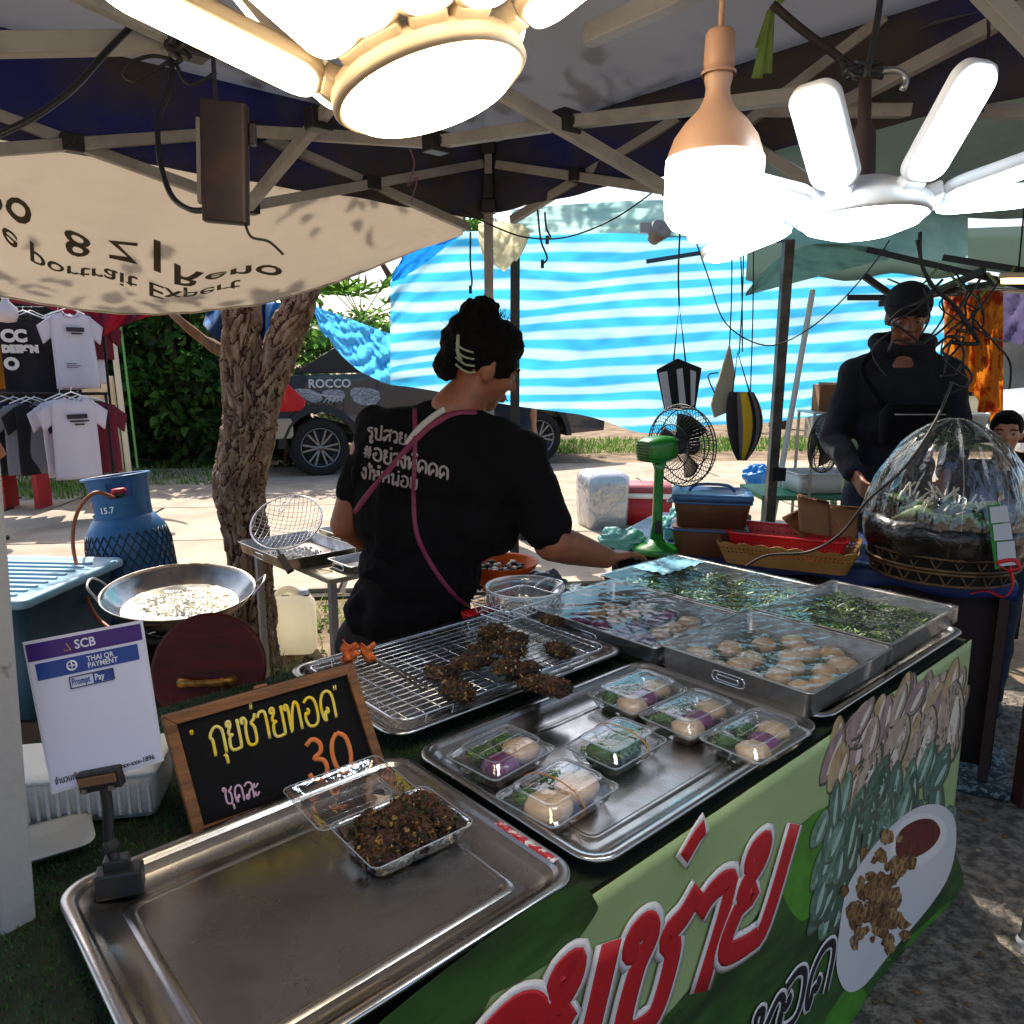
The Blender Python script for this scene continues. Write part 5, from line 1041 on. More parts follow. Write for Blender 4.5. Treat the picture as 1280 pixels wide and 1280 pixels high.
# ================================================================ PEOPLE
random.seed(51)
skin1 = mat('skin_tan', '#8a5438', .5, c2='#74442e', ns=12, bump=.08, bs=90); skin2 = mat('skin_light', '#b0795c', .5, c2='#9d684d', ns=12, bump=.08, bs=90)
hairm = mat('black_hair', '#050404', .75, c2='#0b0807', ns=60, st=(6, 6, 1), bump=.5, bs=60, spec=.15)
blackcloth = mat('black_cotton', '#070608', .95, bump=.25, bs=16, spec=.2); blackcloth2 = mat('black_trouser_cloth', '#070607', .95, bump=.3, bs=12)
def cap(mb, a, b_, r1, r2, n=14):
    """tapered limb segment with round ends"""
    a, b_ = Vector(a), Vector(b_); t = (b_ - a).normalized(); x = t.orthogonal().normalized(); y = t.cross(x); L = (b_ - a).length; rings = []
    for k in range(6): an = math.pi / 2 * (k + .3) / 6; rings.append((a - t * r1 * math.cos(an), r1 * math.sin(an)))
    for k in range(1, 4): rings.append((a.lerp(b_, k / 4), r1 + (r2 - r1) * k / 4))
    for k in range(6): an = math.pi / 2 * (1 - (k + .3) / 6); rings.append((b_ + t * r2 * math.cos(an), r2 * math.sin(an)))
    mb.loft([[c + x * r_ * math.cos(6.2832 * i / n) + y * r_ * math.sin(6.2832 * i / n) for i in range(n)] for c, r_ in rings])
def chain(mb, pts, rs):
    for i in range(len(pts) - 1): cap(mb, pts[i], pts[i + 1], rs[i], rs[i + 1])
def organic(mb, name, m, parent, vox=.007, it=6, fac=.5, disp=0.0, ds=.1):
    o = mb.build(name, m, parent); r_ = o.modifiers.new('remesh', 'REMESH'); r_.mode = 'VOXEL'; r_.voxel_size = vox; r_.use_smooth_shade = True
    if disp:
        tx = bpy.data.textures.new(name + '_folds', 'CLOUDS'); tx.noise_scale = ds; tx.noise_depth = 2
        d_ = o.modifiers.new('folds', 'DISPLACE'); d_.texture = tx; d_.strength = disp; d_.mid_level = .5; d_.texture_coords = 'LOCAL'
    s_ = o.modifiers.new('smooth', 'SMOOTH'); s_.iterations = it; s_.factor = fac; return o
def frame(fw, up=(0, 0, 1)):
    y = Vector(fw).normalized(); x = y.cross(Vector(up)).normalized(); z = x.cross(y); return Matrix((x, y, z)).transposed()
def head_geo(mb, c, fw, s=1.0, up=(0, 0, 1), female=False):
    Q = frame(fw, up); T = lambda *v: Vector(c) + Q @ (Vector(v) * s)
    def bl(x, y, z, a, b_, d): mb.ball(T(x, y, z), (a * s, b_ * s, d * s), 18, 12, q=Q)
    bl(0, -.012, .030, .074, .093, .092); bl(0, .030, -.010, .062, .062, .085); bl(0, .046, -.078, .036, .034, .026); bl(0, .030, -.060, .052, .045, .035)
    cap(mb, T(0, .086, .018), T(0, .107, -.018), .008 * s, .012 * s); bl(-.012, .096, -.022, .009, .010, .007); bl(.012, .096, -.022, .009, .010, .007)
    bl(0, .078, .028, .046, .016, .011); bl(0, .091, -.048, .021, .011, .006); bl(0, .088, -.059, .018, .011, .007)
    for sx in (-1, 1): bl(sx * .031, .078, .0165, .015, .010, .006)
    for sx in (-1, 1): bl(sx * .036, .062, -.018, .022, .022, .020); bl(sx * .074, -.008, -.004, .008, .019, .031)
    return T, Q
def face_bits(T, Q, s, par, m):
    for sx in (-1, 1):
        b = MB(m); b.ball(T(sx * .031, .0745, .008), .0118 * s, 12, 8); b.build('eye', mat('eye_white', '#7d756c', .35), par)
        b = MB(m); b.ball(T(sx * .031, .0800, .006), .0072 * s, 10, 7); b.build('iris', black, par)
        b = MB(m); b.tube([T(sx * .016, .092, .026), T(sx * .032, .091, .031), T(sx * .05, .078, .026)], .0032 * s, 6); b.build('eyebrow', hairm, par)
    b = MB(m); b.tube([T(-.018, .0985, -.0535), T(0, .1015, -.0525), T(.018, .0985, -.0535)], .0022 * s, 6); b.build('lips', mat('lip', '#6a3028', .45), par)
def hand_geo(mb, w, d, nrm, side, curl=.5, s=1.0):
    """palm plus five separate fingers; d towards the fingertips, nrm out of the back of the hand"""
    d = Vector(d).normalized(); nrm = Vector(nrm); nrm = (nrm - d * nrm.dot(d)).normalized(); x = d.cross(nrm) * side; w = Vector(w)
    for k in (-1.5, -.5, .5, 1.5): cap(mb, w + x * k * .013 * s + d * .012 * s, w + x * k * .019 * s + d * .082 * s, .015 * s, .0115 * s, 10)
    for k, L in ((-1.5, .80), (-.5, .95), (.5, 1.0), (1.5, .9)):
        p = w + x * k * .0205 * s + d * .085 * s; a = curl * .5
        for seg, r1, r2 in ((.036, .0095, .0085), (.024, .0085, .0078), (.02, .0078, .0065)):
            q = p + (d * math.cos(a) - nrm * math.sin(a) + x * k * .06) * seg * L * s; cap(mb, p, q, r1 * s, r2 * s, 8); p = q; a += curl * .75
    p = w + x * .022 * s + d * .022 * s; q = p + (x * .7 + d * .55 - nrm * .35).normalized() * .042 * s; cap(mb, p, q, .014 * s, .0105 * s, 10); r_ = q + (x * .2 + d * .9 - nrm * .4).normalized() * .030 * s; cap(mb, q, r_, .0105 * s, .008 * s, 8)
def pathproj(tgt, pts, off=.004, k=8, dr=(0, 1, 0)):
    dg = bpy.context.evaluated_depsgraph_get(); bv = BVHTree.FromObject(tgt, dg); mi_ = tgt.matrix_world.inverted(); P = smoothpath([Vector(p) for p in pts], k); o_ = []
    for p in P:
        e = Vector((0, 0, EYE)); d = (p - e).normalized(); h = bv.ray_cast(mi_ @ e, mi_.to_3x3() @ d)
        if h[0] is not None: o_.append(tgt.matrix_world @ h[0] - d * off)
    return o_

# ---- the woman at the stall ------------------------------------------------
wm = thing('person', 'woman in a black printed t-shirt seen from behind, hair up, reaching over the trays', 'person', (-.22, 2.12, 0)); Mw = inv(wm)
bpy.context.view_layer.update()
HC = dep(601, 459, 2.06); HF = Vector((.80, .42, -.34)); NB_ = dep(563, 512, 2.03)
LS = dep(470, 538, 2.06); RS = dep(650, 572, 1.97); LE = dep(432, 655, 2.06); LW_ = dep(500, 705, 2.25)
RE = dep(690, 678, 1.93); RW = dep(757, 697, 2.08)
b = MB(Mw); T, Q = head_geo(b, HC, HF, 1.02, up=(0.0, -.15, 1))
cap(b, NB_ - Vector((0, 0, .05)), HC + Vector((-.015, -.02, -.045)), .062, .052); cap(b, NB_, T(0, 0, -.05), .055, .05)
chain(b, [LS, LE], [.052, .043]); chain(b, [LE, LW_], [.043, .026]); chain(b, [RS, RE], [.056, .050]); chain(b, [RE, RE.lerp(RW, .35), RW], [.050, .047, .031])
cap(b, LS, RS, .05, .05); cap(b, NB_ - Vector((0, 0, .08)), dep(515, 800, 2.05), .08, .1)
hand_geo(b, RW, Vector((.70, .62, -.02)), Vector((-.2, -.1, 1)), -1, .35, .95); hand_geo(b, LW_, Vector((.8, .5, -.2)), Vector((0, -.3, 1)), 1, .6, .95)
organic(b, 'body', skin1, wm, .0055, 5)
face_bits(T, Q, 1.0, wm, Mw)
b = MB(Mw)   # shirt
def tor(px, py, Y, rx, ry, rz, ang=-.25): b.ball(dep(px, py, Y), (rx, ry, rz), 24, 16, q=Matrix.Rotation(ang, 3, 'Z'))
tor(562, 590, 2.04, .195, .13, .15); tor(545, 650, 2.05, .178, .135, .17); tor(526, 710, 2.06, .172, .14, .15); tor(510, 765, 2.06, .182, .145, .13); tor(558, 545, 2.05, .15, .09, .07)
chain(b, [NB_ + Vector((0, 0, -.035)), LS + Vector((.02, 0, 0)), LS.lerp(LE, .6)], [.07, .060, .060]); chain(b, [NB_ + Vector((0, 0, -.035)), RS, RS.lerp(RE, .80)], [.07, .074, .068])
cap(b, RS, dep(600, 640, 2.03), .075, .13); cap(b, LS, dep(500, 640, 2.06), .065, .13); cap(b, NB_ + Vector((0, 0, -.04)), RS, .06, .07)
for k, (p0_, p1_, r_) in enumerate((((470, 690), (600, 735), .016), ((460, 720), (585, 770), .018), ((610, 610), (560, 700), .016), ((640, 600), (600, 690), .014), ((480, 600), (470, 690), .014), ((520, 640), (480, 740), .015), ((660, 600), (690, 650), .014), ((640, 590), (672, 660), .014), ((450, 560), (440, 620), .013), ((590, 640), (585, 740), .014))):
    cap(b, dep(*p0_, 1.945), dep(*p1_, 1.95), r_, r_ * .6)
shirt = organic(b, 't_shirt', blackcloth, wm, .009, 4, .5, disp=.034, ds=.07)
b = MB(Mw); tor(507, 800, 2.08, .195, .155, .13); hp = dep(505, 800, 2.08)
for sx in (-1, 1): chain(b, [hp + Vector((sx * .085, 0, -.02)), Vector((hp.x + sx * .10, hp.y + .02, .46)), Vector((hp.x + sx * .10, hp.y, .08))], [.115, .075, .06])
organic(b, 'trousers', blackcloth2, wm, .012, 5, .5, disp=.02, ds=.12)
for sx in (-1, 1):
    b = MB(Mw); b.ball((hp.x + sx * .10, hp.y + .05, .035), (.045, .12, .04), 14, 8); b.build('shoe', rubber, wm)
b = MB(Mw)   # hair: swept up, loose curls on top
b.ball(T(0, -.030, .048), (.088, .100, .092), 22, 14, q=Q); b.ball(T(0, .012, .075), (.078, .080, .062), 20, 12, q=Q); b.ball(T(0, -.065, .035), (.066, .045, .070), 18, 12, amp=.2, seed=4, q=Q)
b.ball(T(0, -.09, -.02), (.045, .035, .05), 14, 10, amp=.3, seed=7, q=Q); b.ball(T(.01, -.05, .135), (.042, .04, .034), 16, 10, amp=.7, fr=4, seed=2, q=Q); b.ball(T(-.02, -.075, .12), (.035, .03, .028), 14, 9, amp=.7, fr=4, seed=6, q=Q)
for sx in (-1, 1): b.ball(T(sx * .062, .022, .035), (.022, .045, .05), 14, 10, q=Q)
hr = organic(b, 'hair', hairm, wm, .006, 3, .5, disp=.020, ds=.018)
b = MB(Mw)
for i in range(170):
    a, e = random.uniform(0, 6.28), random.uniform(.1, 1.5); d = Vector((math.cos(a) * math.cos(e), math.sin(a) * math.cos(e), math.sin(e))); p = T(d.x * .086, -.02 + d.y * .10, .05 + d.z * .09)
    q = Q @ d; t = Vector((random.uniform(-1, 1), random.uniform(-1, 1), random.uniform(-.5, 1))) * .012; b.tube([p, p + q * .008 + t * .5, p + q * random.uniform(.004, .014) + t], .0006, 4, k=3)
o = b.build('loose_strand', hairm, wm); o['kind'] = 'stuff'
clipm = mat('clip_pale', '#7f8c74', .4); b = MB(Mw)
for k in range(4): b.tube([T(.055, -.108 + k * .006, .03 - k * .016), T(.078, -.096 + k * .01, .022 - k * .016), T(.086, -.07 + k * .008, .024 - k * .014)], .0030, 6, k=3)
b.tube([T(.056, -.112, .05), T(.066, -.100, .01), T(.07, -.085, -.005)], .0045, 8, k=3); b.build('hair_clip', clipm, wm)
bpy.context.view_layer.update()
pink = mat('strap_maroon', '#6b1c3c', .6); wht = mat('strap_white', '#a9a39c', .6)
pw = lambda l: [dep(x, y, 1.8) for x, y in l]
def strap(pts, r_, m, nm, off=.003, fl=.35):
    P = pathproj(shirt, pw(pts), off); b = MB(Mw); b.tube(P, r_, 8, flat=fl, up=(0, -1, .2)); b.build(nm, m, wm)
strap([(518, 500), (519, 560), (517, 620), (522, 670), (545, 715), (572, 748), (590, 760)], .0062, pink, 'strap')
strap([(596, 516), (560, 520), (522, 548), (480, 595), (450, 632), (430, 672)], .0085, pink, 'strap', .002)
strap([(592, 508), (560, 510), (528, 532), (508, 556)], .0085, wht, 'strap_band', .005)
# print on the back of the shirt
wt = mat('shirt_print', '#8f8484', .8)
def backtext(body, o_, rt, up, w):
    b = MB(Mw); b2 = MB(); e = Vector((0, 0, EYE))
    hand(b2, body, 1.0, w, lambda x, y: dep(o_[0] + rt[0] * x + up[0] * y, o_[1] + rt[1] * x + up[1] * y, 1.85), flat=.25, nrm=(0, -1, 0))
    dg = bpy.context.evaluated_depsgraph_get(); bv = BVHTree.FromObject(shirt, dg); mi_ = shirt.matrix_world.inverted(); vs = []
    for v in b2.v:
        d = (v - e).normalized(); h = bv.ray_cast(mi_ @ e, mi_.to_3x3() @ d); k = (1.85 - v.y)
        vs.append(shirt.matrix_world @ h[0] - d * (.0028 + k * 1.0) if h[0] is not None else v)
    b.add(vs, b2.f, 0, True); b.build('lettering', wt, wm)
backtext('รูปสวย', (459, 547), (12.6, 2.2), (1, -13), .0030); backtext('#อย่างพ๊คคค', (454, 571), (14.6, 4.0), (1, -15), .0034); backtext('งให้หน่อย', (451, 597), (13.2, 2.8), (1, -13), .0030)

# ---- generic standing figure for the people further off ---------------------------
def figure(label, base, fw, h, skin, top, bottom, shoe=rubber, arms=None, hair=True, hood=None, lean=0.0, group=None, bulk=1.0, headf=None, seat=False, hat=None):
    root = thing('person', label, 'person', tuple(base), group=group); M = inv(root); s = h / 1.72; B = Vector(base); F = Vector((fw[0], fw[1], 0)).normalized(); Rt = F.cross(Vector((0, 0, 1))); Z = Vector((0, 0, 1))
    P = lambda r_, f, z: B + Rt * r_ * s + F * (f + lean * z) * s + Z * z * s
    hd = P(0, .03, 1.60); b = MB(M); T, Q = head_geo(b, hd, headf or (F.x, F.y, -.15), s)
    cap(b, P(0, .0, 1.40), hd + Vector((0, 0, -.03 * s)), .055 * s, .05 * s); cap(b, P(0, 0, 1.0), P(0, 0, 1.38), .09 * s, .08 * s)
    A = arms or {}
    for sx in (-1, 1):
        sh = P(sx * .18, 0, 1.39); el = P(*A.get((sx, 'e'), (sx * .25, -.02, 1.10))); wr = P(*A.get((sx, 'w'), (sx * .27, .06, .86))); d = (wr - el).normalized()
        chain(b, [sh, el, wr], [.047 * s, .04 * s, .026 * s]); hand_geo(b, wr, d, Rt * sx, sx, .7, s)
    organic(b, 'body', skin, root, .007, 4); face_bits(T, Q, s, root, M)
    b = MB(M); k = bulk
    for z, rx, ry in ((1.30, .185, .115), (1.15, .17, .12), (1.0, .165, .12), (.90, .165, .125)): b.ball(P(0, 0, z), (rx * s * k, ry * s * k, .13 * s), 20, 12, q=frame(F))
    cap(b, P(-.13, 0, 1.40), P(.13, 0, 1.40), .062 * s, .062 * s)
    for sx in (-1, 1):
        sh = P(sx * .17, 0, 1.38); el = P(*A.get((sx, 'e'), (sx * .25, -.02, 1.10))); wr = P(*A.get((sx, 'w'), (sx * .27, .06, .86)))
        if hood: chain(b, [sh, el, wr.lerp(el, .08)], [.068 * s, .060 * s, .044 * s])
        else: chain(b, [sh, sh.lerp(el, .7)], [.064 * s, .058 * s])
    if hood: b.tube([hd + Q @ (Vector((.10 * math.cos(a), -.03 + .085 * math.sin(a), -.115)) * s) for a in [6.283 * i / 16 for i in range(16)]], .032 * s, 10, closed=True); cap(b, P(0, -.09, 1.45), P(0, -.11, 1.34), .07 * s, .05 * s)
    organic(b, 'hoodie' if hood else 'shirt', top, root, .011, 4, .5, disp=.025, ds=.09)
    b = MB(M)
    for sx in (-1, 1):
        if seat: chain(b, [P(sx * .09, 0, .86), P(sx * .10, .30, .80), P(sx * .10, .32, .45)], [.09 * s, .07 * s, .05 * s])
        else: chain(b, [P(sx * .09, 0, .86), P(sx * .10, .02, .48), P(sx * .10, -.01, .08)], [.10 * s * k, .068 * s, .055 * s])
    b.ball(P(0, 0, .88), (.165 * s * k, .125 * s * k, .12 * s), 18, 12, q=frame(F)); organic(b, 'trousers', bottom, root, .012, 4, .5, disp=.02, ds=.1)
    for sx in (-1, 1):
        b = MB(M); b.ball(P(sx * .10, .05, .035), (.045 * s, .12 * s, .04 * s), 12, 8, q=frame(F)); b.build('shoe', shoe, root)
    if hair:
        b = MB(M); b.ball(T(0, -.024, .042), (.083 * s, .098 * s, .094 * s), 18, 12, q=Q); b.ball(T(0, .03, .085), (.068 * s, .058 * s, .035 * s), 16, 10, q=Q); organic(b, 'hair', hairm, root, .007, 3, .5, disp=.008, ds=.02)
    if hat:
        b = MB(M); b.ball(T(0, -.01, .058), (.090 * s, .108 * s, .085 * s), 20, 12, q=Q); b.loft([[T((.078 + q_) * math.cos(a), .05 + (.085 + q_) * math.sin(a), .062 + z) for a in [math.pi * i / 12 for i in range(13)]] for q_, z in ((0, .004), (0, 0), (-.03, 0), (-.03, .004))], closed=True, smooth=False); b.build('cap', hat, root)
    return root
dkn = mat('dark_hoodie', '#101017', .95, c2='#16161f', ns=8, bump=.3, bs=18); navy = mat('dark_jeans', '#141a28', .9, c2='#1e2738', ns=14, bump=.2, bs=40); jean = mat('blue_jeans', '#1e2b40', .9, c2='#2c3d56', ns=12)
mb_ = dep(1135, 450, 3.25); mz = 0
man = figure('tall man in a black hoodie and dark cap behind the covered basket', (mb_.x, 3.3, 0), (-.35, -1), 1.76, skin1, dkn, navy, hair=True, hood=True, hat=mat('dark_cap', '#131218', .9), bulk=1.0,
             arms={(1, 'e'): (.235, .02, 1.10), (1, 'w'): (.16, .28, .98), (-1, 'e'): (-.235, .02, 1.12), (-1, 'w'): (-.16, .26, 1.0)}, headf=(-.35, -1, -.35))
bg = thing('chest_bag', 'black sling bag worn across the chest of the man in the hoodie', 'bag', (mb_.x - .04, 3.08, 1.22)); b = MB(); b.loft([rr(.24, .075, .03, z, 5) for z in (-.085, -.08)] + [rr(.26, .09, .035, z, 5) for z in (-.05, .04)] + [rr(.22, .07, .03, .075, 5)]); b.build('pouch', blackcloth, bg, bevel=.004)
b = MB(); b.tube([(-.11, .02, .06), (-.17, .12, .2), (-.1, .20, .27)], .012, 6, k=4); b.tube([(.11, .02, -.02), (.19, .14, 0), (.2, .25, .05)], .012, 6, k=4); b.build('strap', blackcloth, bg)
b = MB(); b.tube([(-.1, -.046, .035), (.1, -.046, .035)], .003, 6); b.build('zip', steel_d, bg)
ch = dep(1270, 548, 3.0)
figure('child with dark hair in a black top at the right edge beside the basket', (ch.x + .02, 3.1, 0), (-.5, -1), 1.26, skin2, mat('dark_top', '#16141a', .9), navy, arms={(1, 'e'): (.22, .10, 1.12), (1, 'w'): (.30, .32, 1.28)}, headf=(-.6, -1, .05))
ps = lev(-14, 680, 0)
figure('person in a grey top and jeans cut off by the left edge of the picture', (ps.x - .05, ps.y, 0), (.5, .9), 1.68, skin1, mat('grey_jersey', '#8f8d92', .9, bump=.2, bs=30), jean)
pt = dep(640, 540, 6.3)
figure('person in a dark blue long sleeve behind the striped tarp, one hand hanging', (pt.x, 6.2, 0), (-.3, 1), 1.66, skin2, mat('navy_sleeve', '#12182c', .9), navy, hood=False, arms={(1, 'e'): (.17, -.02, 1.12), (1, 'w'): (.19, .02, .90)})

# ================================================================ THE PICKUP
car = mat('dark_grey_paint', '#23262e', .25, m=.4, coat=.8, c2='#2b2f38', ns=3); blk = mat('black_trim', '#0f0f10', .6); tyre = mat('tyre_rubber', '#151414', .85, bump=.3, bs=40); rim = mat('rim_grey', '#6f6f72', .35, m=.8)
glassd = mat('dark_glass', '#0a0d10', .05, spec=.9, coat=1); redl = mat('tail_red', '#b0141a', .2, coat=.8); bumpm = mat('bumper_silver', '#8a867e', .35, m=.8)
rw = lev(403, 597, 0); fwh = lev(700, 578, 0); hd_ = (fwh - rw); hd_.z = 0; ang = math.atan2(hd_.y, hd_.x); hd_.normalize(); WB = min(3.2, (fwh - rw).length)
tk = thing('pickup_truck', 'dark grey double cab pickup with silver bumper parked across the road', 'pickup', tuple(rw - hd_ * .74), ang); RX, FX = .74, .74 + WB
def arch(cx, r_, n=10): return [(cx + r_ * math.cos(math.pi * i / n), .40 + r_ * math.sin(math.pi * i / n)) for i in range(n + 1)][::-1]
lower = [(0.05, .62), (0.02, .9), (0, 1.30)] + [(1.66, 1.33), (1.70, 1.33), (3.65, 1.20), (4.3, 1.12), (4.95, 1.0), (5.1, .8), (5.08, .45)] + [(FX + .47, .42)] + arch(FX, .46)[::-1] + [(FX - .47, .40), (RX + .47, .42)] + arch(RX, .46)[::-1] + [(RX - .47, .50)]
b = MB(); b.prism(lower, .03, 1.80, smooth=False); b.build('body', car, tk, bevel=.02)
b = MB(); b.prism([(1.72, 1.32), (1.86, 1.78), (2.9, 1.84), (3.3, 1.72), (3.85, 1.20)], .16, 1.66); b.build('cab', car, tk, bevel=.05)
for pts in ([(1.84, 1.36), (1.93, 1.70), (2.50, 1.74), (2.50, 1.36)], [(2.57, 1.36), (2.57, 1.74), (2.9, 1.76), (3.15, 1.66), (3.5, 1.36)]): b = MB(); b.prism(pts, .145, .165); b.build('window', glassd, tk)
b = MB(); b.prism([(.46, 1.33), (1.0, 1.66), (1.74, 1.76), (1.74, 1.34)], .10, .14); b.build('sports_bar', blk, tk, bevel=.01)
for x, sx in ((RX, 1), (FX, 1)):
    b = MB(); P = arch(x, .45); Q2 = arch(x, .54); b.loft([[Vector((a[0], -.025, a[1])), Vector((c[0], -.012, c[1])), Vector((c[0], .05, c[1])), Vector((a[0], .05, a[1]))] for a, c in zip(P, Q2)], smooth=False); b.build('wheel_arch', blk, tk)
def wheel(x, y):
    b = MB(Matrix.Translation((x, y, .385)) @ Matrix.Rotation(R(90), 4, 'X')); b.lathe([(.25, -.11), (.34, -.125), (.375, -.10), (.385, 0), (.375, .10), (.34, .125), (.25, .11), (.25, -.11)], 44); w_ = b.build('wheel', tyre, tk)
    b = MB(Matrix.Translation((x, y, .385)) @ Matrix.Rotation(R(90), 4, 'X')); b.lathe([(.25, .09), (.258, .112), (.245, .116), (.235, .08), (.22, .02), (.001, .02)], 40); b.lathe([(.001, .095), (.035, .095), (.05, .075), (.05, .02)], 20)
    for k in range(6):
        for dd in (-.13, .13):
            a = 1.0472 * k + dd; c_, s_ = math.cos(a), math.sin(a); c2, s2 = math.cos(a + dd * .5), math.sin(a + dd * .5); b.bar((.04 * c_, .04 * s_, .085), (.235 * c2, .235 * s2, .100), .024, .03)
    b.build('rim', rim, w_)
    b = MB(Matrix.Translation((x, y, .385)) @ Matrix.Rotation(R(90), 4, 'X')); b.lathe([(.001, .03), (.2, .03), (.21, .025)], 30); b.build('brake_disc', blk, w_)
for x in (RX, FX):
    wheel(x, .13); wheel(x, 1.7)
b = MB(); b.loft([[Vector((x_, y_, z_)) for x_, y_ in ((-.16, .0 + e), (-.14 + e, -.02), (.42 - e, -.02), (.42, .1), (.1, .1), (.02, .3), (.02, 1.6), (-.16, 1.7))] for z_, e in ((.52, .05), (.56, .02), (.74, .02), (.78, .05))], smooth=False); b.build('bumper', bumpm, tk, bevel=.012)
b = MB(); b.box((.05, .9, .96), (.06, 1.6, .62)); b.build('tailgate', car, tk, bevel=.02)
b = MB(); b.prism([(-.02, 1.25), (.34, 1.24), (.58, 1.0), (.55, .86), (-.02, .86)], .0, .18); lt = b.build('tail_light', redl, tk, bevel=.015)
b = MB(); b.prism([(-.025, 1.02), (.10, 1.0), (.12, .92), (-.025, .92)], -.004, .05); b.build('lens', mat('lens_pink', '#d9a5a0', .15, coat=.8), lt)
b = MB(); b.box((2.6, -.01, .36), (2.3, .16, .05)); b.build('side_step', blk, tk, bevel=.01)
b = MB(); vs, fs = text_geo('ROCCO', .15, off=.004); b.add([Vector((.62 + v.x * 1.0, .026, 1.155 + v.y)) for v in vs], fs); b.build('lettering', mat('decal_grey', '#a9aeb5', .4), tk)
dcl = mat('decal_pale', '#8f98a2', .5, c2='#4a525c', ns=30, st=(1, 1, 4), thr=(.45, .55))
for pts in ([(.44, 1.13), (.66, 1.13), (.80, 1.03), (.72, .97), (.60, 1.0)], [(.80, 1.11), (1.04, 1.12), (1.08, 1.02), (.96, .97), (.86, 1.0)], [(1.18, 1.14), (1.5, 1.12), (1.55, 1.0), (1.42, .90), (1.2, .98)]):
    P = smoothpath([(a, c, 0) for a, c in pts], 4, True); b = MB(); b.prism([(p.x, p.y) for p in P], .0265, .029); b.build('decal', dcl, tk)
for k in range(5): b = MB(); b.tube([(.66 + .07 * k, .0255, 1.09 - .02 * k), (.84 + .05 * k, .0255, 1.04), (.80 + .06 * k, .0255, .96)], .006, 5, k=4); b.build('decal_line', mat('decal_grey', '#a9aeb5', .4), tk)
b = MB(); b.box((3.35, -.10, 1.32), (.10, .22, .17)); b.build('side_mirror', blk, tk, bevel=.03)
# ================================================================ THE SECOND STALL AT THE RIGHT
random.seed(61)
A2 = Vector((-.905, .425, 0)).normalized(); B2_ = Vector((.425, .905, 0)).normalized(); K2 = Vector((1.63, 2.40, 0)); a2 = math.atan2(A2.y, A2.x)
A2 = Vector((-.877, .48, 0)); B2_ = Vector((.48, .877, 0)); a2 = math.atan2(A2.y, A2.x) + math.pi
def T2(a, b_, z=0.0): return K2 + A2 * a + B2_ * b_ + Vector((0, 0, z))
t2s = thing('blue_table', 'table with a blue oilcloth top holding baskets and the covered bamboo basket', 'table', tuple(T2(.7, .33)), a2); M = Matrix.Rotation(a2, 4, 'Z')
oil = mat('blue_oilcloth', '#14264f', .45, c2='#0f3a3a', ns=2.5, thr=(.5, .7)); b = MB(); b.box((0, 0, .737), (1.42, .66, .022)); b.build('table_top', oil, t2s, bevel=.004)
b = MB(); b.grid(lambda s, t: (-.712 + 1.424 * s, -.333 - .004 * math.sin(s * 50) * t, .748 - .06 * t - .01 * math.sin(s * 31) * t), 80, 3, th=.001); b.build('cloth_edge', mat('blue_edge', '#162c66', .5), t2s)
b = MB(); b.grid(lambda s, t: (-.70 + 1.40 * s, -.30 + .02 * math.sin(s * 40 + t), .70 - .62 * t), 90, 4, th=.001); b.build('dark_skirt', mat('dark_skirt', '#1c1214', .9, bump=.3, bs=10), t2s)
for x in (-.68, .68):
    for y in (-.30, .30): b = MB(); b.box((-x, y, .363), (.03, .03, .726)); b.build('leg', mat('leg_brown', '#2c1a16', .6), t2s)
for x in (-.68, .68): b = MB(); b.box((x, 0, .12), (.025, .6, .025)); b.build('side_rail', mat('leg_brown', '#2c1a16', .6), t2s)
b = MB(); b.box((0, .28, .12), (1.36, .025, .025)); b.build('back_rail', mat('leg_brown', '#2c1a16', .6), t2s)
wp2 = thing('side_post', 'dark red brown wooden post standing at the corner of the blue table', 'post', tuple(T2(-.10, -.02))); b = MB(); b.box((0, 0, .37), (.055, .055, .74)); b.build('post', mat('red_wood', '#3a1612', .6, c2='#24100c', ns=8, st=(1, 1, .3)), wp2, bevel=.004)
b = MB(); b.box((0, 0, .742), (.058, .058, .006)); b.build('end_cap', black, wp2)
pbx = thing('speckled_mat', 'folded speckled blue grey mat on the ground under the blue table', 'mat', tuple(T2(.14, .16, .0)), a2); b = MB(); b.grid(lambda s, t: (-.2 + .4 * s, -.2 + .4 * t, .035 + .02 * noise.noise(Vector((s * 4, t * 4, 2)))), 20, 20, th=.03); b.build('cloth', mat('speckle', '#26323a', .8, c2='#6a7c80', ns=60, thr=(.5, .56)), pbx)
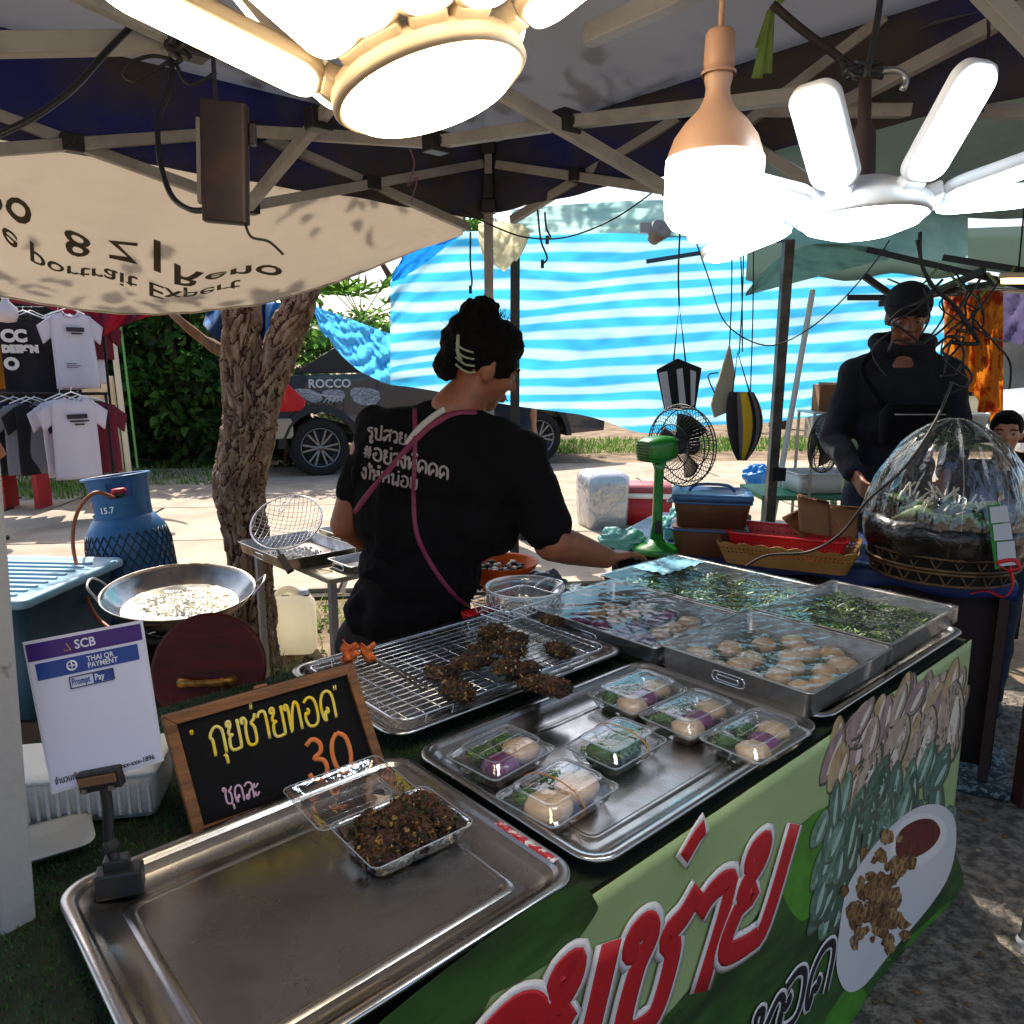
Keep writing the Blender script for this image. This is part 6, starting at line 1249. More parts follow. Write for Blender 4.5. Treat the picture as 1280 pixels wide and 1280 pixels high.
# fans ----------------------------------------------------------------------
def fan(label, base, post_h, cage_r, col, face, m_motor=None, name='electric_fan'):
    root = thing(name, label, 'fan', tuple(base)); f = Vector(face).normalized(); Q = f.to_track_quat('Z', 'Y').to_matrix().to_4x4()
    b = MB(); b.lathe([(.001, 0), (.085, 0), (.09, .008), (.08, .024), (.04, .034), (.03, .05), (.001, .05)], 30); b.build('base', col, root)
    b = MB(); b.loft([rr(.05, .046, .012, .04), rr(.038, .034, .012, .12), rr(.034, .03, .012, post_h - .06), rr(.05, .045, .012, post_h - .02)]); b.build('post', col, root)
    b = MB(); b.box((.0, -.024, .10), (.025, .006, .05)); b.build('switch_panel', black, root, bevel=.002)
    H = Matrix.Translation((0, 0, post_h + .02)) @ Q; b = MB(H)
    b.loft([[Vector((x, y, z)) for x, y, _ in rr(w, w * .92, w * .3, 0, 5)] for w, z in ((.07, -.085), (.085, -.08), (.10, -.05), (.105, .0), (.095, .045), (.07, .06))]); mo = b.build('motor_housing', m_motor or col, root)
    b = MB(H)
    for i in range(7): b.box((0, -.034 + .011 * i, -.086), (.06, .004, .004))
    b.build('vent', black, mo)
    cz = .115
    for k in range(56):
        a = 2 * math.pi * k / 56; P = [(r_ * math.cos(a + tw), r_ * math.sin(a + tw), cz + z) for r_, z, tw in ((.03, -.05, 0), (cage_r * .55, -.052, .05), (cage_r * .9, -.03, .1), (cage_r, 0, .12), (cage_r * .9, .035, .14), (cage_r * .55, .058, .1), (.03, .062, 0))]
        b = MB(H); b.tube(P, .0013, 4, k=2); b.build('cage_wire', black, root)
    b = MB(H)
    for r_, z in ((cage_r, 0), (cage_r * .9, .035), (cage_r * .9, -.03), (cage_r * .55, .058), (cage_r * .55, -.052)): b.tube([(r_ * math.cos(6.283 * i / 40), r_ * math.sin(6.283 * i / 40), cz + z) for i in range(40)], .0024, 6, closed=True)
    b.lathe([(.001, cz + .064), (.04, cz + .063), (.042, cz + .055)], 20); b.build('cage_ring', black, root)
    for k in range(3):
        a0 = 2.094 * k; b = MB(H); b.grid(lambda s, t: ((.03 + s * (cage_r * .8 - .03)) * math.cos(a0 + (t - .5) * (1.25 - .2 * s)), (.03 + s * (cage_r * .8 - .03)) * math.sin(a0 + (t - .5) * (1.25 - .2 * s)), cz + (t - .5) * .045), 10, 8, th=.002); b.build('blade', mat('blade_dark', '#121416', .3, coat=.4), root)
    b = MB(H); b.lathe([(.001, cz - .03), (.03, cz - .03), (.032, cz + .02), (.02, cz + .03), (.001, cz + .032)], 18); b.build('hub', black, root)
    return root
fg = mat('fan_green', '#1f7a22', .32, c2='#196a1e', ns=4, coat=.4)
fb_ = lev(820, 690, .75); fan('green desk fan with a round black cage on the blue table', fb_, .372, .155, fg, (.80, .58, .04))
f2 = dep(1055, 640, 3.75); f2.z = 0; st2 = thing('fan_stool', 'small dark stool the cream fan stands on', 'stool', tuple(f2)); b = MB(); b.box((0, 0, .62), (.3, .3, .03)); b.build('seat', mat('stool_dark', '#2a2624', .7), st2, bevel=.004)
for sx in (-1, 1):
    for sy in (-1, 1): b = MB(); b.box((sx * .13, sy * .13, .302), (.025, .025, .604)); b.build('leg', mat('stool_dark', '#2a2624', .7), st2)
fan('pale cream fan with its cage turned away beside the man', f2 + Vector((0, 0, .637)), .40, .15, mat('fan_cream', '#9fae7c', .4), (-.75, .65, .05))
# tubs ------------------------------------------------------------------------
tubm = mat('tub_brown', '#6a4630', .4, c2='#5a3a28', ns=4); tubl = mat('tub_lid_blue', '#2f5f8c', .4, c2='#2a4f78', ns=4)
def tub(label, p, rz, w, d, h, lid=True):
    r_ = thing('food_tub', label, 'tub', tuple(p), rz, 'stacked brown tubs'); b = MB(); b.loft([rr(w * .9, d * .9, .025, 0), rr(w * .93, d * .93, .025, h * .5), rr(w * .95, d * .95, .025, h * .51), rr(w, d, .025, h - .01), rr(w, d, .025, h)]); b.build('body', tubm, r_)
    b = MB(); b.tube([(p_.x, p_.y, h * .92) for p_ in rr(w * 1.02, d * 1.02, .025, 0, 5)], .005, 6, closed=True); b.tube([(-w * .5, -d * .3, h * .9), (-w * .58, -d * .1, h * .78), (-w * .58, d * .1, h * .78), (-w * .5, d * .3, h * .9)], .004, 6, k=3); b.build('handle', tubl, r_)
    if lid:
        b = MB(); b.loft([rr(w * 1.05, d * 1.05, .025, h), rr(w * 1.07, d * 1.07, .025, h + .008), rr(w * 1.05, d * 1.05, .02, h + .022), rr(w * .9, d * .9, .02, h + .022), rr(w * .86, d * .86, .02, h + .014)]); b.build('lid', tubl, r_)
        b = MB(); b.tube([(-w * .3, 0, h + .02), (-w * .2, 0, h + .045), (w * .2, 0, h + .045), (w * .3, 0, h + .02)], .006, 8, k=3); b.build('lid_handle', tubl, r_)
    return r_
tp_ = lev(885, 688, .75); tub('lower brown tub under the blue lidded one beside the green fan', tp_, a2 + .25, .27, .21, .105, False); tub('upper brown tub with a blue snap lid beside the green fan', tp_ + Vector((.004, .002, .108)), a2 + .28, .275, .215, .10)
# tan basket with scalloped rim, red basket and cardboard ----------------------------
bk_p = lev(985, 702, .75); tanm = mat('tan_plastic', '#9a7040', .5, c2='#86602f', ns=6); redb = mat('basket_red', '#b8141c', .4)
def basket(name, label, p, rz, w, d, h, m, n, scal, rows, cat='basket', group=None):
    r_ = thing(name, label, cat, tuple(p), rz, group)
    def side(s, t, k=0.0):   # walk round the basket
        base = rr(w * (.86 + .14 * t) - k * 2, d * (.82 + .18 * t) - k * 2, .03, 0, 6); L = len(base); f = s * L; i = int(f) % L; q = base[i].lerp(base[(i + 1) % L], f - int(f)); return Vector((q.x, q.y, 0))
    # ring positions by true length
    base = rr(w, d, .03, 0, 6); Ls = [0]
    for i in range(len(base)): Ls.append(Ls[-1] + (base[(i + 1) % len(base)] - base[i]).length)
    def par(u):
        x = u * Ls[-1]; i = max(j for j in range(len(base)) if Ls[j] <= x + 1e-9); return (i + (x - Ls[i]) / max(1e-9, Ls[i + 1] - Ls[i])) / len(base)
    W = n; H = 12; vs = []; fs = []
    for j in range(H + 1):
        for i in range(W):
            u = i / W; t = j / H; q = side(par(u), t); z = h * t + (scal * abs(math.sin(u * W / 8 * math.pi)) if j == H else 0); vs.append((q.x, q.y, z))
    for j in range(H):
        for i in range(W):
            if rows and j in rows and i % 2: continue
            fs.append((j * W + i, j * W + (i + 1) % W, (j + 1) * W + (i + 1) % W, (j + 1) * W + i))
    b = MB(); b.add(vs, fs); o = b.build('side', m, r_); so_ = o.modifiers.new('thick', 'SOLIDIFY'); so_.thickness = .0025
    b = MB(); b.loft([rr(w * .86, d * .82, .03, .0, 6), rr(w * .86, d * .82, .03, .003, 6)]); b.build('bottom', m, r_)
    if not scal: b = MB(); b.tube([(q.x, q.y, h) for q in rr(w, d, .03, 0, 6)], .005, 6, closed=True); b.build('rim', m, r_)
    return r_
basket('tan_basket', 'tan plastic basket with a scalloped rim and punched sides', bk_p, a2 + .03, .47, .29, .075, tanm, 200, .008, (7, 9))
basket('red_basket', 'red slotted plastic basket set inside the tan basket', bk_p + Vector((0, .01, .008)), a2 + .03, .40, .23, .10, redb, 150, 0, (3, 4, 5, 6, 8), 'basket')
cbm = mat('cardboard', '#8a6242', .85, c2='#7a5436', ns=5, bump=.1)
for i, (px, py, w, h, rx, rz, lab) in enumerate(((1018, 645, .14, .13, -.45, .35, 'pale cardboard flap standing in the red basket'), (1050, 652, .12, .12, -.6, -.25, 'darker cardboard piece leaning at the right of the red basket'), (1000, 655, .10, .10, -.9, .7, 'low folded cardboard piece at the left of the red basket'))):
    q = dep(px, py, 2.62 + .03 * i); r_ = thing('cardboard_piece', lab, 'cardboard', tuple(q)); r_.rotation_euler = (rx, .25 - .2 * i, rz); b = MB(); b.grid(lambda s, t: ((s - .5) * w, .004 * math.sin(s * 5), (t - .5) * h), 8, 8, th=.003); b.build('sheet', cbm, r_)
    b = MB(); b.grid(lambda s, t: ((s - .5) * w, -.04 * t, h * .5 - .02 * t), 4, 3, th=.003); b.build('flap', cbm, r_)
# covered bamboo basket -----------------------------------------------------------------
dc = lev(1174, 716, .75); dc.z = .75; dm = thing('covered_basket', 'round bamboo basket of leaf wraps under a clear plastic dome', 'basket', tuple(dc)); bam = mat('bamboo', '#6b4f2e', .6, c2='#2e2216', ns=14); dkp = mat('black_plastic_sheet', '#0e0b0d', .25, bump=.6, bs=30, coat=.4)
for z, r_ in ((.01, .215), (.05, .228), (.062, .232), (.10, .235)): b = MB(); b.tube([(r_ * math.cos(6.283 * i / 48), r_ * math.sin(6.283 * i / 48), z) for i in range(48)], .005, 6, closed=True); b.build('hoop', bam, dm)
for i in range(22):
    a = 6.283 * i / 22
    for sg in (-.22, .22): b = MB(); b.bar((.215 * math.cos(a), .215 * math.sin(a), .01), (.230 * math.cos(a + sg), .230 * math.sin(a + sg), .095), .006, .004); b.build('splint', bam, dm)
b = MB(); b.lathe([(.205, .005), (.222, .09)], 40); b.build('inner_wall', mat('basket_dark', '#14100c', .9), dm)
b = MB(); b.loft([[Vector(((r_ + .006 * noise.noise(Vector((math.cos(a) * 6, math.sin(a) * 6, z * 30)))) * math.cos(a), (r_ + .006 * noise.noise(Vector((math.cos(a) * 6, math.sin(a) * 6, z * 30)))) * math.sin(a), z + .006 * math.sin(a * 9 + z * 20))) for a in [6.283 * i / 72 for i in range(72)]] for r_, z in ((.232, .088), (.248, .12), (.254, .165), (.246, .198), (.228, .205))], c0=False, c1=False); b.build('plastic_skirt', dkp, dm)
b = MB(); b.lathe([(.001, .17), (.228, .175)], 40); b.build('lining', dkp, dm)
b = MB(); wr_ = 90
def dome(s, t):
    a = 6.283 * s; p = t * math.pi / 2; r_ = .245 * math.cos(p) ** 1.25; z = .195 + .33 * math.sin(p) ** 1.1; k = .020 * noise.noise(Vector((math.cos(a) * 3, math.sin(a) * 3, z * 3))) - .030 * abs(noise.noise(Vector((math.cos(a) * 2.2 + 5, math.sin(a) * 2.2, z * .8)))) + .012 * abs(noise.noise(Vector((math.cos(a) * 9, math.sin(a) * 9, z * 7 + 3)))) + .016 * abs(noise.noise(Vector((math.cos(a) * 5, math.sin(a) * 5, z * 1.5)))) + .005 * abs(math.sin(a * 7)) * math.cos(p) + .004 * noise.noise(Vector((math.cos(a) * 12, math.sin(a) * 12, z * 16)))
    return ((r_ + k) * math.cos(a), (r_ + k) * math.sin(a), z)
b.grid(dome, 110, 40); b.build('clear_dome', film('dome_film', base=.04, gloss=.6, rough=.04, bump=.6, bs=8, st=(2, 2, .5), haze=.02, hc=(.6, .6, .55)), dm)
for k in range(6): b = MB(); b.tube([Vector(dome(k / 6 + .03, t / 12)) for t in range(13)], .0016, 5); b.build('dome_rib', clear, dm)
lfw = [mat('wrap_green', '#36662a', .45, c2='#22481a', ns=12), mat('wrap_pale', '#93a65c', .5), mat('wrap_white', '#c9c4ae', .6)]
for i in range(16):
    a, q = 6.283 * (i % 8) / 8 + .2, (.15 if i < 8 else .08); b = MB(); w = random.uniform(.018, .03); L = random.uniform(.06, .12); d = Vector((random.uniform(-1, 1), random.uniform(-1, 1), random.uniform(-.1, .5))).normalized(); c_ = Vector((q * math.cos(a), q * math.sin(a), .195 + random.uniform(0, .05)))
    b.tube([c_ - d * L / 2, c_, c_ + d * L / 2], [w * .5, w, w * .4], 7, k=2, flat=.6); o = b.build('leaf_wrap', lfw[0 if i % 4 else 1]); o.location = dm.location; tag(o, ('pale' if i % 4 == 0 else 'green') + ' leaf wrap in the ' + ('outer' if i < 8 else 'inner') + ' ring under the dome, ' + ('right side', 'back right', 'back', 'back left', 'left side', 'front left', 'front', 'front right')[i % 8], 'snack', 'leaf wraps under the dome')
b = MB()
for i in range(50): a, q = random.uniform(0, 6.28), random.random() ** .6 * .16; c_ = Vector((q * math.cos(a), q * math.sin(a), .22 + random.uniform(0, .05))); b.bar(c_, c_ + Vector((random.uniform(-.04, .04), random.uniform(-.04, .04), random.uniform(.0, .05))), .005, .004)
o = b.build('leaf_shreds', lfw[2]); o.location = dm.location; o['kind'] = 'stuff'
# label strip and red ties
lp = thing('label_strip', 'white stepped price label strip with green edge clipped beside the covered basket', 'label', tuple(dep(1256, 665, 2.24))); Ml = inv(lp)
def lq(px, py, Y=2.24): return dep(px, py, Y)
b = MB(Ml); b.plate([lq(1244, 712, 2.243), lq(1262, 706, 2.243), lq(1250, 630, 2.243), lq(1234, 632, 2.243)], .002); b.build('green_backing', mat('label_green', '#2a7a38', .5), lp)
for y0, y1, x in ((632, 654, 1248), (654, 676, 1252), (676, 708, 1257)): b = MB(Ml); b.plate([lq(x - 9, y1), lq(x + 14, y1 - 2), lq(x + 11, y0), lq(x - 11, y0 + 2)], .001); b.build('tag', mat('tag_white', '#b9bcc0', .5), lp)
rt = mat('red_ribbon', '#c01820', .6); rbn = thing('red_ribbon', 'bright red ribbon tied round the corner of the blue table', 'ribbon', tuple(T2(.0, .0, .75))); Mr_ = inv(rbn)
b = MB(Mr_); b.tube([lq(1212, 742, 2.36), lq(1232, 738, 2.34), lq(1256, 746, 2.3), lq(1266, 730, 2.28), lq(1262, 708, 2.26)], .008, 6, k=4, flat=.3); b.build('band', rt, rbn)
b = MB(Mr_); b.tube([lq(1258, 712, 2.25), lq(1246, 704, 2.24), lq(1268, 700, 2.24), lq(1274, 710, 2.24), lq(1260, 714, 2.25)], .007, 6, k=4, flat=.35); b.build('bow', rt, rbn)
# things hanging in front of the tarp --------------------------------------------------------------
hb = thing('tote_bag', 'black and white striped cloth bag hanging on a thin rope', 'bag', tuple(dep(848, 480, 3.5))); Mh = inv(hb)
bw = mat('bag_black', '#101014', .8); bwh = mat('bag_white', '#b7b9bd', .8)
def strip(o, m, pts, Y=3.5, nm='panel'):
    b = MB(inv(o)); b.plate([dep(x, y, Y) for x, y in pts], .02); return b.build(nm, m, o, bevel=.002)
strip(hb, bw, [(820, 462), (846, 448), (876, 460), (868, 512), (830, 512)], 3.5, 'cloth')
for pts in ([(823, 466), (833, 464), (839, 508), (831, 510)], [(845, 462), (852, 460), (857, 510), (849, 511)], [(862, 462), (869, 465), (867, 506), (863, 508)]): strip(hb, bwh, pts, 3.488, 'stripe')
b = MB(Mh); b.tube([dep(842, 452, 3.49), dep(849, 380, 3.49), dep(857, 452, 3.49)], .004, 6); b.build('handle', bw, hb)
cord('bag_rope', 'thin knotted rope holding the striped bag', 'rope', [dep(849, 382, 3.5), dep(848, 340, 3.5), dep(850, 286, 3.5)], .004, black)
yb = thing('cloth_bag', 'black and yellow striped cloth bag hanging low on ropes', 'bag', tuple(dep(927, 530, 3.4))); b = MB(inv(yb)); bl_r = []
for j in range(9):
    t = j / 8; cy = 490 + 85 * t; w = .075 * (math.sin(math.pi * (.18 + .78 * t))) ** .7 + .006; c_ = dep(927 + 4 * math.sin(t * 3), cy, 3.4); bl_r.append([c_ + Vector((w * math.cos(6.283 * i / 24), w * .6 * math.sin(6.283 * i / 24) + .004 * math.sin(i * 2), 0)) for i in range(24)])
b.loft(bl_r)
for j in range(8):
    for i in range(24):
        if i in (17, 18, 22, 23): b.mi[j * 24 + i] = 1
        elif i in (16, 20): b.mi[j * 24 + i] = 2
b.build('cloth', [bw, mat('bag_yellow', '#c9a21c', .8), mat('bag_grey', '#5f5c5a', .8)], yb)
b = MB(inv(yb)); b.tube([dep(915, 496, 3.4), dep(922, 440, 3.4), dep(938, 494, 3.4)], .004, 6); b.build('handle', bw, yb)
gb2 = thing('beige_bag', 'narrow beige cloth bag hanging beside the yellow striped one', 'bag', tuple(dep(902, 480, 3.45))); strip(gb2, mat('beige_cloth', '#a79f88', .85), [(911, 430), (918, 470), (908, 515), (892, 522), (888, 505), (900, 465)], 3.45, 'cloth')
b = MB(inv(gb2)); b.tube([dep(895, 495, 3.44), dep(885, 470, 3.44), dep(898, 466, 3.44)], .003, 6, k=3); b.build('strap', bw, gb2)
for x0, x1, y1, Y, lb in ((915, 912, 432, 3.45, 'thin rope the beige bag hangs on, leftmost of four'), (925, 928, 440, 3.4, 'second thin rope from the left above the yellow striped bag'), (930, 924, 442, 3.4, 'third thin rope, crossing the second, above the yellow striped bag'), (942, 938, 492, 3.42, 'rightmost thin rope of the four, reaching the yellow bag')):
    cord('hanging_rope', lb, 'rope', [dep(x1, y1, Y), dep((x0 + x1) / 2 + 1, (y1 + 300) / 2, Y), dep(x0, 290, Y)], .0028, mat('rope_dark', '#1d2c34', .8), group='ropes of the hanging bags')
cord('sagging_wire', 'long thin wire sagging in front of the striped tarp', 'wire', [dep(868, 296, 3.3), dep(885, 345, 3.3), dep(908, 405, 3.3), dep(958, 432, 3.3), dep(1005, 415, 3.3), dep(1048, 380, 3.3), dep(1088, 335, 3.2), dep(1112, 300, 3.1)], .0028)
cord('black_wire', 'black cord looping from the tent corner towards the bulb', 'cord', [dep(574, 262, 3.0), dep(622, 285, 2.95), dep(660, 297, 2.9), dep(710, 296, 2.8), dep(770, 272, 2.7), dep(832, 228, 2.5)], .003)
spl = thing('spot_lamp', 'small grey unlit spot lamp clipped under the eave sheet', 'lamp', tuple(dep(822, 292, 3.3))); b = MB(); b.lathe([(.001, -.04), (.025, -.04), (.03, -.02), (.045, .03), (.04, .035), (.001, .02)], 20); o = b.build('head', mat('lamp_grey', '#9a958c', .5), spl); o.rotation_euler = (.9, .6, 0); b = MB(); b.box((-.05, 0, .02), (.05, .04, .04)); b.build('clip', steel_d, spl)
for lab, P, Y in (('black looped hook strap hanging from the right frame bar', [(672, 262), (676, 300), (684, 322), (678, 330)], 2.9), ('shorter black strap with a ring hanging beside the first', [(681, 265), (683, 285), (688, 296), (684, 300)], 2.9), ('thin string with a small black weight left of the corner post', [(588, 290), (588, 330), (590, 352), (588, 362)], 3.05), ('black strap hanging at the top right corner', [(1232, -10), (1236, 40), (1231, 72), (1226, 130)], 1.6), ('second black strap at the top right corner', [(1243, -10), (1250, 40), (1246, 70)], 1.6)):
    r_ = thing('hanging_strap', lab, 'strap', tuple(dep(P[0][0], P[0][1], Y))); b = MB(inv(r_)); b.tube([dep(x, y, Y) for x, y in P], .0035, 6, k=4); b.build('strap', black, r_); b = MB(inv(r_)); e_ = dep(P[-1][0], P[-1][1], Y); b.box(e_, (.012, .006, .03)); b.build('buckle', black, r_)
rb = thing('green_ribbon', 'pale green plastic ribbon tied to the tent frame', 'ribbon', tuple(dep(962, 10, 1.6))); gm = mat('ribbon_green', '#7f9a50', .5, tl=.3)
for k, (x0, x1, y1) in enumerate(((962, 946, 98), (966, 958, 92), (968, 985, -12), (962, 950, 60))): b = MB(inv(rb)); b.grid(lambda s, t: dep(x0 + (x1 - x0) * t + (s - .5) * (5 + 9 * t), 12 + (y1 - 12) * t, 1.6 + .01 * k + .006 * math.sin(t * 7 + k)), 3, 10, th=.0006); b.build('tail', gm, rb)
# knots and cables on the left of the frame
kn = thing('cable_knot', 'black cable tied in loops round the frame joint at the upper left', 'cable', tuple(dep(222, 60, 1.42))); Mk_ = inv(kn)
for P, r_ in (([(185, 25), (200, 18), (218, 32), (214, 60), (226, 75), (208, 80)], .0042), ([(214, 74), (190, 70), (164, 78), (154, 92), (168, 101), (190, 90), (212, 76)], .0034), ([(220, 80), (232, 102), (248, 104), (270, 90)], .0034), ([(212, 40), (230, 46), (224, 62), (210, 58), (216, 44)], .0075), ([(216, 62), (232, 66), (238, 74)], .005)): b = MB(Mk_); b.tube([dep(x, y, 1.40) for x, y in P], r_, 6, k=5); b.build('loop', black, kn)
cord('box_cable', 'black cable looping down from the knot to the hanging box', 'cable', [dep(215, 75, 1.40), dep(212, 110, 1.38), dep(198, 150, 1.36), dep(200, 200, 1.34), dep(214, 244, 1.32), dep(238, 262, 1.28), dep(262, 262, 1.26)], .0048)
cord('box_hanger', 'short black cord the hanging box hangs on', 'cord', [dep(266, 62, 1.40), dep(268, 100, 1.33), dep(271, 140, 1.26)], .004)
cord('roof_cable', 'thick black cable slanting up along the tent roof at the upper left', 'cable', [dep(-20, 176, 1.2), dep(40, 148, 1.25), dep(92, 110, 1.3), dep(130, 68, 1.35), dep(165, 32, 1.4)], .0052)
cord('frayed_string', 'frayed dark string under the hanging box', 'string', [dep(306, 278, 1.26), dep(314, 296, 1.26), dep(336, 302, 1.27), dep(354, 318, 1.27)], .0022)
cord('pink_string', 'thin purplish string tied to the frame near the warm lamp', 'string', [dep(512, 185, 2.1), dep(518, 205, 2.1), dep(510, 232, 2.15), dep(522, 222, 2.15), dep(514, 252, 2.2)], .002, mat('string_purple', '#7a5068', .7))
wr1 = [(965, 5), (1000, 35), (1040, 65), (1065, 82), (1090, 80)]
cord('lamp_wire_bundle', 'twisted dark wires along the frame above the white fan lamp', 'wire', [dep(x, y, 1.3) for x, y in wr1], .007, mat('wire_brown', '#1e1512', .7))
kt = thing('wire_knot', 'tangled black wire knot above the white fan lamp', 'knot', tuple(dep(1080, 85, 1.15))); 
for i in range(7): b = MB(inv(kt)); b.tube([dep(1078 + random.uniform(-26, 26), 86 + random.uniform(-10, 12), 1.15 + random.uniform(-.01, .01)) for _ in range(5)], .0045, 6, k=4); b.build('loop', black, kt)
b = MB(inv(kt)); b.tube([dep(1090, 92, 1.15), dep(1118, 88, 1.15), dep(1132, 98, 1.15), dep(1128, 112, 1.15)], .005, 6, k=4); b.build('hook', steel_d, kt)
# cable bundle by the man
cbn = thing('cable_bundle', 'thick tangle of black cables hanging in front of the man', 'cable', tuple(dep(1190, 400, 2.75))); Mz = inv(cbn)
for P, r_ in (([(1150, 290), (1152, 330), (1170, 362), (1196, 385), (1222, 425), (1216, 430), (1190, 428)], .007), ([(1146, 300), (1160, 350), (1190, 380), (1220, 424)], .006), ([(1190, 426), (1178, 440), (1200, 452), (1215, 470), (1205, 484), (1188, 478)], .005), ([(1212, 360), (1190, 400), (1150, 430), (1120, 425), (1110, 440)], .004), ([(1250, 350), (1225, 385), (1190, 425), (1180, 470)], .004), ([(1170, 432), (1190, 420), (1205, 440), (1196, 466), (1176, 470)], .005), ([(1155, 360), (1162, 395), (1150, 420)], .004)): b = MB(Mz); b.tube([dep(x, y, 2.7) for x, y in P], r_, 6, k=5); b.build('cable', black, cbn)
random.seed(77)
for k in range(9):
    x, y = random.uniform(1165, 1240), random.uniform(325, 400); b = MB(Mz); P = [dep(x, y, 2.7)]
    for j in range(5): x += random.uniform(-34, 34); y += random.uniform(2, 34); P.append(dep(min(x, 1262), y, 2.7 + random.uniform(-.06, .06)))
    b.tube(P, random.uniform(.0022, .0048), 6, k=5); b.build('cable', black, cbn)
cord('long_cord', 'long dark cord running down over the dome to the tan basket', 'cord', [dep(1190, 478, 2.6), dep(1170, 525, 2.3), dep(1130, 585, 2.22), dep(1085, 625, 2.25), dep(1050, 668, 2.3), dep(1010, 690, 2.35), dep(960, 694, 2.4), dep(932, 708, 2.45)], .0042, mat('cord_brown', '#2a201c', .6))
# things beyond on the ground ---------------------------------------------------------------
wc = lev(752, 660, 0); fo = thing('wrapped_bundle', 'foam bundle wrapped in clear plastic standing on the ground beside the red cooler', 'bundle', tuple(wc), .3); b = MB(); b.loft([[v * (1 + .03 * noise.noise(v * 7)) + Vector((0, 0, 0)) for v in rr(.36 * k, .34 * k, .06, z, 6)] for z, k in ((.0, .92), (.02, .97), (.25, 1.0), (.42, 1.02), (.47, .96), (.49, .7))]); b.build('foam', mat('bundle_grey', '#7f8790', .7, c2='#a4aab0', ns=3), fo)
b = MB(); b.loft([[v * (1.03 + .04 * noise.noise(v * 14)) for v in rr(.37 * k, .35 * k, .06, z, 12)] for z, k in ((.01, .95), (.12, 1.0), (.25, 1.02), (.38, 1.03), (.46, 1.0), (.50, .8), (.52, .3))]); b.build('plastic_wrap', film('wrap_film', base=.15, gloss=.7, rough=.12, bump=1.0, bs=10, haze=.25), fo)
cc = lev(806, 656, 0); co = thing('cooler', 'red picnic cooler with a white banded dusky red lid behind the green fan', 'cooler', tuple(cc), -.1); b = MB(); b.loft([rr(.44, .30, .03, 0), rr(.46, .32, .03, .27)]); b.build('body', mat('cooler_red', '#a8161c', .4), co); b = MB(); b.loft([rr(.465, .325, .03, .27), rr(.47, .33, .03, .32)]); b.build('white_band', white_p, co); b = MB(); b.loft([rr(.48, .34, .03, .32), rr(.47, .33, .03, .36), rr(.40, .26, .03, .39)]); b.build('lid', mat('cooler_lid', '#8a3a44', .4), co)
b = MB(); b.tube([(-.235, -.1, .3), (-.25, -.08, .36), (-.25, .08, .36), (-.235, .1, .3)], .012, 8, k=3); b.build('handle', white_p, co)
def bag(name, label, p, r3, m, seed, cat='bag'):
    r_ = thing(name, label, cat, tuple(p)); b = MB(); b.ball((0, 0, r3[2] * .8), r3, 40, 26, amp=.55, fr=2.2, seed=seed); o = b.build('plastic', m, r_); d_ = o.modifiers.new('crumple', 'DISPLACE'); tx = bpy.data.textures.new('crumple', 'VORONOI'); tx.noise_scale = .03; d_.texture = tx; d_.strength = .02; d_.texture_coords = 'LOCAL'
    b = MB(); b.tube([(r3[0] * .3, 0, r3[2] * 1.4), (r3[0] * .5, .01, r3[2] * 1.9), (r3[0] * .9, .0, r3[2] * 1.2)], .006, 6, k=3, flat=.4); b.build('tied_end', m, r_); return r_
tealb = mat('teal_bag', '#6fb4b0', .3, tl=.4, c2='#97c9c4', ns=6, coat=.3); silv = mat('grey_bag', '#8c8f96', .2, m=.2, tl=.3, coat=.5, c2='#5c5f68', ns=10)
bag('plastic_bag', 'crumpled teal plastic bag at the foot of the green fan', lev(775, 684, .75), (.085, .06, .04), tealb, 3); bag('plastic_bag', 'pale teal plastic bag between the fan and the brown tubs', lev(842, 672, .75), (.05, .05, .06), tealb, 5)
bag('plastic_bag', 'grey see-through plastic bag behind the orange bowl', TF(1.50, 1.54, .77), (.07, .05, .05), silv, 8)
cpr = film('loose_film', base=.12, gloss=.7, rough=.12, bump=.8, bs=9, haze=.15, hc=(.5, .75, .85))
for lab, u0, u1, v0, v1, z in (('loose crumpled clear film lying behind the rack on the table', 1.33, 1.64, 1.40, 1.53, .80), ('painted cyan reflection, a pale blue sheet on the film of the far corner tray', 1.80, 2.01, 1.33, 1.45, .838)):
    r_ = thing('film_sheet', lab, 'film', tuple(TF((u0 + u1) / 2, (v0 + v1) / 2, z)), TA); b = MB(); b.grid(lambda s, t: ((s - .5) * (u1 - u0), (t - .5) * (v1 - v0), (.02 if u0 < 1.5 else .008) * abs(noise.noise(Vector((s * 4, t * 3, u0)))) + (.012 if u0 < 1.5 else .003) * noise.noise(Vector((s * 13, t * 9, u0)))), 50, 30); b.build('film', cpr if u0 < 1.5 else mat('painted_cyan_reflection', '#6fa9bf', .3, c2='#8fc4d4', ns=7, coat=.5), r_)  # pale blue sheet paints a cyan reflection onto the far corner film
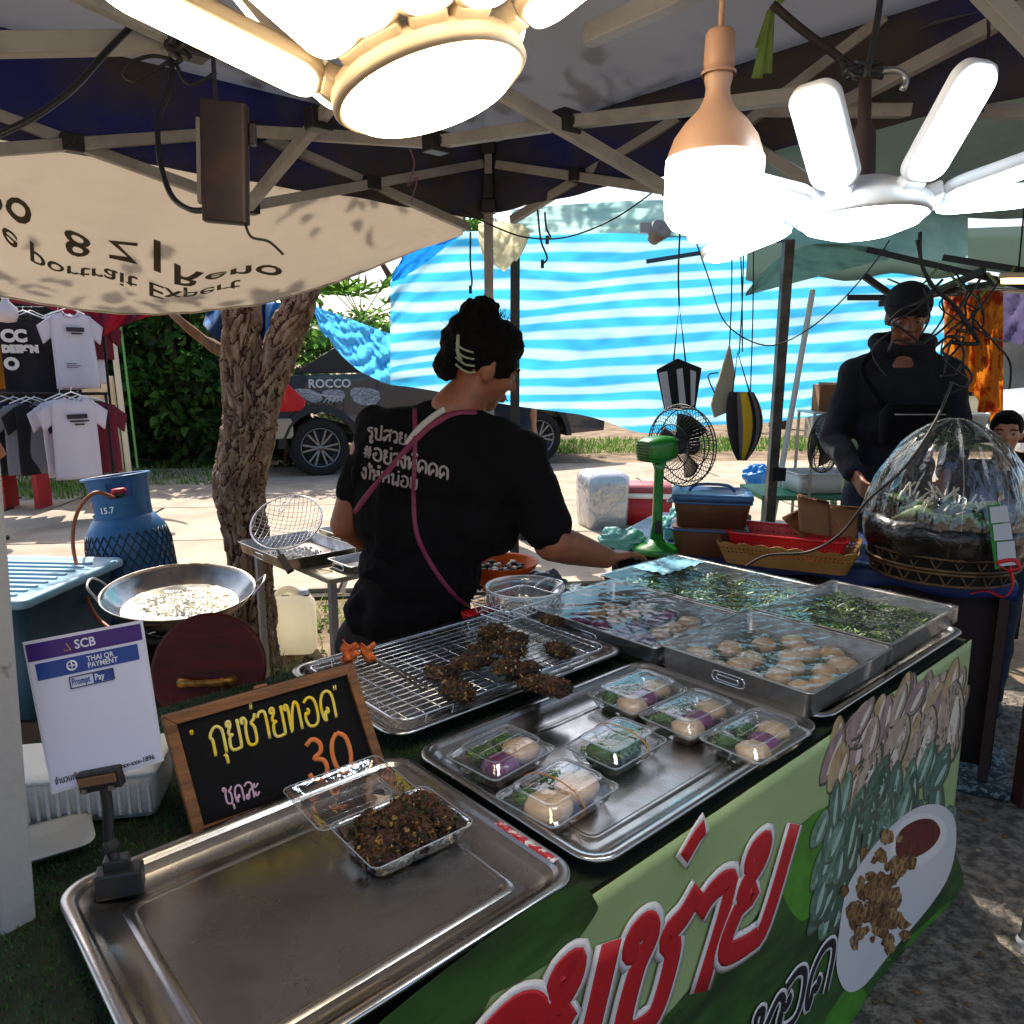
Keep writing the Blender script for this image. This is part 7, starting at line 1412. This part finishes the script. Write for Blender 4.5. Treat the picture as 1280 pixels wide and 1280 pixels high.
# orange bowl and clear tub
ob = thing('orange_bowl', 'orange plastic bowl of dark mushrooms and white shreds beside the woman', 'bowl', tuple(lev(628, 738, .772))); ob.scale = (1.15, 1.15, 1.15); orm = mat('orange_plastic', '#e8700c', .35, tl=.35, c2='#d45e08', ns=4)
b = MB(); b.lathe([(.001, .002), (.05, 0), (.062, .012), (.082, .05), (.092, .075), (.096, .078), (.095, .081), (.088, .078), (.058, .014), (.001, .008)], 36); b.build('bowl', orm, ob)
b = MB()
for i in range(60): a, q = random.uniform(0, 6.28), random.random() ** .5 * .068; s = random.uniform(.006, .014); b.ball((q * math.cos(a), q * math.sin(a), .066 + random.uniform(0, .014)), (s, s, s * .6), 7, 5, mi=random.choice((0, 0, 1)), amp=.4, seed=i)
o = b.build('mushroom_bits', [mat('mushroom_dark', '#1e0f0a', .5), mat('shred_white', '#cfc7b4', .5)]); o.location = ob.location; o['kind'] = 'stuff'
ctb = thing('clear_tub', 'round clear plastic tub standing in front of the orange bowl', 'tub', tuple(lev(656, 770, .785))); b = MB(); b.lathe([(.001, .001), (.085, 0), (.09, .006), (.098, .07), (.104, .072), (.105, .082), (.102, .084), (.097, .076), (.095, .07)], 40); b.build('wall', film('tub_plastic', base=.08, gloss=.6, rough=.1, bump=.1, haze=.22), ctb)
b = MB(); b.tube([(.105 * math.cos(6.283 * i / 40), .105 * math.sin(6.283 * i / 40), .083) for i in range(40)], .0022, 6, closed=True); b.build('rim', white_p, ctb)
b = MB()
for i in range(40): a, q = random.uniform(0, 6.28), random.random() ** .5 * .07; b.ball((q * math.cos(a), q * math.sin(a), .012 + random.uniform(0, .012)), random.uniform(.008, .016), 7, 5, amp=.3, seed=i)
o = b.build('white_bits', mat('shred_white', '#cfc7b4', .5)); o.location = ctb.location; o['kind'] = 'stuff'
rdb = thing('red_box', 'small red plastic box between the woman and the clear tub', 'box', tuple(lev(604, 782, .772)), TA); b = MB(); b.loft([rr(.10, .05, .008, 0), rr(.105, .055, .008, .035)]); b.build('body', redb, rdb); b = MB(); b.loft([rr(.11, .06, .008, .035), rr(.11, .06, .008, .043)]); b.build('lid', redb, rdb)
# low stand with boxes behind the pole
ls = dep(1010, 612, 4.5); lsz = ls.z - .01; lt2 = thing('low_stand', 'green low table behind the tent pole carrying a white foam box', 'table', (ls.x, 4.6, 0)); gmt = mat('stand_green', '#3f7a58', .6)
b = MB(); b.box((0, 0, lsz - .02), (.62, .45, .03)); b.build('table_top', gmt, lt2, bevel=.004)
for sx in (-1, 1):
    for sy in (-1, 1): b = MB(); b.box((sx * .28, sy * .19, (lsz - .035) / 2), (.03, .03, lsz - .035)); b.build('leg', gmt, lt2)
wf = thing('foam_box', 'open white foam box on the green stand behind the tent pole', 'box', (ls.x + .08, 4.55, lsz), .1); b = MB(); b.loft([rr(.34, .24, .02, 0), rr(.38, .27, .02, .11), rr(.34, .23, .02, .11), rr(.31, .21, .02, .015)], c1=True); b.build('body', mat('foam_lid', '#d6d4cf', .8), wf)
b = MB(); b.tube([(x.x, x.y, .112) for x in rr(.38, .27, .02, 0, 4)], .006, 6, closed=True); b.build('rim', mat('foam_lid', '#d6d4cf', .8), wf)
basket('mint_basket', 'pale mint slotted basket on the ground left of the tent pole', lev(905, 640, .15), .3, .42, .28, .10, mat('mint_plastic', '#9fb8a0', .5), 120, 0, (3, 4, 5, 6, 8)); q_ = lev(905, 640, .15); b = MB(); b.box((q_.x, q_.y, .074), (.4, .3, .145)); tag(b.build('basket_block', mat('old_crate', '#3c3026', .9)), 'dark block under the pale mint basket', 'block')
bag('blue_bag', 'bright blue plastic bag on the ground beside the mint basket', lev(945, 610, .3), (.12, .1, .12), mat('blue_bag', '#2f86c4', .3, tl=.4, coat=.4), 12)
# shelf with cardboard box
sh = thing('wire_shelf', 'thin metal shelf carrying a cardboard box left of the man', 'shelf', (dep(1045, 520, 4.4).x, 4.5, 0)); sz2 = dep(1045, 516, 4.4).z
for sx in (-1, 1):
    for sy in (-1, 1): b = MB(); b.box((sx * .13, sy * .12, sz2 / 2), (.014, .014, sz2)); b.build('leg', steel_d, sh)
b = MB(); b.box((0, 0, sz2), (.28, .26, .012)); b.build('shelf_board', steel_d, sh)
bxc = thing('cardboard_box', 'brown cardboard box on the thin metal shelf', 'box', (sh.location.x, 4.48, sz2 + .007), -.1); b = MB(); b.box((0, 0, .075), (.18, .15, .15)); b.build('body', cbm, bxc, bevel=.002); b = MB(); b.box((0, -.05, .154), (.18, .05, .004), (.3, 0, 0)); b.build('flap', cbm, bxc)
# orange cloth, white car, cans and buckets
oc = mat('orange_floral', '#b86a1c', .8, c2='#8a2c10', ns=9, tl=.45, thr=(.48, .55), bump=.3, bs=12, tlc=None)
tarp('orange_cloth', 'orange cloth with a dark red floral pattern hanging behind the man', [1180, 1200, 1225, 1254], [372, 362, 360, 366], [470, 520, 528, 535], 4.6, 4.4, oc, 50, 50, .08, seed=12)
bpy.data.objects['orange_cloth']['category'] = 'cloth'
cord('cloth_rail', 'thin rail the orange cloth hangs on', 'rail', [dep(1150, 358, 4.6), dep(1300, 364, 4.3)], .012, steel_d, k=0)
cv = lev(1300, 560, 0); wcar = thing('white_van', 'white van parked beyond the orange cloth at the right edge', 'van', (5.95, 9.7, 0), R(-8)); wm_ = mat('van_white', '#c9cbcc', .3, coat=.6)
b = MB(); b.prism([(0, .45), (0, .95), (.25, 1.08), (.9, 1.15), (1.5, 1.82), (4.6, 1.86), (4.7, .45), (4.1, .42), (4.0, .75), (3.4, .75), (3.3, .42), (1.35, .42), (1.25, .75), (.65, .75), (.55, .42)], -.9, .9); b.build('body', wm_, wcar, bevel=.06)
for pts in ([(1.0, 1.17), (1.55, 1.74), (2.3, 1.76), (2.3, 1.17)], [(2.4, 1.17), (2.4, 1.76), (3.4, 1.76), (3.4, 1.17)]):
    for y in (-.91, .905): b = MB(); b.prism(pts, y, y + .006); b.build('window', glassd, wcar)
b = MB(); b.grid(lambda s, t: (.92 + .56 * t, -.78 + 1.56 * s, 1.19 + .60 * t), 6, 6, th=-.006); b.build('windscreen', glassd, wcar)
for x in (.95, 3.7):
    for y in (-.88, .88): b = MB(Matrix.Translation((x, y, .33)) @ Matrix.Rotation(R(90), 4, 'X')); b.lathe([(.001, -.08), (.2, -.09), (.32, -.09), (.33, 0), (.32, .09), (.2, .09), (.001, .08)], 28); w_ = b.build('wheel', tyre, wcar)
for y in (-.7, .7): b = MB(); b.box((.0, y, .82), (.05, .28, .14)); b.build('headlight', mat('lamp_glass', '#d9dde0', .1, coat=1), wcar, bevel=.02)
sx_ = dep(1222, 545, 3.9); szz = sx_.z; shf = thing('utility_table', 'dark metal table with white cans and a bucket right of the man', 'table', (sx_.x + .06, 4.1, 0)); b = MB(); b.box((0, 0, szz - .02), (.62, .4, .03)); b.build('table_top', iron, shf)
for sx in (-1, 1):
    for sy in (-1, 1): b = MB(); b.box((sx * .28, sy * .17, (szz - .035) / 2), (.025, .025, szz - .035)); b.build('leg', iron, shf)
bkt = thing('bucket', 'white plastic bucket with a rolled rim on the dark metal table', 'bucket', (sx_.x + .02, 4.0, szz - .004)); b = MB(); b.lathe([(.001, 0), (.06, 0), (.075, .10), (.080, .102), (.080, .115), (.076, .115), (.06, .02), (.001, .015)], 30); b.build('body', white_p, bkt); b = MB(); b.tube([(-.08, 0, .1), (-.06, -.05, .05), (0, -.085, .03), (.06, -.05, .05), (.08, 0, .1)], .002, 6, k=4); b.build('handle', steel_d, bkt)
for i, (dx, dy, lab) in enumerate(((-.10, .10, 'white rectangular can standing left behind the bucket'), (.06, .12, 'white rectangular can standing right behind the bucket'))):
    r_ = thing('jerry_can', lab, 'can', (sx_.x + dx, 4.1 + dy * .5, szz - .004), .1 + i * .2, 'white cans behind the bucket'); b = MB(); b.loft([rr(.13, .09, .02, 0), rr(.13, .09, .02, .17), rr(.10, .07, .02, .195)]); b.build('body', jm, r_); b = MB(); b.lathe([(.02, .19), (.02, .215), (.001, .216)], 14, c=(.03, 0, 0)); b.build('cap', black if i else white_p, r_)
cup = thing('cup', 'teal drinking cup beside the white bucket', 'cup', (sx_.x + .16, 3.95, szz - .004)); b = MB(); b.lathe([(.001, 0), (.028, 0), (.036, .10), (.033, .10), (.026, .006), (.001, .006)], 22); b.build('body', mat('cup_teal', '#5fa0a0', .35), cup); b = MB(); b.tube([(.034, 0, .08), (.06, 0, .07), (.055, 0, .03), (.03, 0, .025)], .004, 6, k=3); b.build('handle', mat('cup_teal', '#5fa0a0', .35), cup)
# neighbour tents overhead -------------------------------------------------------------------
dk = mat('dark_canvas', '#7d8784', .9, c2='#565e68', ns=1.5, tl=.5, thr=(.45, .6), tlc='#7a847e'); nt_ = thing('neighbour_tent', 'dark grey green canopy of the next stall at the upper right', 'tent', (2.4, 3.6, 0)); Mn = inv(nt_)
b = MB(Mn); b.grid(lambda s, t: Vector((.95 + 4.2 * s, 1.9 + 3.0 * t - .9 * s, 2.18 + .55 * math.sin(math.pi * min(1, t * .9 + .05)) * math.sin(math.pi * (.1 + .8 * s)) + .03 * noise.noise(Vector((s * 8, t * 8, 0))))), 40, 30, th=.002); b.build('roof_panel', dk, nt_)
b = MB(Mn); b.grid(lambda s, t: Vector((1.45 + 3.7 * s, 4.95 - .9 * s, 2.22 - .26 * t - .02 * math.sin(s * 50) * t)), 60, 4, th=.002); b.build('valance', mat('grey_green_canvas', '#97a49c', .9, tl=.6), nt_)
for a_, c_ in (((1080, 345, 3.9), (1130, 380, 3.9)), ((1130, 382, 3.9), (1230, 338, 3.5)), ((1085, 312, 4.0), (1290, 360, 3.4)), ((1100, 380, 4.0), (1290, 346, 3.4)), ((1180, 322, 3.6), (1290, 340, 3.3)), ((1060, 372, 4.1), (1140, 372, 3.9))):
    b = MB(Mn); b.bar(dep(*a_), dep(*c_), .026, .028); b.build('truss_bar', mat('dark_tube2', '#17191c', .5), nt_)
b = MB(Mn); e_ = dep(1300, 500, 4.6); b.box((e_.x + .3, 4.6, 1.1), (.04, .04, 2.2)); b.build('leg', mat('dark_tube2', '#17191c', .5), nt_)
for i in range(5): b = MB(Mn); P = [dep(1100 + i * 30 + random.uniform(-15, 15), 350 + random.uniform(-12, 10), 3.3), dep(1120 + i * 30 + random.uniform(-20, 20), 362 + random.uniform(-10, 12), 3.3), dep(1140 + i * 32, 345 + random.uniform(-12, 12), 3.3)]; b.tube(P, .012, 5, k=4, flat=.2); b.build('leaf_string', gm, nt_)
yl = thing('fan_lamp', 'small glowing yellow lamp under the next canopy at the right edge', 'lamp', tuple(dep(1272, 348, 3.2))); b = MB(); b.loft([rr(.14, .05, .02, z, 5) for z in (.0, .02)]); b.build('housing', shell_w, yl); b = MB(); b.loft([rr(.13, .045, .02, -.001, 5), rr(.12, .035, .015, -.02, 5)]); b.build('diffuser', lit('yellow_glow', (1, .75, .35), 2.0), yl)
b = MB(); b.tube([(0, 0, .02), (.005, .02, .3)], .004, 6); b.build('cord', black, yl)
pvc = mat('purple_drape', '#6a6080', .8, tl=.4, c2='#4a4468', ns=3); tarp('purple_drape', 'pale purple drape hanging above the white van at the right edge', [1250, 1280, 1330], [366, 368, 372], [425, 432, 440], 4.9, 4.9, pvc, 20, 20, .04, seed=15); bpy.data.objects['purple_drape']['category'] = 'drape'
# far wall of stalls seen at the right, beyond the tarp
b = MB(); b.box((10.5, 15.6, 1.5), (9, .4, 3.0)); fw_ = b.build('wall', mat('far_wall', '#8f8a80', .9, c2='#6c675f', ns=1, bump=.2, bs=6)); tag(fw_, 'pale rendered wall far behind the white van', 'wall')
q = lev(1272, 1185, 0); stp = thing('post_foot', 'steel post foot standing on the asphalt at the lower right edge', 'post', (q.x + .02, q.y, 0)); b = MB(); b.lathe([(.001, 0), (.035, 0), (.035, .006), (.016, .012), (.014, .09), (.014, .9), (.001, .9)], 18); b.build('tube', steel_d, stp); b = MB(); b.lathe([(.02, .01), (.024, .02), (.02, .03)], 14); b.build('collar', white_p, stp)

# ================================================================ THE SHIRT STALL AT THE LEFT
BY = 7.3; booth = thing('shirt_tent', 'maroon roofed stall tent of hanging t-shirts at the left', 'tent', (-5.4, 8.6, 0)); Mb2 = inv(booth)
b = MB(Mb2); pf_ = lev(157, 590, 0); b.bar(dep(138, 392, 8.6), (dep(162, 598, 8.5)), .05, .05); b.build('pole', mat('cream_tube', '#cfc4ae', .6), booth)
b = MB(Mb2); b.bar(dep(150, 400, 8.9), dep(172, 585, 8.8), .02, .02); b.build('guy_rope', mat('green_rope', '#5f9a50', .7), booth)
mar = mat('maroon_fabric', '#7a1430', .7, tl=.45, c2='#5c1026', ns=2, tlc='#a81c48'); b = MB(Mb2); b.grid(lambda s, t: dep(-60 + 270 * s, 372 + 8 * s + (22 - 60 * abs(s - .75) ** 1.5) * t + 4 * noise.noise(Vector((s * 6, t * 2, 0))) * t, 8.2 + .4 * math.sin(s * 9)), 50, 8, th=.003); b.build('roof_edge', mar, booth)
b = MB(Mb2); b.grid(lambda s, t: dep(112 + 84 * s, 385 + (46 - 30 * s) * t * (1 - .55 * s), 7.9 + .05 * math.sin(s * 12 + t * 3)), 20, 10, th=.003); b.build('roof_flap', mar, booth)
b = MB(Mb2); b.grid(lambda s, t: dep(-60 + 190 * s, 378 + 215 * t, 9.1 + .05 * math.sin(s * 30)), 40, 10, th=.003); b.build('back_cloth', mat('dark_backcloth', '#1c1418', .9), booth)
b = MB(Mb2); b.grid(lambda s, t: dep(100 + 42 * s + 14 * t, 470 + 120 * t, 8.3 + .03 * math.sin(s * 9)), 16, 10, th=.003); b.build('side_cloth', mat('cream_sheet', '#cfc3ad', .8, tl=.4), booth)
def rack(label, py, Y, x0, x1, foot):
    r_ = thing('clothes_rail', label, 'clothes rail', tuple(dep((x0 + x1) / 2, py, Y)), 0, 'rails of the shirt stall'); M_ = inv(r_)
    b = MB(M_); b.tube([dep(x0, py, Y), dep(x1, py, Y)], .014, 8); b.build('rail', iron, r_)
    for x in (x0 + 2, x1 - 2):
        p = dep(x, py, Y); b = MB(M_); b.tube([p, Vector((p.x, p.y, .03))], .013, 8); b.build('upright', iron, r_)
        b = MB(M_); b.bar(Vector((p.x, p.y - .3, .02)), Vector((p.x, p.y + .3, .02)), .03, .03); b.build('foot', iron, r_)
    return r_
rack('upper clothes rail packed with white and dark shirts', 385, 7.9, -30, 128, 1); rack('lower clothes rail in front packed with shirts on white hangers', 492, 7.3, -30, 134, 1)
def shirt_thing(label, x, py, Y, w, h, m, rz=0.0, prints=(), group='t-shirts on the rails', text=None, name='hung_t_shirt'):
    top = dep(x, py, Y); s = 1.0; r_ = thing(name, label, 't-shirt', (top.x, top.y, top.z), rz, group); sd = random.random() * 40
    def yv(x_, z_): return .03 * math.sin(x_ * 16 + sd) * (-z_) / h + .02 * noise.noise(Vector((x_ * 6, z_ * 3, sd)))
    b = MB(); b.grid(lambda s_, t: ((s_ - .5) * w * (1 + .06 * t), yv((s_ - .5) * w, -h * t) - .012, -h * t - (.05 * (1 - 4 * (s_ - .5) ** 2) * (1 if abs(s_ - .5) < .18 else 0) if t == 0 else 0) - .09 * abs(s_ - .5) * (1 - t) * 1.2), 14, 18, th=.025); b.build('body', m, r_)
    for sg in (-1, 1): b = MB(); b.grid(lambda s_, t: (sg * (w * .5 - .02 + .13 * s_ * (1 - .3 * t)), -.012 + .02 * s_, -.05 - .10 * s_ - .19 * t + .02 * t * s_), 5, 6, th=.02); b.build('sleeve', m, r_)
    b = MB(); b.tube([(-.14, 0, -.03), (0, 0, .03), (.14, 0, -.03)], .006, 6); b.tube([(0, 0, .03), (.0, 0, .06), (.012, 0, .07)], .003, 5); b.build('hanger', white_p, r_)
    b = MB(); b.tube([(-.075, -.03, -.015), (-.04, -.035, -.05), (0, -.036, -.06), (.04, -.035, -.05), (.075, -.03, -.015)], .008, 6, k=3); b.build('collar', m, r_)
    for (x0, x1, z0, z1) in prints: b = MB(); b.box(((x0 + x1) / 2, -.055, -(z0 + z1) / 2), (x1 - x0, .003, z1 - z0)); b.build('print', ik if m is shw else wt, r_)
    if text:
        for t_, z_, hgt in text: vs, fs = text_geo(t_, hgt, off=.01); b = MB(); b.add([Vector((-.19 + v.x, -.078, z_ + v.y)) for v in vs], fs); b.build('lettering', mat('tee_print_white', '#c9c4c0', .7), r_)
    return r_
shw = mat('white_jersey', '#c9c2cc', .85, bump=.2, bs=14, tl=.15); sh_m = mat('maroon_jersey', '#5a0f22', .9, bump=.2, bs=14); sh_b = mat('black_jersey', '#121016', .9, bump=.2, bs=14); sh_g = mat('grey_jersey2', '#6b6b72', .9, bump=.2, bs=14); sh_n = mat('navy_jersey', '#141c30', .9, bump=.2, bs=14); sh_y = mat('mustard_jersey', '#b87a14', .9, bump=.2, bs=14)
lines = [(-.09, .0, .50, .508), (-.09, .04, .52, .526), (-.09, .01, .535, .541)]
for lab, x, py, Y, w, h, m, rz, pr_, tx in (
    ('mustard shirt at the far left of the upper rail', -4, 392, 7.9, .46, .74, sh_y, 1.1, (), None),
    ('black shirt with white CC DESIGN O print on the upper rail', 40, 392, 7.55, .46, .78, sh_b, .35, (), [('CC', -.26, .15), ('DESIGN', -.36, .085), ('O', -.52, .15)]),
    ('dark shirt behind the white ones on the upper rail', 50, 392, 7.95, .46, .76, sh_b, 1.0, (), None),
    ('left white shirt of the overlapping pair on the upper rail', 84, 392, 7.8, .40, .74, shw, .95, lines, None),
    ('front white shirt with a chest print on the upper rail', 97, 388, 7.62, .40, .74, shw, .85, lines + [(-.06, .10, .16, .20), (-.02, .08, .21, .225)], None),
    ('maroon shirt next to the white pair on the upper rail', 104, 394, 7.85, .42, .72, sh_m, 1.1, (), None),
    ('white shirt squeezed between maroon ones on the upper rail', 114, 392, 7.95, .42, .70, shw, 1.0, (), None),
    ('dark red shirt at the right end of the upper rail', 122, 394, 8.0, .42, .44, sh_m, .8, (), None),
    ('black shirt at the left of the lower rail', 10, 498, 7.3, .44, .72, sh_b, 1.0, (), None), ('navy shirt on the lower rail behind the person in grey', 28, 500, 7.35, .44, .70, sh_n, .7, (), None),
    ('grey shirt on the lower rail', 44, 500, 7.3, .44, .70, sh_g, .7, (), None), ('charcoal shirt beside the grey one on the lower rail', 54, 500, 7.35, .42, .70, sh_b, 1.0, (), None),
    ('left white shirt of the pair on the lower rail', 86, 496, 7.25, .40, .74, shw, .9, [(-.02, .08, .17, .18), (-.02, .10, .22, .245)], None), ('front white shirt with dark chest print on the lower rail', 100, 494, 7.05, .40, .76, shw, .8, [(-.07, .10, .17, .21), (-.05, .11, .225, .24), (-.01, .07, .255, .27)], None),
    ('black shirt right of the white pair on the lower rail', 108, 498, 7.3, .44, .72, sh_b, .9, (), None), ('dark brown shirt near the right end of the lower rail', 117, 498, 7.35, .42, .70, mat('brown_jersey', '#2c1416', .9), .9, (), None), ('maroon shirt at the right end of the lower rail', 126, 500, 7.4, .42, .70, sh_m, .8, (), None)):
    shirt_thing(lab, x - 11, py, Y, w * .9, h, m, rz, pr_, text=tx)
bx2 = thing('red_bench', 'low red plastic bench under the shirts', 'bench', tuple(lev(30, 600, .3))); b = MB(); b.box((0, 0, .12), (.42, .28, .06)); b.build('seat', mat('bench_red', '#a8242a', .5), bx2, bevel=.01)
for sx in (-1, 1): b = MB(); b.box((sx * .17, 0, -.1), (.05, .22, .38)); b.build('leg', mat('bench_red', '#a8242a', .5), bx2)
bl3 = thing('bulb_lamp', 'unlit white bulb hanging at the upper left corner of the shirt stall', 'lamp', tuple(dep(8, 388, 7.2))); b = MB(); b.lathe([(.001, -.11), (.07, -.10), (.09, -.04), (.09, .02), (.03, .08), (.025, .12), (.001, .12)], 24); b.build('bulb', mat('bulb_white', '#c4b4b8', .4), bl3); b = MB(); b.lathe([(.03, .10), (.03, .16), (.001, .16)], 14); b.build('socket', white_p, bl3)
